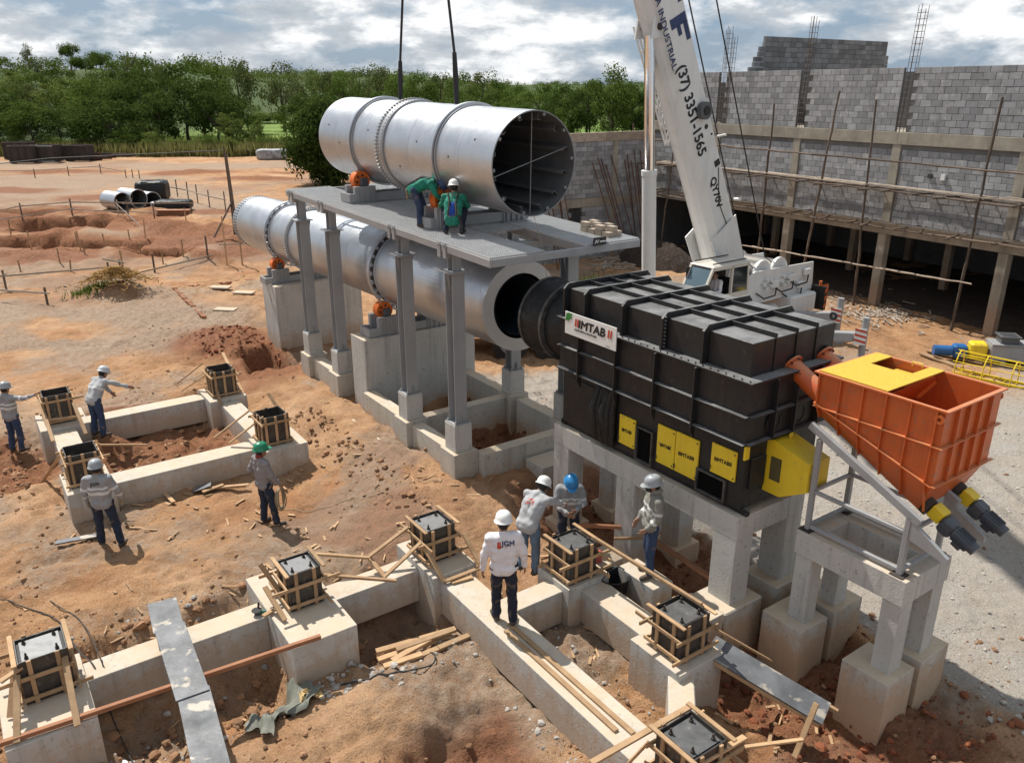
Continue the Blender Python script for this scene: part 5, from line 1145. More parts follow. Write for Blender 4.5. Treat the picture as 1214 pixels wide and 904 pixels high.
# ---------------------------------------------------------------- white truck crane
CA = math.atan2(-.6, -.8); CO = (5.7, 24.7)
def crane():
    c0 = inv(CO[0], CO[1], CA); t = thing('truck_crane', 'white truck crane with raised boom behind the black furnace', 'crane', (c0[0], c0[1], 0), CA); ORG[t] = V((0, 0, 0)); W_ = white_paint
    el = R(63.8); b = V((math.cos(el), 0, math.sin(el))); up = V((-math.sin(el), 0, math.cos(el))); P0 = V((-1.3, 0, 2.6)); Y_ = V((0, 1, 0))
    def bp(l, s, h): return P0+b*l+Y_*s+up*h
    def section(l0, l1, w, hb, ht):
        poly = [(-w, ht), (w, ht), (w, -hb*.45), (w*.62, -hb*.85), (w*.25, -hb), (-w*.25, -hb), (-w*.62, -hb*.85), (-w, -hb*.45)]
        return MB().prism([bp(l0, s, h) for s, h in poly][::-1], b*(l1-l0))
    bm = part(t, 'boom', section(.0, 11.2, .44, .55, .56), W_)
    part(bm, 'boom_collar', section(11.0, 11.3, .48, .59, .6), W_)
    for i, (a, c, k) in enumerate(((11.3, 16.6, .88), (16.6, 21.6, .77), (21.6, 26.2, .67))): part(t, 'boom_section', section(a, c, .44*k, .55*k, .56*k), W_)
    part(t, 'boom_head', MB().prism([bp(26.2, -.3, -.5), bp(27, -.3, -.9), bp(27.2, -.3, .3), bp(26.2, -.3, .5)], (0, .6, 0)), W_)
    part(t, 'heel_plate', MB().prism([bp(.0, -.53, -.6), bp(1.5, -.53, -.66), bp(1.7, -.53, .6), bp(-.3, -.53, .5)], (0, .025, 0)), W_)
    part(t, 'heel_plate', MB().prism([bp(.0, .505, -.6), bp(1.5, .505, -.66), bp(1.7, .505, .6), bp(-.3, .505, .5)], (0, .025, 0)), W_)
    for (l, s, r) in ((.9, .05, .19), (.35, .1, .09)): part(bm, 'inspection_cover', MB().cyl(bp(l, .531, s), bp(l, .545, s), r, 20), W_, 30)
    rd = part(bm, 'hose_reel', MB().cyl(bp(5.25, .44, .30), bp(5.25, .62, .30), .24, 24), pbr('grey_reel', (.12, .125, .13), .6), 30); part(rd, 'reel_hub', MB().cyl(bp(5.25, .62, .30), bp(5.25, .66, .30), .12, 16), rubber, 30)
    part(bm, 'port', MB().cyl(bp(4.75, .44, .32), bp(4.75, .455, .32), .07, 14), rubber); part(bm, 'port', MB().cyl(bp(4.45, .44, .46), bp(4.45, .455, .46), .035, 10), rubber)
    part(bm, 'bracket', MB().box(-.1, .1, -.12, .12, -.02, .12, .02, 0, frame_M(bp(3.55, .44, .42), b, up)), rubber)
    part(bm, 'side_line', MB().tube([bp(3.4, .455, .42), bp(2.4, .455, .1), bp(1.6, .46, .2)], .012, 5), rubber)
    part(bm, 'strut_cap', MB().tube([bp(2.2, .55, .66), bp(2.2, .75, .7)], .05, 10), W_); part(bm, 'strut_cap', MB().tube([bp(4.3, .5, .62), bp(4.35, .8, .64)], .035, 8), W_)
    def put(txt, size, l, h, mat, bold=.0, sx=1.):
        me = text_mesh(txt, size, 0, 'LEFT', bold); me.materials.append(mat); o = obj('lettering', me, bm)
        o.matrix_local = frame_M(bp(l, .448, h), -b, up) @ Matrix.Diagonal((sx, 1, 1, 1))
    put('(37) 3351-1565', .50, 6.75, -.24, black_ink, .016, .86); put('QY70V', .36, 3.25, -.02, black_ink, .013, .92); put('MEC\u00c2NICA INDUSTRIAL', .29, 9.9, -.42, navy, .006, 1.0)
    lg = MB()   # logo: two F-like marks in heavy strokes
    for l in (8.95, 7.95):
        lg.prism([bp(l, .449, -.1), bp(l-.26, .449, -.1), bp(l-.26, .449, .52), bp(l, .449, .52)], (0, .003, 0)).prism([bp(l-.23, .449, .36), bp(l-.72, .449, .36), bp(l-.72, .449, .52), bp(l-.23, .449, .52)], (0, .003, 0))
        lg.prism([bp(l-.23, .449, .1), bp(l-.5, .449, .1), bp(l-.5, .449, .24), bp(l-.23, .449, .24)], (0, .003, 0))
    tag(part(bm, 'logo', lg, navy), kind='stuff')
    # stowed lattice jib on the far side of the boom
    j = MB(); n = 6
    for (s, h) in ((-.46, -.40), (-.46, -.15), (-.58, -.40), (-.58, -.15)): j.tube([bp(4.5, s, h), bp(8.0, s, h)], .03, 6)
    for i in range(n):
        l = 4.5+i*.54
        for s in (-.46, -.58): j.tube([bp(l, s, -.40), bp(l+.34, s, -.15)], .018, 5).tube([bp(l+.34, s, -.15), bp(l+.68, s, -.40)], .018, 5)
    part(t, 'lattice_jib', j, W_)
    # lifting cylinder
    q0, q1 = V((1.95, 0, 1.5)), V((2.55, 0, 9.55)); d = (q1-q0).normalized(); mid = q0+d*4.35
    cy = part(t, 'lift_cylinder', MB().cyl(q0, mid, .205, 28), W_, 30); part(cy, 'piston_rod', MB().cyl(mid, q1-d*.2, .15, 28), chrome, 30); part(cy, 'gland', MB().cyl(mid-d*.12, mid+d*.02, .225, 28), W_, 30)
    part(t, 'cylinder_bracket', MB().prism([q1+V((-.2, -.34, -.25)), q1+V((.25, -.34, -.3)), q1+V((.05, -.34, .9)), q1+V((-.75, -.34, .9))], (0, .06, 0)).prism([q1+V((-.2, .28, -.25)), q1+V((.25, .28, -.3)), q1+V((.05, .28, .9)), q1+V((-.75, .28, .9))], (0, .06, 0)), W_)
    part(cy, 'pin', MB().cyl(q1+V((0, -.38, 0)), q1+V((0, .38, 0)), .09, 14), rust_dk)
    # slewing superstructure
    sp = part(t, 'turntable_frame', MB().box(-5.0, 2.4, -.95, .95, 1.5, 2.0, .03).prism([(-1.9, .62, 2.0), (-.6, .62, 2.0), (-.9, .62, 2.85), (-1.6, .62, 2.95)], (0, .06, 0)).prism([(-1.9, -.68, 2.0), (-.6, -.68, 2.0), (-.9, -.68, 2.85), (-1.6, -.68, 2.95)], (0, .06, 0)), W_)
    part(sp, 'tail_side', MB().prism([(-4.95, .96, 1.62), (-1.2, .96, 1.5), (-1.2, .96, 2.35), (-1.7, .96, 2.6), (-4.85, .96, 2.55)], (0, .05, 0)), W_); part(sp, 'tail_side', MB().prism([(-4.95, -1.0, 1.62), (-1.2, -1.0, 1.5), (-1.2, -1.0, 2.35), (-1.7, -1.0, 2.6), (-4.85, -1.0, 2.55)], (0, .05, 0)), W_)
    for x in (-2.3, -3.2): 
        w = part(t, 'winch', MB().cyl((x, -.75, 2.45), (x, .75, 2.45), .32, 24), pbr('winch_rope', (.16, .15, .14), .6, .5), 30); part(w, 'winch_flange', MB().cyl((x, .75, 2.45), (x, .85, 2.45), .42, 24), W_, 30); part(w, 'winch_flange', MB().cyl((x, -.85, 2.45), (x, -.75, 2.45), .42, 24), W_, 30)
        for k in range(5): a = k*1.256; part(w, 'winch_motor', MB().cyl((x+.2*math.cos(a), 1.012, 2.15+.14*math.sin(a)), (x+.2*math.cos(a), 1.15, 2.15+.14*math.sin(a)), .06, 10), W_, 30)
    for i, (x, z) in enumerate(((-2.7, 2.1), (-3.6, 2.2), (-4.1, 1.9), (-4.4, 2.3))):
        part(sp, 'valve_box', MB().box(x-.16, x+.16, 1.012, 1.16, z-.13, z+.1, .03), W_); part(sp, 'hydraulic_hose', MB().tube([(x-.1, 1.1, z-.1), (x+.1, 1.2, z-.35), (x+.6, 1.15, z-.4), (x+.9, 1.06, z-.2)], .025, 6), rubber, 60)
    part(t, 'counterweight', MB().box(-4.75, -3.35, -1.25, 1.35, .95, 1.6, .06), W_)
    st = part(t, 'hazard_panel', MB().box(-5.05, -4.9, 1.0, 1.55, .95, 1.75, .01), pbr('hazard_black', (.02, .02, .02), .5))
    for k in range(3): part(st, 'hazard_stripe', MB().prism([(-5.06, 1.01, 1.02+k*.26), (-5.06, 1.54, 1.22+k*.26), (-5.06, 1.54, 1.34+k*.26), (-5.06, 1.01, 1.14+k*.26)], (-.004, 0, 0)).prism([(-4.9, 1.552, 1.02+k*.26), (-5.05, 1.552, 1.1+k*.26), (-5.05, 1.552, 1.24+k*.26), (-4.9, 1.552, 1.16+k*.26)], (0, .004, 0)), orange)
    part(st, 'beacon', MB().cyl((-4.97, 1.3, 1.75), (-4.97, 1.3, 1.92), .05, 12), orange)
    # operator's cab
    x0, x1, y0, y1, z0, z1 = -.75, 1.25, .62, 1.5, 1.55, 3.1
    cb = part(t, 'cab', MB().prism([(x0, y0, z0), (x1, y0, z0), (x1+.12, y0, z0+.75), (x1-.32, y0, z1), (x0+.05, y0, z1)], (0, .03, 0)).prism([(x0, y1-.03, z0), (x1, y1-.03, z0), (x1+.12, y1-.03, z0+.72), (x0, y1-.03, z0+.72)], (0, .03, 0)).box(x0, x1, y0, y1, z0-.04, z0).box(x0+.03, x1-.30, y0-.02, y1+.02, z1, z1+.06, .02).box(x0-.03, x0, y0, y1, z0, z0+.75), cream_paint)
    for (p, q) in (((x0+.02, y1-.03, z0+.7), (x0+.07, y1-.03, z1)), ((.05, y1-.03, z0+.7), (.05, y1-.03, z1)), ((x1+.10, y1-.03, z0+.7), (x1-.33, y1-.03, z1)), ((x1+.10, y0+.03, z0+.7), (x1-.33, y0+.03, z1)), ((x0+.02, y0+.03, z0+.7), (x0+.07, y0+.03, z1)), ((x0+.03, y1-.03, z1-.03), (x1-.3, y1-.03, z1-.03))): part(cb, 'pillar', MB().bar(p, q, .07, .07, (0, 1, 0)), cream_paint)
    part(cb, 'rear_side_window', MB().prism([(x0+.08, y1-.02, z0+.73), (.0, y1-.02, z0+.73), (.0, y1-.02, z1-.08), (x0+.10, y1-.02, z1-.08)], (0, .006, 0)), glass_dark)
    part(cb, 'windscreen', MB().prism([(x1+.10, y0+.05, z0+.75), (x1+.10, y1-.06, z0+.75), (x1-.33, y1-.06, z1-.03), (x1-.33, y0+.05, z1-.03)], (.012, 0, .006)), pbr('blue_glass', (.10, .16, .20), .08, 0, (.08, .12, .15), 2, .3, spec=.8))
    part(cb, 'roof_rail', MB().tube([(x0+.1, y1-.1, z1+.12), (x1-.4, y1-.1, z1+.12)], .02, 6).tube([(x0+.1, y0+.1, z1+.12), (x1-.4, y0+.1, z1+.12)], .02, 6), rust_dk)
    part(cb, 'seat', MB().box(-.2, .25, .8, 1.25, z0+.35, z0+.5, .04).box(-.3, -.18, .8, 1.25, z0+.45, z0+1.1, .04), rubber)
    part(cb, 'interior_panel', MB().box(x0+.02, x1-.1, y0+.03, y0+.05, z0, z1-.05), rubber)
    # carrier
    a2 = -CA+R(176); M2 = Matrix.Rotation(a2, 4, 'Z')     # the carrier stands at its own angle under the slewed top
    part(t, 'carrier_deck', MB().box(-2.9, 6.3, -1.25, 1.25, 1.05, 1.4, .03, 0, M2), W_)
    part(t, 'carrier_cab', MB().box(6.35, 8.3, -1.2, 1.2, .7, 2.5, .12, 0, M2), W_)
    part(t, 'engine_cover', MB().box(3.6, 5.2, -.6, 1.1, 1.4, 2.2, .06, 0, M2), W_)
    part(t, 'air_filter', MB().tube([M2 @ V((3.0, .9, 1.4)), M2 @ V((3.0, .9, 2.0)), M2 @ V((3.0, .9, 2.05)), M2 @ V((3.0, .9, 2.35))], [.12, .12, .3, .3], 18), motor_grey, 30)
    part(t, 'deck_locker', MB().box(1.6, 2.6, .5, 1.2, 1.4, 1.85, .04, 0, M2), steel_grey)
    for x in (-2.2, -.9, 2.6, 4.4, 5.7):
        for s in (-1, 1):
            w = part(t, 'wheel', MB().cyl(M2 @ V((x, s*.95, .55)), M2 @ V((x, s*1.28, .55)), .55, 28), rubber, 30); part(w, 'rim', MB().cyl(M2 @ V((x, s*1.285, .55)), M2 @ V((x, s*1.3, .55)), .3, 20), steel_grey, 30)
    for (x, s, px, py) in ((-2.7, 1, -5.0, 1.2), (-2.7, -1, -5.0, -1.2), (3.4, 1, 3.4, 3.0), (3.4, -1, 3.4, -3.0)):
        og = part(t, 'outrigger', MB().bar(M2 @ V((x, s*1.0, 1.0)), M2 @ V((px, py, 1.0)), .26, .28, Z, .02), steel_grey); part(og, 'jack', MB().cyl(M2 @ V((px, py, .2)), M2 @ V((px, py, 1.6)), .1, 16), steel_grey, 30); part(og, 'foot', MB().cyl(M2 @ V((px, py, .1)), M2 @ V((px, py, .2)), .28, 20), steel_grey, 30)
        n_ = (M2 @ V((0, -1, 0))); c_ = M2 @ V((px, py, 0)); cw = V((-c_.x, -c_.y, 0)); f = MB(); q = -1 if (M2 @ V((0, 1, 0))).y < 0 else 1
        sg = part(og, 'stripe_plate', MB().box(px-.02, px+.34, py+.12, py+.14, .78, 1.28, 0, 0, M2), sign_white)
        for k in range(3): part(sg, 'stripe', MB().prism([M2 @ V((px-.02, py+.142, .82+k*.16)), M2 @ V((px+.34, py+.142, .92+k*.16)), M2 @ V((px+.34, py+.142, .99+k*.16)), M2 @ V((px-.02, py+.142, .89+k*.16))], M2 @ V((0, .003, 0))), red_ink)
    # hoist ropes from the winches along the boom
    for (x, h, s) in ((-2.3, 1.0, .1), (-3.2, 1.9, .25)):
        part(t, 'hoist_rope', MB().tube([V((x, s, 2.75)), bp(9.5, s, h+.15), bp(26.6, s*.6, .75)], .022, 6), cable_mat)

    return t
crane()
# ---------------------------------------------------------------- vegetation
def leaf_mat(name, a, b):
    m = bpy.data.materials.new(name); m.use_nodes = True; nt = m.node_tree; N = nt.nodes.new; L = nt.links.new; nt.nodes.clear()
    out = N('ShaderNodeOutputMaterial'); mx = N('ShaderNodeMixShader'); d = N('ShaderNodeBsdfDiffuse'); tr = N('ShaderNodeBsdfTranslucent'); mx.inputs[0].default_value = .42
    g = N('ShaderNodeNewGeometry'); oi = N('ShaderNodeObjectInfo'); c = N('ShaderNodeMix'); c.data_type = 'RGBA'; c.inputs['A'].default_value = (*a, 1); c.inputs['B'].default_value = (*b, 1)
    s = N('ShaderNodeMath'); s.operation = 'MULTIPLY_ADD'; s.inputs[1].default_value = .65; L(g.outputs['Random Per Island'], s.inputs[0])
    k = N('ShaderNodeMath'); k.operation = 'MULTIPLY'; k.inputs[1].default_value = .35; L(oi.outputs['Random'], k.inputs[0]); L(k.outputs[0], s.inputs[2]); L(s.outputs[0], c.inputs['Factor'])
    L(c.outputs['Result'], d.inputs[0]); L(c.outputs['Result'], tr.inputs[0]); L(d.outputs[0], mx.inputs[1]); L(tr.outputs[0], mx.inputs[2]); L(mx.outputs[0], out.inputs[0]); return m
LEAF = [leaf_mat('dark_leaves', (0.029, 0.053, 0.012), (0.078, 0.115, 0.029)), leaf_mat('green_leaves', (0.052, 0.085, 0.018), (0.120, 0.165, 0.037)), leaf_mat('pale_leaves', (0.088, 0.120, 0.029), (0.177, 0.210, 0.057)), leaf_mat('olive_leaves', (0.068, 0.085, 0.030), (0.135, 0.150, 0.055))]
bark = pbr('bark', (.10, .075, .055), .95, 0, (.05, .037, .028), 5, .7, .6, 20)
def crown_mesh(seed, nclu, nleaf, size, shape, mat):
    """leaf faces gathered in clumps through a crown one unit high and wide"""
    g = np.random.RandomState(seed); cl = []
    while len(cl) < nclu:
        p = g.uniform(-1, 1, 3)
        r = np.linalg.norm(p)
        if r > 1: continue
        h = (p[2]+1)/2
        if shape == 'round' and r < .45: continue
        if shape == 'tall': p[:2] *= .55+.45*math.sin(math.pi*min(1, h*.9+.1))
        if shape == 'flat': p[2] = .25*p[2]+.55+.25*(1-r)
        if shape == 'open' and g.rand() < .25: continue
        cl.append((p[0]*.40, p[1]*.40, .16+.40*(p[2]+1)))
    C = np.array(cl); rad = g.uniform(.09, .19, len(C))*(1.1 if shape != 'open' else .8)
    k = g.randint(0, len(C), nleaf); d = g.normal(size=(nleaf, 3)); d /= np.linalg.norm(d, axis=1)[:, None]
    rr = rad[k]*g.uniform(.6, 1.05, nleaf); P_ = C[k]+d*rr[:, None]*np.array([1, 1, .75])
    nrm = d*1.1+g.normal(size=(nleaf, 3))*.45+np.array([0, 0, .35]); nrm /= np.linalg.norm(nrm, axis=1)[:, None]
    t = np.cross(nrm, g.normal(size=(nleaf, 3))); t /= np.linalg.norm(t, axis=1)[:, None]; b = np.cross(nrm, t)
    s = size*g.uniform(.6, 1.4, nleaf)[:, None]
    vs = np.stack([P_-t*s, P_+b*s*.55, P_+t*s, P_-b*s*.55], 1).reshape(-1, 3); n4 = nleaf*4
    me = bpy.data.meshes.new('crown'); me.vertices.add(n4); me.vertices.foreach_set('co', vs.ravel()); me.loops.add(n4); me.loops.foreach_set('vertex_index', np.arange(n4, dtype=np.int32))
    me.polygons.add(nleaf); me.polygons.foreach_set('loop_start', np.arange(nleaf, dtype=np.int32)*4); me.update(calc_edges=True); me.materials.append(mat); return me
def trunk_mesh(seed, hi=.75):
    g = random.Random(seed); m = MB(); m.tube([(0, 0, -.05), (g.uniform(-.02, .02), g.uniform(-.02, .02), .18), (g.uniform(-.04, .04), g.uniform(-.04, .04), .4), (g.uniform(-.05, .05), g.uniform(-.05, .05), hi)], [.035, .026, .02, .006], 7)
    for k in range(6):
        a = k*1.05+g.random(); z = g.uniform(.2, .45); m.tube([(0, 0, z), (.14*math.cos(a), .14*math.sin(a), z+.12), (.28*math.cos(a), .28*math.sin(a), z+.28)], [.014, .009, .004], 5)
    return m.mesh('trunk', bark, 60)
CROWNS = {0: [crown_mesh(i, 30, 5200, .018, 'round', LEAF[0]) for i in range(4)], 1: [crown_mesh(10+i, 28, 5200, .018, 'round', LEAF[1]) for i in range(4)],
          2: [crown_mesh(20+i, 26, 3600, .020, 'open', LEAF[2]) for i in range(2)], 3: [crown_mesh(30+i, 26, 3000, .018, 'tall', LEAF[3]) for i in range(3)], 4: [crown_mesh(40+i, 24, 3600, .019, 'flat', LEAF[1]) for i in range(2)],
          5: [crown_mesh(50, 120, 20000, .019, 'round', LEAF[0])], 6: [crown_mesh(60+i, 26, 3200, .021, 'round', LEAF[2]) for i in range(2)]}
TRUNKS = [trunk_mesh(i) for i in range(4)]
TR = random.Random(21)
def sight(u, v, Yd):
    """world x, z of a survey mark at distance Yd"""
    th = R(20); dx = (u-607)/950; dy = (v-452)/950; y = math.cos(th)-dy*math.sin(th); d = -math.sin(th)-dy*math.cos(th)
    return dx*Yd/y, 8+d*Yd/y
def tree(u, top, Yd, wpx, kind, label, group, cat='tree', name='tree'):
    X, zt = sight(u, top, Yd); z0 = gz(X, Yd); h = max(1.5, zt-z0); w = wpx/950*(Yd*.94+2.7)
    t = obj(name, None, None, (X, Yd, z0-.1), (0, 0, TR.uniform(0, 6.28))); tag(t, label, cat, group)
    c = obj('crown', TR.choice(CROWNS[kind]), t); c.scale = (w*1.12, w*1.12, h*1.02)
    if kind == 5: c.scale = (w*1.2, w*1.2, h*1.2); c.location = (0, 0, -h*.16)
    k = obj('trunk', TR.choice(TRUNKS), t); k.scale = (h*.8, h*.8, h)
    return t
rows = [('trees along the yard edge', 'leafy tree of the front row along the yard edge', [(-14, 104, 113, 96, 0), (30, 122, 110, 74, 1), (66, 128, 113, 62, 0), (126, 112, 111, 100, 0), (100, 96, 122, 60, 1), (170, 140, 112, 50, 2), (212, 76, 124, 96, 0), (184, 104, 118, 60, 0), (252, 94, 119, 76, 0), (272, 132, 110, 44, 2), (300, 142, 110, 32, 2)]),
        ('trees behind the yard edge', 'tree of the second row behind the yard edge', [(-20, 88, 150, 70, 1), (20, 92, 155, 60, 3), (60, 98, 150, 60, 2), (100, 96, 158, 60, 1), (135, 98, 150, 50, 1), (168, 92, 150, 56, 0), (160, 84, 146, 70, 0), (232, 70, 150, 70, 1), (276, 62, 160, 56, 3), (330, 68, 168, 52, 3), (368, 106, 140, 60, 0), (350, 84, 190, 44, 3), (380, 78, 200, 50, 3), (405, 84, 185, 44, 1)]),
        ('trees behind the drums', 'tree standing beyond the yard behind the silver drums', [(425, 76, 205, 50, 3), (448, 72, 210, 46, 3), (470, 84, 190, 44, 1), (496, 88, 180, 44, 1), (522, 82, 210, 46, 3), (548, 88, 190, 44, 1), (572, 80, 215, 46, 3), (590, 96, 200, 40, 1), (612, 102, 190, 38, 1), (640, 96, 170, 46, 1), (668, 100, 150, 46, 0), (698, 90, 135, 56, 0), (728, 82, 120, 66, 1), (752, 92, 125, 50, 0), (780, 98, 130, 44, 1), (842, 82, 62, 34, 0), (860, 104, 60, 24, 0)]),
        ('trees on the left slope', 'tree on the wooded slope at the far left', [(-10, 66, 250, 40, 4), (18, 72, 240, 44, 1), (42, 66, 255, 40, 3), (64, 70, 235, 44, 1), (80, 50, 262, 24, 4), (98, 66, 250, 40, 4), (116, 60, 258, 34, 4), (134, 70, 245, 40, 1), (152, 62, 262, 34, 3), (172, 70, 250, 40, 1), (190, 74, 230, 38, 3), (5, 84, 205, 50, 2), (40, 88, 200, 50, 1), (78, 90, 200, 50, 2), (112, 86, 210, 50, 1), (148, 84, 210, 44, 0), (30, 52, 300, 20, 3), (-16, 54, 290, 30, 3)])]
ORDN = ORD+'twenty-first twenty-second'.split()
for grp, lab, lst in rows:
    for i, (u, top, Yd, w, k) in enumerate(sorted(lst)): tree(u, top, Yd, w, k, f'{ORDN[i]} {lab}, counted from the left', grp)
tree(381, 121, 72.5, 80, 5, 'dense round dark tree standing in the yard beside the upper drum', 'trees in the yard')
for i, u in enumerate(range(-10, 345, 15)):
    tree(u+TR.uniform(-5, 5), 158+TR.uniform(-8, 10)+(8 if u > 180 else 0), 107.5+TR.uniform(-1.5, 2), TR.uniform(22, 38), TR.choice((0, 1, 2, 6, 6)), f'{(ORDN+["twenty-third", "twenty-fourth", "twenty-fifth"])[i]} shrub from the left along the edge of the yard', 'shrubs along the yard edge', 'shrub', 'shrub')
for i, u in enumerate(range(285, 790, 21)):
    tree(u+TR.uniform(-6, 6), 118+TR.uniform(-8, 12)+(12 if 295 < u < 345 else 0), 150+TR.uniform(-20, 22) if not 295 < u < 345 else 205, TR.uniform(30, 46), TR.choice((0, 1, 1, 6)), f'{(ORDN+["twenty-third", "twenty-fourth", "twenty-fifth"])[i]} low bushy tree from the left beyond the drums', 'low trees beyond the drums')
def far_wood():
    g = np.random.RandomState(5); n = 1500; Yd = g.uniform(430, 1600, n); X = g.uniform(-.72, .75, n)*Yd
    keep = (fbm(X, Yd, .006, 3, 301) > .44) | (Yd > 700); X = X[keep]; Yd = Yd[keep]; z = height(X, Yd, False); vs = []; 
    for x, y, zz in zip(X, Yd, z):
        m = 110; h = g.uniform(5, 9); w = g.uniform(5, 10); P_ = g.normal(size=(m, 3))*np.array([w*.45, w*.45, h*.28])+np.array([x, y, zz+h*.5])
        t = g.normal(size=(m, 3)); t /= np.linalg.norm(t, axis=1)[:, None]; b = np.cross(t, g.normal(size=(m, 3))); b /= np.linalg.norm(b, axis=1)[:, None]; s = g.uniform(.4, .9, (m, 1))
        vs.append(np.stack([P_-t*s, P_+b*s*.7, P_+t*s, P_-b*s*.7], 1).reshape(-1, 3))
    vs = np.concatenate(vs); n4 = len(vs); me = bpy.data.meshes.new('distant_woodland'); me.vertices.add(n4); me.vertices.foreach_set('co', vs.ravel()); me.loops.add(n4); me.loops.foreach_set('vertex_index', np.arange(n4, dtype=np.int32)); me.polygons.add(n4//4); me.polygons.foreach_set('loop_start', np.arange(n4//4, dtype=np.int32)*4); me.update(calc_edges=True)
    me.materials.append(LEAF[1]); tag(obj('distant_woodland', me), 'far off woodland along the horizon', 'woodland', kind='stuff')
far_wood()
def grass(name, label, n, reg, h0, h1, mat, seed):
    g = random.Random(seed); P_ = [reg(g) for _ in range(n)]; A = np.array(P_); zz = height(A[:, 0], A[:, 1]); vs = []; fs = []
    for (x, y), z in zip(P_, zz):
        a = g.random()*6.28; h = g.uniform(h0, h1); w = h*.07; lx, ly = g.uniform(-.3, .3)*h, g.uniform(-.3, .3)*h; o = len(vs)
        vs += [(x-w*math.cos(a), y-w*math.sin(a), z-.02), (x+w*math.cos(a), y+w*math.sin(a), z-.02), (x+lx, y+ly, z+h)]; fs.append((o, o+1, o+2))
    me = bpy.data.meshes.new(name); me.from_pydata(vs, [], fs); me.materials.append(mat); return tag(obj(name, me), label, 'grass', kind='stuff')
reed = leaf_mat('dry_grass', (.10, .115, .035), (.24, .21, .085))
grass('tall_grass', 'tall pale grass along the edge of the yard', 14000, lambda g: (g.uniform(-75, -25), g.uniform(103.5, 110)), .5, 1.9, reed, 3)
grass('field_grass', 'rough grass beyond the shrubs', 9000, lambda g: (g.uniform(-60, 15), g.uniform(108, 140)), .4, 1.4, LEAF[2], 4)
grass('weeds', 'low green weeds on the bare ground behind the platform', 900, lambda g: (g.gauss(3.6, .5), g.gauss(33, 1.2)), .1, .4, LEAF[2], 5)
grass('weeds', 'small green weed patch in the left yard', 500, lambda g: (g.gauss(-17.3, .45), g.gauss(32.2, .4)), .1, .35, LEAF[1], 6)
# ---------------------------------------------------------------- things standing in the far yard (plain world axes)
def TW(name, label, cat, loc, rz=0, group=None):
    t = obj(name, None, None, loc, (0, 0, rz)); tag(t, label, cat, group); ORG[t] = V((0, 0, 0)); return t
def at(u, v, z=0.):
    th = R(20); dx = (u-607)/950; dy = (v-452)/950; y = math.cos(th)-dy*math.sin(th); d = -math.sin(th)-dy*math.cos(th); k = (z-8)/d; return V((dx*k, y*k, z))
for i, (u, v, w, h, rz, lab) in enumerate(((22, 190, 3.0, 2.0, .1, 'leftmost dark steel mould box before the trees'), (28, 195, 2.6, 1.9, .25, 'front left dark steel mould box with its side turned'), (53, 194, 2.6, 1.9, .05, 'middle dark steel mould box with pale panel'), (70, 191, 1.4, 1.7, .4, 'narrow dark steel mould box between two larger ones'), (91, 192, 2.6, 1.8, -.1, 'rightmost dark steel mould box before the trees'))):
    p = at(u, v); p.z = gz(p.x, p.y); t = TW('steel_mould', lab, 'steel box', p, rz, 'steel mould boxes before the trees')
    part(t, 'panel', MB().box(-w/2, w/2, -.06, .06, .05, h, .01), rust_dk); part(t, 'panel', MB().box(-w/2, w/2, 1.6, 1.72, .05, h, .01), rust_dk); part(t, 'panel', MB().box(-w/2-.06, -w/2-.002, -.06, 1.7, .05, h, .01), rust_dk); part(t, 'panel', MB().box(w/2+.002, w/2+.06, -.06, 1.7, .05, h, .01), rust_dk)
    for k in range(4): part(t, 'rib', MB().box(-w/2+.1+k*(w-.25)/3, -w/2+.18+k*(w-.25)/3, -.16, -.062, .05, h), rust_dk)
    for z in (.1, h-.12): part(t, 'rail', MB().box(-w/2, w/2, -.2, -.162, z, z+.1), steel_grey if i == 2 else rust_dk)
g = random.Random(31)
for i in range(16):
    p = at(g.uniform(100, 150), g.uniform(184, 192)); p.z = gz(p.x, p.y)+.12+.28*g.random()*(i % 4); t = TW('steel_beam', f'{ORD[i]} dark steel beam in the pile beside the mould boxes', 'steel beam', p, g.uniform(-.25, .25), 'piled steel beams'); L_ = g.uniform(2.2, 3.6)
    part(t, 'web', MB().box(-L_/2, L_/2, -.012, .012, -.12, .12), rust); part(t, 'flange', MB().box(-L_/2, L_/2, -.1, .1, .122, .142), rust_dk); part(t, 'flange', MB().box(-L_/2, L_/2, -.1, .1, -.142, -.122), rust_dk)
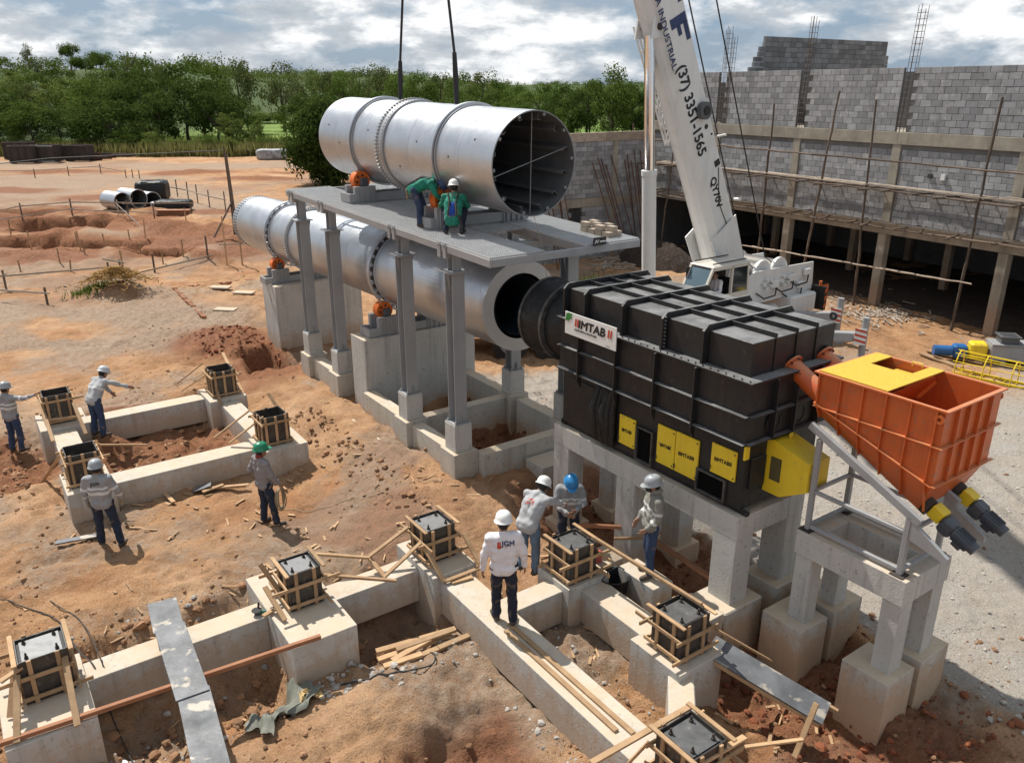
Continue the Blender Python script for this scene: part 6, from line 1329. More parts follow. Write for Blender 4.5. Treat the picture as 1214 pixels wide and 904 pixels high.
# galvanised pipes and wrapped goods
for i, (u, v, lab) in enumerate(((148, 254, 'left silver pipe section lying in the far yard'), (167, 253, 'middle silver pipe section lying in the far yard'), (183, 250, 'right silver pipe section lying in the far yard'))):
    p = at(u, v); p.z = gz(p.x, p.y); t = TW('pipe_section', lab, 'pipe', p, R(52), 'silver pipe sections'); M = frame_M((0, 0, .62), (1, 0, 0), (0, 0, 1))
    part(t, 'shell', MB().lathe([(.60, 0), (.60, -2.0)], 40, M), galv, 40); part(t, 'lining', MB().lathe([(.59, 0), (.59, -2.0)], 40, M), galv_in, 40); part(t, 'dark_back_disc', MB().lathe([(.02, -1.95), (.585, -1.95)], 32, M), slot_mat); part(t, 'lip', MB().lathe([(.58, .02), (.63, .02), (.63, -.06), (.60, -.06)], 40, M), galv, 30)  # dark disc added at the back so the bore reads as shaded
def bale(u, v, sx, sy, h, label, name, mat, seed, rz):
    p = at(u, v); p.z = gz(p.x, p.y); q = random.Random(seed); n = 16; vs = []; fs = []
    for j in range(n+1):
        for i in range(2*n):
            a = 2*math.pi*i/(2*n); b = -math.pi/2+math.pi*j/n; sp = lambda c: math.copysign(abs(c)**.35, c)
            vs.append((sx/2*sp(math.cos(a))*abs(math.cos(b))**.3*q.uniform(.95, 1.05), sy/2*sp(math.sin(a))*abs(math.cos(b))**.3*q.uniform(.95, 1.05), h/2+h/2*sp(math.sin(b))*q.uniform(.95, 1.04)))
    for j in range(n):
        for i in range(2*n): a = j*2*n+i; b = j*2*n+(i+1) % (2*n); fs.append((a, b, b+2*n, a+2*n))
    o = MB().add(vs, fs).build(name, mat, None, 70); o.location = p; o.rotation_euler = (0, 0, rz); return tag(o, label, 'wrapped goods')
bale(183, 239, 2.2, 2.0, 1.5, 'tall bale wrapped in black plastic behind the silver pipes', 'wrapped_bale', black_shiny, 2, .2)
bale(207, 251, 2.4, 1.4, .62, 'low pallet load under black plastic right of the pipes', 'wrapped_pallet', black_shiny, 3, .05)
p = at(207, 256); t = TW('timber_pallet', 'timber pallet stack under the low black load', 'pallet', (p.x, p.y, gz(p.x, p.y)), .05)
for k in range(3): part(t, 'pallet_board', MB().box(-1.1, 1.1, -.4, .2, .03+k*.12, .1+k*.12), timber_red)
bale(188, 251, .9, .8, .6, 'crumpled white sheet between the pipes and the pallet', 'plastic_sheet', pbr('white_plastic', (.6, .6, .62), .4, 0, (.45, .45, .47), 6, .5, .6, 10), 6, .4)
bale(323, 190, 3.5, 2.0, 1.2, 'pale scrap under a sheet at the far edge of the yard', 'scrap_heap', pbr('pale_scrap', (.4, .4, .4), .7, 0, (.15, .15, .15), 2, .9), 7, .1)
bale(302, 186, 2.6, 1.6, .8, 'dark scrap heap at the far edge of the yard', 'scrap_heap', rust_dk, 8, .3)
# setting-out fences: posts and rails
def fence(label, marks, rails, h=.9, mat=None, w=.065):
    pts = [at(u, v) for u, v in marks]
    for p in pts: p.z = gz(p.x, p.y)
    t = TW('batter_board', label, 'fence', pts[0].copy()); o = pts[0].copy(); m = mat or timber_old
    for p in pts: q = p-o; part(t, 'post', MB().box(q.x-w/2, q.x+w/2, q.y-w/2, q.y+w/2, q.z-.2, q.z+h+g.uniform(-.05, .2)), m)
    for (i, j, z) in rails: a = pts[i]-o; b = pts[j]-o; part(t, 'rail', MB().bar(a+V((0, -.07, z)), b+V((0, -.07, z)), .04, .065, Z, 0, 0, .25), timber_pale)
    return t
sk = random.Random(55)
for i, u in enumerate(sorted(sk.uniform(5, 230) for _ in range(20))):
    v = sk.uniform(268, 335); p = at(u, v); p.z = gz(p.x, p.y); h = sk.uniform(.5, 1.1)
    o = MB().tube([(0, 0, -.1), (sk.uniform(-.08, .08), 0, h)], .035, 6).build('setting_out_stake', timber_new); o.location = p
    tag(o, f'{ORD[i]} pale stake from the left among the red pits of the yard', 'stake', 'stakes among the pits')
fence('long timber batter board crossing the left yard before the pits', [(-25, 276), (29, 270), (88, 266), (154, 265), (184, 263), (228, 257)], [(0, 1, .85), (1, 2, .85), (2, 3, .85), (3, 5, .8), (0, 2, .45), (2, 4, .4)])
fence('far timber batter board with many posts in the left yard', [(-20, 214), (42, 212), (82, 210), (120, 207), (150, 213), (158, 213), (166, 214)], [(0, 1, .7), (1, 2, .7), (2, 3, .7), (3, 4, .6)], .8)
fence('timber batter board right of the black bale', [(201, 235), (211, 235), (224, 240), (235, 243), (249, 248), (268, 252)], [(0, 2, .8), (2, 4, .8), (4, 5, .8)], 1.2)
fence('pale timber batter board slanting beside the pits', [(142, 262), (213, 300)], [(0, 1, .85)], .9, timber_pale)
fence('low timber batter board near the sand heap', [(-8, 350), (8, 345), (131, 333), (148, 336)], [(0, 1, .6), (1, 2, .55), (2, 3, .9)], .75)
fence('short posts with a rail in front of the pits', [(145, 332), (184, 325), (248, 316)], [(0, 2, .1)], .9)
fence('low rail at the left edge of the near yard', [(-6, 358), (57, 363)], [(0, 1, .5)], .6, timber_old)
fence('pair of thin stakes holding a string near the drum end', [(270, 318), (288, 318)], [(0, 1, 1.0)], 2.3, timber_new, .06)
def raked_pole():
    a = at(281, 287); a.z = gz(a.x, a.y); t = TW('leaning_pole', 'tall dark pole bundle leaning beside the far end of the lower drum', 'pole', a)
    X, zt = sight(266, 174, a.y+.5); top = V((X-a.x, .5, zt-a.z))
    for k in range(3): part(t, 'pole', MB().tube([(k*.08-.08, 0, -.1), tuple(top*.5+V((k*.05-.05, .05, 0))), tuple(top*(1-.05*k)+V((k*.05-.05, 0, 0)))], [.06, .055, .035], 7), timber_old, 60)
    b = at(255, 290)-a; part(t, 'prop', MB().tube([(b.x, b.y, 0), tuple(top*.38)], .05, 6), timber_old, 60)
    part(t, 'guy_rope', MB().tube([tuple(top*.96), (-9, -1, 4.2), (-18, -2.5, 3.3), (-30, -4, 2.9)], .022, 5), cable_mat, 60)
raked_pole()
for i, (u, v, lab) in enumerate(((264, 798*0+793, ''), )): pass
# ---------------------------------------------------------------- right-hand hardstanding: conveyor, cage ladder, planks
def conveyor():
    p = at(1168, 428); t = TW('screw_conveyor', 'grey screw conveyor with blue motor and yellow guard at the right edge', 'conveyor', (p.x, p.y, gz(p.x, p.y)), R(-12))
    part(t, 'trough', MB().box(0, 4.2, -.3, .3, .12, .62, .03), steel_grey); part(t, 'lid', MB().box(0, 4.2, -.36, .36, .622, .66, .005), steel_grey)
    i_ = part(t, 'inlet', MB().box(.25, .75, -.24, .24, .662, .86).box(.2, .8, -.3, .3, .862, .89), pbr('dark_inlet', (.1, .105, .11), .5)); part(i_, 'opening', MB().box(.3, .7, -.2, .2, .892, .896), slot_mat)
    part(t, 'chain_guard', MB().box(-.55, -.06, -.25, .2, .1, .62, .06), yellow); part(t, 'gearbox', MB().box(-1.0, -.6, -.18, .18, .1, .5, .05), motor_blue); part(t, 'motor', MB().cyl((-1.02, 0, .28), (-1.55, 0, .28), .16, 20), motor_blue, 30)
    for x in (.4, 2.2, 4.0): part(t, 'leg', MB().box(x-.05, x+.05, -.28, .28, 0, .118), steel_grey)
conveyor()
def cage():
    a, b = at(1128, 442), at(1250, 470); t = TW('cage_ladder', 'yellow cage ladder lying on the gravel at the right edge', 'ladder', (a.x, a.y, gz(a.x, a.y)+.02), 0); d = b-a; d.z = 0; L_ = d.length; d.normalize(); n = V((-d.y, d.x, 0))
    for s in (0, .45): part(t, 'stile', MB().bar(n*s+V((0, 0, .05)), n*s+d*L_+V((0, 0, .05)), .05, .07), yellow)
    for k in range(int(L_/.3)): part(t, 'rung', MB().cyl(d*(.15+k*.3)+V((0, 0, .05)), d*(.15+k*.3)+n*.45+V((0, 0, .05)), .014, 6), yellow)
    for k in range(int(L_/.75)+1):
        c = d*(.1+k*.75)+n*.225; pts = [c+n*(.36*math.cos(x))+V((0, 0, .06+.66*math.sin(x)**.8)) for x in [math.pi*i/12 for i in range(13)]]
        part(t, 'hoop', MB().tube(pts, .02, 5), yellow, 60)
    for x in [math.pi*i/6 for i in range(1, 6)]: o = n*(.225+.36*math.cos(x))+V((0, 0, .06+.66*math.sin(x)**.8)); part(t, 'strap', MB().bar(o, o+d*L_, .04, .012), yellow)
cage()
for i, (a, b, lab) in enumerate((((1092, 420), (1140, 436), 'left plank lying on the soil behind the yellow ladder'), ((1100, 417), (1165, 432), 'middle plank lying on the soil behind the yellow ladder'), ((1110, 416), (1172, 428), 'right plank lying on the soil behind the yellow ladder'))):
    p, q = at(*a), at(*b); o = TW('timber_plank', lab, 'timber', (p.x, p.y, gz(p.x, p.y)+.06), 0, 'planks behind the yellow ladder'); part(o, 'board', MB().bar((0, 0, 0), (q.x-p.x, q.y-p.y, gz(q.x, q.y)-gz(p.x, p.y)), .22, .05), timber_new)
def debris():
    g = random.Random(77)
    m = MB()
    for _ in range(160):
        p = at(g.gauss(1035, 28), g.gauss(378, 6)); a = g.random()*3.14; L_ = g.uniform(.1, .5); z = gz(p.x, p.y)+.04; m.bar((p.x-L_/2*math.cos(a), p.y-L_/2*math.sin(a), z), (p.x+L_/2*math.cos(a), p.y+L_/2*math.sin(a), z+.03), .05, .025)
    for _ in range(60):
        p = at(g.uniform(700, 760), g.uniform(308, 322)); a = g.random()*3.14; L_ = g.uniform(.2, .8); z = gz(p.x, p.y)+.04; m.bar((p.x-L_/2*math.cos(a), p.y-L_/2*math.sin(a), z), (p.x+L_/2*math.cos(a), p.y+L_/2*math.sin(a), z+.03), .08, .04)
    for _ in range(70):
        p = at(g.uniform(960, 1110), g.uniform(345, 400)); a = g.random()*3.14; L_ = g.uniform(.08, .3); z = gz(p.x, p.y)+.04; m.bar((p.x-L_/2*math.cos(a), p.y-L_/2*math.sin(a), z), (p.x+L_/2*math.cos(a), p.y+L_/2*math.sin(a), z+.03), .05, .03)
    o = m.build('timber_scraps', timber_pale); tag(o, 'splintered timber scraps scattered before the building', 'scraps', kind='stuff')
debris()
# old paving slabs by the far end of the lower drum
t = TW('slab_edging', 'old brick edging round a bare plot left of the far pier', 'edging', at(208, 346)); o = at(208, 346)
for i in range(34):
    f = i/33; p = at(208+f*34, 346+f*34)-o; part(t, 'brick', MB().box(p.x-.09, p.x+.09, p.y-.05, p.y+.05, -.05, .17+g.uniform(-.04, .04), .006), timber_red)
for i in range(30):
    f = i/29; p = at(210+f*98, 344-f*11)-o; part(t, 'brick', MB().box(p.x-.11, p.x+.11, p.y-.06, p.y+.06, -.05, .13+g.uniform(-.04, .04), .006), timber_red)
for i, (u, v, lab) in enumerate(((262, 346, 'left grey slab lying on the bare plot'), (290, 351, 'right grey slab lying on the bare plot'), (268, 371, 'near grey slab lying on the bare plot'))):
    p = at(u, v); o = MB().box(-.42, .42, -.2, .2, .0, .06, .008).build('paving_slab', concrete_new); o.location = (p.x, p.y, gz(p.x, p.y)+.03); o.rotation_euler = (0, 0, R(-8)); tag(o, lab, 'slab', 'slabs on the bare plot')

def straw_heap():
    c = at(141, 352); g = random.Random(14); m = MB(); n = 1400
    for _ in range(n):
        r = abs(g.gauss(0, .45)); a = g.random()*6.28; x, y = r*1.5*math.cos(a), r*math.sin(a); z = max(0, .62*(1-(r/1.1)**1.3)); d = g.random()*6.28; L_ = g.uniform(.1, .32)
        m.bar((x, y, z), (x+L_*math.cos(d), y+L_*math.sin(d), z+g.uniform(-.05, .14)), .03, .02)
    o = m.build('straw_heap', pbr('straw', (.42, .26, .09), .95, 0, (.28, .16, .05), 4, .6, island=.3)); o.location = (c.x, c.y, gz(c.x, c.y)-.05); tag(o, 'straw coloured heap beside the low batter board in the left yard', 'straw heap', kind='stuff')
straw_heap()
# ---------------------------------------------------------------- people
skin = pbr('skin', (.30, .165, .105), .6, 0, (.24, .125, .08), 12, .3)
def fabric(name, c, c2=None): return pbr(name, c, .9, 0, c2 or tuple(x*.62 for x in c), 11, .6, .35, 90, spots=(6, .6, (.26, .175, .11), .3))
def stripe_fabric(name, c, band):
    if name in MATS: return MATS[name]
    m = pbr(name, c, .88, 0, tuple(x*.75 for x in c), 9, .45, .25, 120); nt = m.node_tree; b = nt.nodes['Principled BSDF']; src = b.inputs['Base Color'].links[0].from_socket
    a = nt.nodes.new('ShaderNodeVertexColor'); a.layer_name = 'band'; x = nt.nodes.new('ShaderNodeMix'); x.data_type = 'RGBA'; x.inputs['B'].default_value = (*band, 1)
    nt.links.new(a.outputs['Color'], x.inputs['Factor']); nt.links.new(src, x.inputs['A']); nt.links.new(x.outputs['Result'], b.inputs['Base Color']); return m
denim = fabric('blue_denim', (.035, .060, .125)); denim_lt = fabric('light_denim', (.13, .19, .27)); navy_cloth = fabric('navy_trousers', (.012, .017, .036)); denim_dk = fabric('dark_denim', (.018, .028, .055))
boot_mat = pbr('black_boots', (.03, .027, .024), .7, 0, (.09, .06, .04), 8, .6); glove_mat = fabric('work_gloves', (.34, .27, .17)); hair_mat = pbr('black_hair', (.012, .010, .009), .7)
def helmet_mat(n, c): return pbr('helmet_'+n, c, .35, 0, tuple(x*.85 for x in c), 9, .2)
def remesh(mb, vox, smooth=5, mat=None, fold=0., seed=0, name='body', deci=None):
    me = mb.mesh('tmp', []) if False else bpy.data.meshes.new(name)
    me.from_pydata(mb.v, [], mb.f); o = bpy.data.objects.new('tmp', me); COL.objects.link(o)
    r = o.modifiers.new('r', 'REMESH'); r.mode = 'VOXEL'; r.voxel_size = vox; r.use_smooth_shade = True
    s = o.modifiers.new('s', 'SMOOTH'); s.factor = .5; s.iterations = smooth
    if deci: d = o.modifiers.new('d', 'DECIMATE'); d.ratio = deci
    m2 = bpy.data.meshes.new_from_object(o.evaluated_get(bpy.context.evaluated_depsgraph_get())); bpy.data.objects.remove(o); bpy.data.meshes.remove(me); m2.name = name
    if fold:
        n = len(m2.vertices); co = np.empty(n*3); m2.vertices.foreach_get('co', co); co = co.reshape(-1, 3); nr = np.empty(n*3); m2.vertices.foreach_get('normal', nr); nr = nr.reshape(-1, 3)
        q = np.random.RandomState(seed); w = np.zeros(n)
        for k in range(7):
            d = q.normal(size=3); d /= np.linalg.norm(d); f = q.uniform(22, 60); w += np.sin(co@d*f+q.uniform(0, 6.28)+1.5*np.sin(co@q.normal(size=3)*9))/(1+k*.3)
        co = co+nr*(w*fold/2.2)[:, None]; m2.vertices.foreach_set('co', co.ravel()); m2.update()
    m2.polygons.foreach_set('use_smooth', np.ones(len(m2.polygons), bool))
    if mat: m2.materials.clear(); m2.materials.append(mat)
    return m2
def capsule(mb, p, q, r1, r2, n=10):
    p = V(p); q = V(q); d = q-p
    if d.length < 1e-5: d = V((0, 0, 1e-3))
    d = d.normalized(); pts = []; rs = []
    for a in (90, 60, 30, 0): pts.append(p-d*r1*math.sin(R(a))); rs.append(max(r1*math.cos(R(a)), r1*.06))
    for a in (0, 30, 60, 90): pts.append(q+d*r2*math.sin(R(a))); rs.append(max(r2*math.cos(R(a)), r2*.06))
    return mb.tube(pts, rs, n)
def ellipsoid(mb, c, ax, n=14):
    """ax: three vectors"""
    M = Matrix(((ax[0].x, ax[1].x, ax[2].x, c.x), (ax[0].y, ax[1].y, ax[2].y, c.y), (ax[0].z, ax[1].z, ax[2].z, c.z), (0, 0, 0, 1)))
    return mb.lathe([(max(math.cos(a), .03), math.sin(a)) for a in [-math.pi/2+math.pi*k/9 for k in range(10)]], n, M).add([M @ V((0, 0, 1)), M @ V((0, 0, -1))], [])
POSE = dict(pelvis=(0, 0, .93), chest=(0, -.01, 1.22), neck=(0, -.03, 1.43), head=(0, .02, 1.575), look=(0, 1, -.05), hup=(0, 0, 1), shL=(-.185, -.02, 1.385), shR=(.185, -.02, 1.385), elL=(-.24, -.03, 1.11), elR=(.24, -.03, 1.11), wrL=(-.25, .05, .88), wrR=(.25, .05, .88),
            hipL=(-.095, 0, .90), hipR=(.095, 0, .90), knL=(-.12, .03, .49), knR=(.12, .03, .49), anL=(-.14, -.02, .08), anR=(.14, -.02, .08), ftL=(-.3, 1, 0), ftR=(.3, 1, 0))
def person(label, loc, rz, pose, shirt, trousers, hel, bands=None, hair=True, gloves=False, sleeve=True, seed=0, parent_frame=PA, patch=None, scale=1., feet='boots', group='workers on the site'):
    J = {k: V(v) for k, v in {**POSE, **pose}.items()}
    t = thing('person', label, 'person', loc, parent_frame, group, rz); t.scale = (scale,)*3
    fw = J['look'].normalized(); hu = J['hup'].normalized(); hr = fw.cross(hu).normalized(); hu = hr.cross(fw).normalized(); hc = J['head']
    lat = (J['shR']-J['shL']).normalized(); hl = (J['hipR']-J['hipL']).normalized()
    # body: one continuous surface
    b = MB(); P_, C, N_ = J['pelvis'], J['chest'], J['neck']
    capsule(b, J['hipL'], J['hipR'], .105, .105); capsule(b, P_-hl*.04, C-lat*.07, .11, .115); capsule(b, P_+hl*.04, C+lat*.07, .11, .115); capsule(b, C-lat*.08, N_-lat*.07-V((0, 0, .05)), .11, .075); capsule(b, C+lat*.08, N_+lat*.07-V((0, 0, .05)), .11, .075); capsule(b, J['shL'], J['shR'], .062, .062)
    capsule(b, N_, hc-hu*.06-fw*.015, .056, .054)
    ellipsoid(b, hc+hu*.015-fw*.012, (hr*.078, fw*.098, hu*.112)); ellipsoid(b, hc-hu*.06+fw*.03, (hr*.056, fw*.058, hu*.06))
    capsule(b, hc+fw*.088+hu*.012, hc+fw*.108-hu*.022, .011, .015, 8); capsule(b, hc+fw*.078-hu*.058-hr*.02, hc+fw*.078-hu*.058+hr*.02, .012, .012, 6)
    for s in (-1, 1): capsule(b, hc+hr*s*.079+hu*.02-fw*.012, hc+hr*s*.081-hu*.025-fw*.006, .016, .012, 8); capsule(b, hc+fw*.083+hu*.02+hr*s*.032, hc+fw*.083+hu*.02+hr*s*.030, .013, .013, 6)
    gl = MB()
    for S_ in 'LR':
        sh, el, wr = J['sh'+S_], J['el'+S_], J['wr'+S_]; capsule(b, sh, el, .052, .042); capsule(b, el, wr, .042, .029)
        d = (wr-el).normalized(); s = -1 if S_ == 'L' else 1
        inn = -lat*s; inn = (inn-d*inn.dot(d)); inn = inn.normalized() if inn.length > .05 else d.cross(V((0, 1, 0))).normalized()
        ac = d.cross(inn).normalized()            # across the palm
        if ac.y < 0: ac = -ac                       # thumb side to the front
        for tgt in ([b, gl] if gloves else [b]):
            e = .004 if tgt is gl else 0
            pc = wr+d*.05; capsule(tgt, wr+ac*.018, wr+d*.085+ac*.026, .021+e, .017+e, 8); capsule(tgt, wr-ac*.018, wr+d*.085-ac*.026, .021+e, .016+e, 8); capsule(tgt, wr, wr+d*.085, .022+e, .017+e, 8)
            for k, ln in enumerate((.07, .08, .075, .058)):
                p0 = wr+d*.088+ac*(.030-.020*k); p1 = p0+d*ln*.52+inn*ln*.12; p2 = p1+d*ln*.32+inn*ln*.38; capsule(tgt, p0, p1, .0100+e, .0095+e, 6); capsule(tgt, p1, p2, .0095+e, .0085+e, 6)
            q0 = wr+d*.022+ac*.026; q1 = q0+d*.038+ac*.024+inn*.012; q2 = q1+d*.034+ac*.006+inn*.016; capsule(tgt, q0, q1, .0125+e, .011+e, 6); capsule(tgt, q1, q2, .011+e, .009+e, 6)
        hp, kn, an = J['hip'+S_], J['kn'+S_], J['an'+S_]; capsule(b, hp, kn, .085, .058); capsule(b, kn, an, .056, .04); f = J['ft'+S_].normalized(); capsule(b, an-V((0, 0, .02)), an+f*.13-V((0, 0, .045)), .04, .03)
    obj('body', remesh(b, .0105, 3, skin, name='body', deci=.45), t)
    # shirt
    m = MB(); e = .022
    capsule(m, P_-hl*.055-V((0, 0, .015)), P_+hl*.055-V((0, 0, .015)), .146, .146); capsule(m, P_-hl*.055, C-lat*.075, .118, .118+e*.6); capsule(m, P_+hl*.055, C+lat*.075, .118, .118+e*.6); capsule(m, C-lat*.08, N_-lat*.075-V((0, 0, .055)), .11+e, .075+e); capsule(m, C+lat*.08, N_+lat*.075-V((0, 0, .055)), .11+e, .075+e); capsule(m, J['shL'], J['shR'], .080, .080); capsule(m, N_-(N_-C)*.15, N_+(N_-C).normalized()*.015, .074, .068)
    for S_ in 'LR': sh, el, wr = J['sh'+S_], J['el'+S_], J['wr'+S_]; capsule(m, sh, el, .076, .060); capsule(m, el, el.lerp(wr, .93 if sleeve else .5), .058, .043)
    sm = remesh(m, .016, 5, shirt, .0095, seed, 'shirt')
    if bands:
        n = len(sm.vertices); co = np.empty(n*3); sm.vertices.foreach_get('co', co); co = co.reshape(-1, 3); fac = np.zeros(n)
        segs = [(P_, N_, bands.get('torso', []), .17)]+[(J['el'+S_], J['wr'+S_], bands.get('arm', []), .075) for S_ in 'LR']+[(J['sh'+S_], J['el'+S_], bands.get('upper', []), .085) for S_ in 'LR']
        dm = []
        for (a, c, bl, rr) in segs:
            a = np.array(a); d = np.array(c)-a; tt = ((co-a)@d)/(d@d); x = np.linalg.norm(co-a-np.clip(tt, 0, 1)[:, None]*d, axis=1)/rr; dm.append((x, tt, bl, np.linalg.norm(d)))
        near = np.argmin(np.stack([x[0] for x in dm]), 0)
        for i, (x, tt, bl, L_) in enumerate(dm):
            for (u, wd) in bl: fac = np.where((near == i) & (np.abs(tt-u)*L_ < wd), 1., fac)
        at_ = sm.color_attributes.new('band', 'FLOAT_COLOR', 'POINT'); at_.data.foreach_set('color', np.stack([fac, fac, fac, fac*0+1], 1).ravel().astype(np.float32))
    so = obj('shirt', sm, t)
    # trousers
    m = MB(); capsule(m, J['hipL'], J['hipR'], .112, .112); capsule(m, P_-hl*.04, P_+hl*.04, .112, .112)
    for S_ in 'LR': hp, kn, an = J['hip'+S_], J['kn'+S_], J['an'+S_]; capsule(m, hp, kn, .100, .078); capsule(m, kn, an+V((0, 0, .02)), .078, .066)
    obj('trousers', remesh(m, .016, 4, trousers, .009, seed+5, 'trousers'), t)
    for S_ in 'LR':
        an = J['an'+S_]; f = J['ft'+S_].normalized(); m = MB(); capsule(m, an+V((0, 0, .05)), an-V((0, 0, .01)), .052, .056); capsule(m, an-V((0, 0, .03))-f*.03, an+f*.15-V((0, 0, .04)), .05, .042); m.v = [(p[0], p[1], max(p[2], an.z-.08)) for p in m.v]
        obj('boot', remesh(m, .014, 3, boot_mat, name='boot'), t)
    if gloves: obj('gloves', remesh(gl, .011, 2, glove_mat, name='gloves'), t)
    if hair:
        m = MB(); ellipsoid(m, hc+hu*.02-fw*.022, (hr*.086, fw*.098, hu*.112)); me = remesh(m, .014, 2, hair_mat, .004, seed, 'hair'); obj('hair', me, t)
    if hel:
        m = MB(); M = frame_M(hc+hu*.045-fw*.012, hr, fw); prof = [(.150, -.012), (.146, 0), (.130, .012), (.128, .05), (.112, .095), (.08, .125), (.04, .138), (.003, .142)]
        m.lathe(prof, 28, M @ Matrix.Diagonal((.88, 1.06, 1, 1))); m.add([M @ V((x*.088, .135+y, -.004)) for x, y in ((-1, -.02), (-.7, .05), (0, .075), (.7, .05), (1, -.02))]+[M @ V((x*.088, .135+y, -.016)) for x, y in ((-1, -.02), (-.7, .05), (0, .075), (.7, .05), (1, -.02))], [(0, 1, 2, 3, 4), (9, 8, 7, 6, 5), (0, 5, 6, 1), (1, 6, 7, 2), (2, 7, 8, 3), (3, 8, 9, 4)])
        h = m.build('helmet', hel, t, 50); mb = MB()
        for x in (-.03, 0, .03): mb.tube([M @ V((x, .13, .04)), M @ V((x, .1, .10)), M @ V((x, .0, .143)), M @ V((x, -.1, .10)), M @ V((x, -.125, .05))], .006, 5)
        mb.build('helmet_ridge', hel, h, 50)
    t['_J'] = 0; del t['_J']
    return t, J, so
def print_on(t, so, txt, size, cx, cz, mat, bold=.002, icon=False, ydir=1):
    """lettering laid on the back of a shirt"""
    dg = so.data; bvh = BVHTree.FromPolygons([v.co.copy() for v in dg.vertices], [tuple(p.vertices) for p in dg.polygons])
    def lay(me, mt):
        for v in me.vertices:
            h = bvh.ray_cast(V((cx+v.co.x, -1.*ydir, cz+v.co.y)), V((0, ydir, 0)))
            v.co = (h[0]+V((0, -.010*ydir, 0))) if h[0] else V((cx+v.co.x, -.2, cz+v.co.y))
        me.materials.append(mt); obj('lettering', me, so)
    lay(text_mesh(txt, size, 0, 'LEFT', bold), mat)
    if icon:
        m = MB()
        for k in range(4): m.add([(-.062+k*.013, .0, 0), (-.052+k*.013, 0, 0), (-.052+k*.013, .07-.008*abs(k-1.5), 0), (-.062+k*.013, .07-.008*abs(k-1.5), 0)], [(0, 1, 2, 3)])
        m.add([(-.062, -.04, 0), (-.012, -.04, 0), (-.006, .002, 0), (-.064, .002, 0)], [(0, 1, 2, 3)]); me = m.mesh('emblem', []); me.materials.clear(); lay(me, red_ink)
grey_sh = stripe_fabric('grey_work_shirt', (.30, .305, .315), (.58, .59, .58)); grey_lt = stripe_fabric('light_grey_work_shirt', (.40, .405, .41), (.62, .63, .62)); beige_sh = stripe_fabric('beige_grey_jacket', (.24, .235, .205), (.55, .56, .54)); mauve_sh = stripe_fabric('mauve_grey_shirt', (.25, .225, .225), (.3, .3, .3))
white_sh = fabric('white_shirt', (.72, .70, .72), (.62, .60, .63)); green_sh = fabric('green_shirt', (.012, .22, .15)); blue_cloth = fabric('blue_panel', (.01, .06, .34))
W_HEL = helmet_mat('white', (.72, .72, .70)); G_HEL = helmet_mat('grey', (.30, .32, .335)); GR_HEL = helmet_mat('green', (.01, .20, .10)); B_HEL = helmet_mat('blue', (.02, .20, .46)); C_HEL = helmet_mat('pale', (.50, .52, .54)); N_HEL = helmet_mat('navy', (.03, .05, .14))
def ground_at(u, v, z0=.1):
    p = spot(u, v, z0)
    for _ in range(4): p = spot(u, v, gzp(p.x, p.y))
    return (p.x, p.y, p.z-.01)
WAY = -PA     # facing straight away from the camera
BAND = dict(torso=[(.42, .028), (.62, .022)], arm=[(.35, .025)], upper=[(.7, .025)])
# 1 far left, arms spread to the form
person('worker in grey shirt spreading both arms at the far left form', ground_at(22, 534), WAY-.25, dict(elR=(.43, .06, 1.36), wrR=(.66, .16, 1.44), elL=(-.42, .02, 1.33), wrL=(-.52, .12, 1.52), look=(.1, 1, -.2)), grey_sh, denim, G_HEL, BAND, seed=1)
# 2 bending over the beam
person('worker in pale grey shirt bending over the far beam', (1.95, 19.42, .46), WAY-.45, dict(pelvis=(0, 0, .92), chest=(-.02, .15, 1.15), neck=(-.03, .28, 1.31), head=(-.04, .39, 1.40), look=(.0, 1, -.6), hup=(0, .5, 1), shL=(-.20, .26, 1.27), shR=(.16, .26, 1.27), elL=(-.20, .45, 1.08), wrL=(-.12, .55, .88), elR=(.30, .42, 1.20), wrR=(.45, .58, 1.10)), grey_lt, denim, C_HEL, dict(torso=[(.5, .025)]), seed=2)
# 3 standing with his back turned
t, J, so = person('worker with grey helmet and two pale bands on his grey shirt, back turned', ground_at(131, 646), WAY+.15, dict(elL=(-.27, -.02, 1.12), wrL=(-.27, .06, .90), elR=(.29, .0, 1.12), wrR=(.30, .10, .90), knL=(-.13, .03, .49), anL=(-.14, .02, .08), knR=(.16, .0, .49), anR=(.22, -.06, .08), look=(-.1, 1, -.1)), grey_sh, denim_dk, G_HEL, BAND, gloves=True, seed=3)
print_on(t, so, 'JGM', .085, -.09, 1.30, black_ink)
# 4 with the rope coil
t, J, so = person('man in mauve grey shirt and green helmet holding a coil of rope', ground_at(319, 622), WAY-.75, dict(elL=(-.29, -.10, 1.14), wrL=(-.17, .06, .99), elR=(.25, .03, 1.11), wrR=(.24, .17, .92), look=(.15, 1, -.05), knR=(.13, .06, .49), anR=(.16, .08, .08)), mauve_sh, denim_dk, GR_HEL, None, seed=4)
m = MB(); ellipsoid(m, J['head']-V((0, .06, .085)), (V((.075, 0, 0)), V((0, .07, 0)), V((0, 0, .05)))); obj('neck_cloth', remesh(m, .014, 2, fabric('red_cloth', (.30, .04, .035)), .004, 3, 'neck_cloth'), t)
rc = T('rope_coil', 'coil of pale rope hanging from the hand of the man in green helmet', 'rope', tuple(inv(*t.location[:2]))+(t.location.z,)); hand = fr(*tuple(J['wrR'][:2]), J['wrR'].z-.10, -.75+0*PA)
g = random.Random(6)
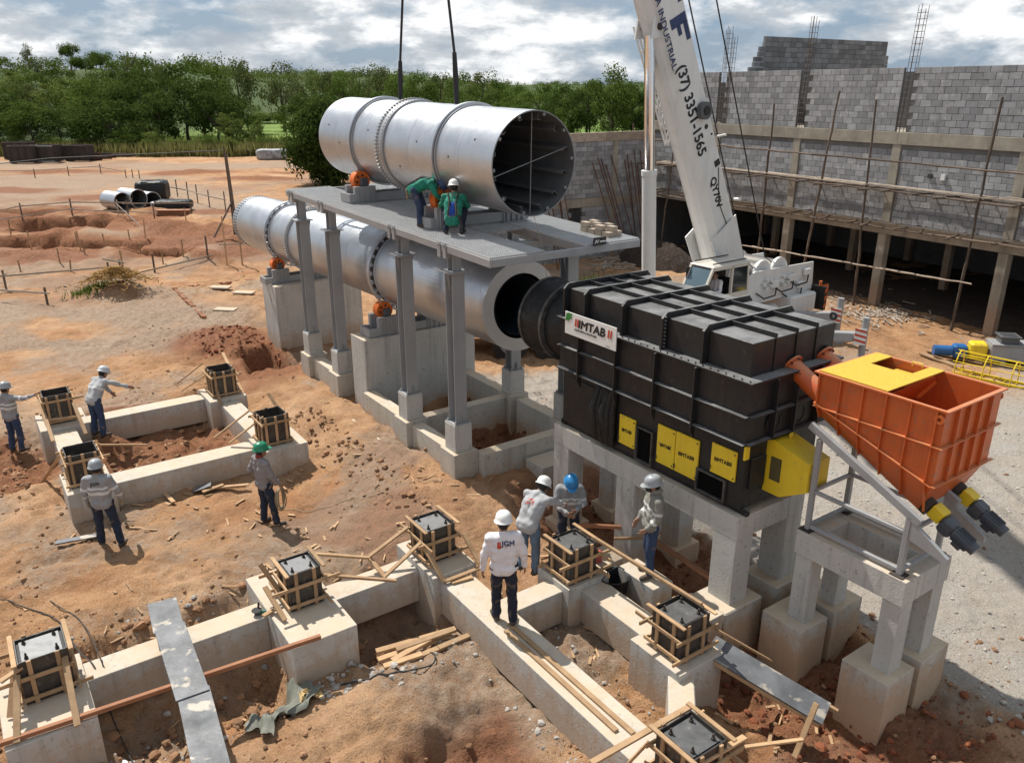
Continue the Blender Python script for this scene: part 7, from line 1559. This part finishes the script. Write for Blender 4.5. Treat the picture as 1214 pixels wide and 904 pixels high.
for k in range(9):
    a0 = g.uniform(-.5, .5); w = g.uniform(.07, .12); h = g.uniform(.17, .25); c = V((hand.x, hand.y, J['wrR'].z-.10))
    c = Matrix.Rotation(WAY-.75, 4, 'Z') @ V((J['wrR'].x, J['wrR'].y, J['wrR'].z-.10))
    ca, sa = math.cos(a0+.5), math.sin(a0+.5)
    mb = MB().tube([V((c.x+w*math.cos(x)*ca, c.y+w*math.cos(x)*sa, c.z-h+h*math.sin(x))) for x in [2*math.pi*i/20 for i in range(21)]], .011, 6); mb.build('rope_loop', rope_mat, rc, 60)
# 5 the man in white on the beam
t, J, so = person('man in white shirt and white helmet standing on the long ground beam', (5.53, 8.10, .70), WAY+.08, dict(hipL=(-.09, 0, .92), hipR=(.09, 0, .92), anL=(-.11, .06, .08), knL=(-.10, .06, .5), anR=(.12, -.08, .08), knR=(.11, -.02, .5), elL=(-.27, -.03, 1.12), wrL=(-.29, .02, .86), elR=(.27, -.03, 1.12), wrR=(.29, .04, .88), look=(.12, 1, -.18)), white_sh, navy_cloth, W_HEL, None, seed=5, scale=1.03, group='people on the site')
print_on(t, so, 'JGM', .10, -.035, 1.31, navy, .003, True)
# 6, 7 bending at the form
fx = R(-90)
t, J, so = person('worker with white helmet and light jeans bending over the form to touch it', (6.72, 9.12, .55), R(-72), dict(pelvis=(0, -.05, .92), chest=(0, .12, 1.17), neck=(0, .26, 1.33), head=(0, .38, 1.40), look=(0, 1, -.7), hup=(0, .6, 1), shL=(-.19, .23, 1.28), shR=(.19, .23, 1.28), elL=(-.22, .32, 1.05), wrL=(-.12, .50, .95), elR=(.24, .45, 1.16), wrR=(.20, .72, .98)), grey_lt, denim_lt, W_HEL, dict(arm=[(.6, .02)]), seed=6)
M = frame_M(J['head'], (1, 0, 0), (0, 1, 0)); mm = MB()
for s in (-1, 1): MB().cyl(J['head']+V((s*.085, 0, .02)), J['head']+V((s*.12, 0, .02)), .04, 14).build('ear_muff', rubber, t, 40)
print_on(t, so, 'JGM', .08, -.09, 1.24, red_ink)
person('worker with blue helmet behind the form, arms bent in front', (7.95, 9.62, .18), R(150), dict(chest=(0, .06, 1.21), neck=(0, .10, 1.40), head=(0, .19, 1.51), look=(0, 1, -.75), hup=(0, .6, 1), shL=(-.185, .08, 1.355), shR=(.185, .08, 1.355), elL=(-.25, .13, 1.09), wrL=(-.06, .33, 1.06), elR=(.25, .13, 1.09), wrR=(.08, .34, 1.02)), grey_sh, denim_dk, B_HEL, BAND, seed=7)
# 8 watching on the footing block
t, J, so = person('worker with grey helmet and black face mask standing on a footing block', (8.06, 7.72, .75), R(66), dict(elL=(-.23, .0, 1.11), wrL=(-.18, .16, .93), elR=(.23, .0, 1.11), wrR=(.16, .17, .93), look=(.25, 1, -.25), anL=(-.11, .03, .08), anR=(.10, -.05, .08), knL=(-.1, .04, .49), knR=(.1, .0, .49)), beige_sh, denim, G_HEL, BAND, seed=8)
m = MB(); ellipsoid(m, J['head']+V((.012, .055, -.05)), (V((.07, 0, 0)), V((0, .065, 0)), V((0, 0, .055)))); obj('face_mask', remesh(m, .012, 2, rubber, name='face_mask'), t)
m = MB(); ellipsoid(m, J['head']+V((0, -.05, -.09)), (V((.10, 0, 0)), V((0, .10, 0)), V((0, 0, .07)))); obj('hood', remesh(m, .014, 2, beige_sh, .005, 3, 'hood'), t)
# 9, 10 on the platform
pz = plat_z(13.9)+.004
t, J, so = person('worker in green shirt and navy helmet bending at the platform roller', (7.92, 14.50, plat_z(14.5)+.004), R(-130), dict(pelvis=(0, -.16, .80), chest=(0, .12, .93), neck=(0, .30, .93), head=(0, .42, .86), look=(0, .6, -1), hup=(0, 1, .5), shL=(-.19, .26, .95), shR=(.19, .26, .95), elL=(-.23, .36, .72), wrL=(-.1, .50, .58), elR=(.23, .36, .72), wrR=(.08, .50, .56), hipL=(-.095, -.14, .79), hipR=(.095, -.14, .79), knL=(-.12, .02, .46), knR=(.13, -.02, .46)), green_sh, denim, N_HEL, None, seed=9, scale=.92, group='workers on the platform')
for s in (-1, 1): MB().tube([J['shL' if s < 0 else 'shR']+V((-s*.06, -.02, .075)), J['chest']+V((s*.07, -.10, .13)), J['pelvis']+V((s*.08, -.14, .08))], .02, 6).build('harness_strap', rubber, t, 60)
MB().tube([J['pelvis']+V((-.12, -.12, .1)), J['pelvis']+V((-.16, -.16, -.1)), J['pelvis']+V((-.1, -.17, -.22)), J['pelvis']+V((0, -.16, .0))], .018, 6).build('lanyard', rope_mat, t, 60)
t, J, so = person('worker in green and blue shirt and white helmet squatting on the platform', (8.05, 13.45, plat_z(13.45)+.004), WAY-.05, dict(pelvis=(0, -.20, .36), chest=(0, -.06, .64), neck=(0, .04, .83), head=(0, .11, .965), look=(0, 1, -.25), shL=(-.19, .03, .79), shR=(.19, .03, .79), elL=(-.30, .18, .57), wrL=(-.22, .40, .50), elR=(.28, .2, .57), wrR=(.16, .42, .55), hipL=(-.10, -.18, .34), hipR=(.10, -.18, .34), knL=(-.22, .18, .50), knR=(.2, .2, .48), anL=(-.18, .0, .08), anR=(.16, .03, .08)), green_sh, denim_dk, W_HEL, None, seed=10, scale=.9, group='workers on the platform')
m = MB(); capsule(m, J['pelvis']+V((0, -.03, .10)), J['chest']+V((0, -.055, -.02)), .10, .105); obj('blue_back_panel', remesh(m, .016, 3, blue_cloth, .004, 4, 'blue_back_panel'), t)
for s in (-1, 1): MB().tube([J['shL' if s < 0 else 'shR']+V((-s*.07, .0, .08)), J['chest']+V((s*.06, -.15, .06)), J['pelvis']+V((s*.09, -.15, .08))], .02, 6).build('harness_strap', rubber, t, 60)
MB().tube([J['pelvis']+V((.14, -.1, .08)), J['pelvis']+V((.2, -.15, -.1)), J['pelvis']+V((.19, -.14, -.30))], .03, 6).build('tool_pouch', rubber, t, 60)
# 11 operator in the crane cab, 12 man in the wall gap
cp = inv(CO[0], CO[1], CA); sit = dict(pelvis=(0, 0, .5), chest=(0, .0, .80), neck=(0, .0, 1.0), head=(0, .03, 1.14), shL=(-.185, 0, .955), shR=(.185, 0, .955), elL=(-.25, .08, .70), wrL=(-.2, .32, .66), elR=(.25, .08, .70), wrR=(.2, .32, .66), hipL=(-.1, .02, .48), hipR=(.1, .02, .48), knL=(-.13, .42, .48), knR=(.13, .42, .48), anL=(-.13, .45, .08), anR=(.13, .45, .08))
person('crane operator sitting in the white crane cab', (cp[0]+.25, cp[1]+1.05, 1.62), R(-90), sit, white_sh, denim_dk, None, None, seed=11, parent_frame=CA, group='people on the site')
person('man in blue showing in the gap of the upper block wall', (BO[0]+.55, BO[1]-.22, 6.52), R(90), {}, blue_cloth, denim_dk, W_HEL, None, seed=12, parent_frame=BA, group='people on the site')
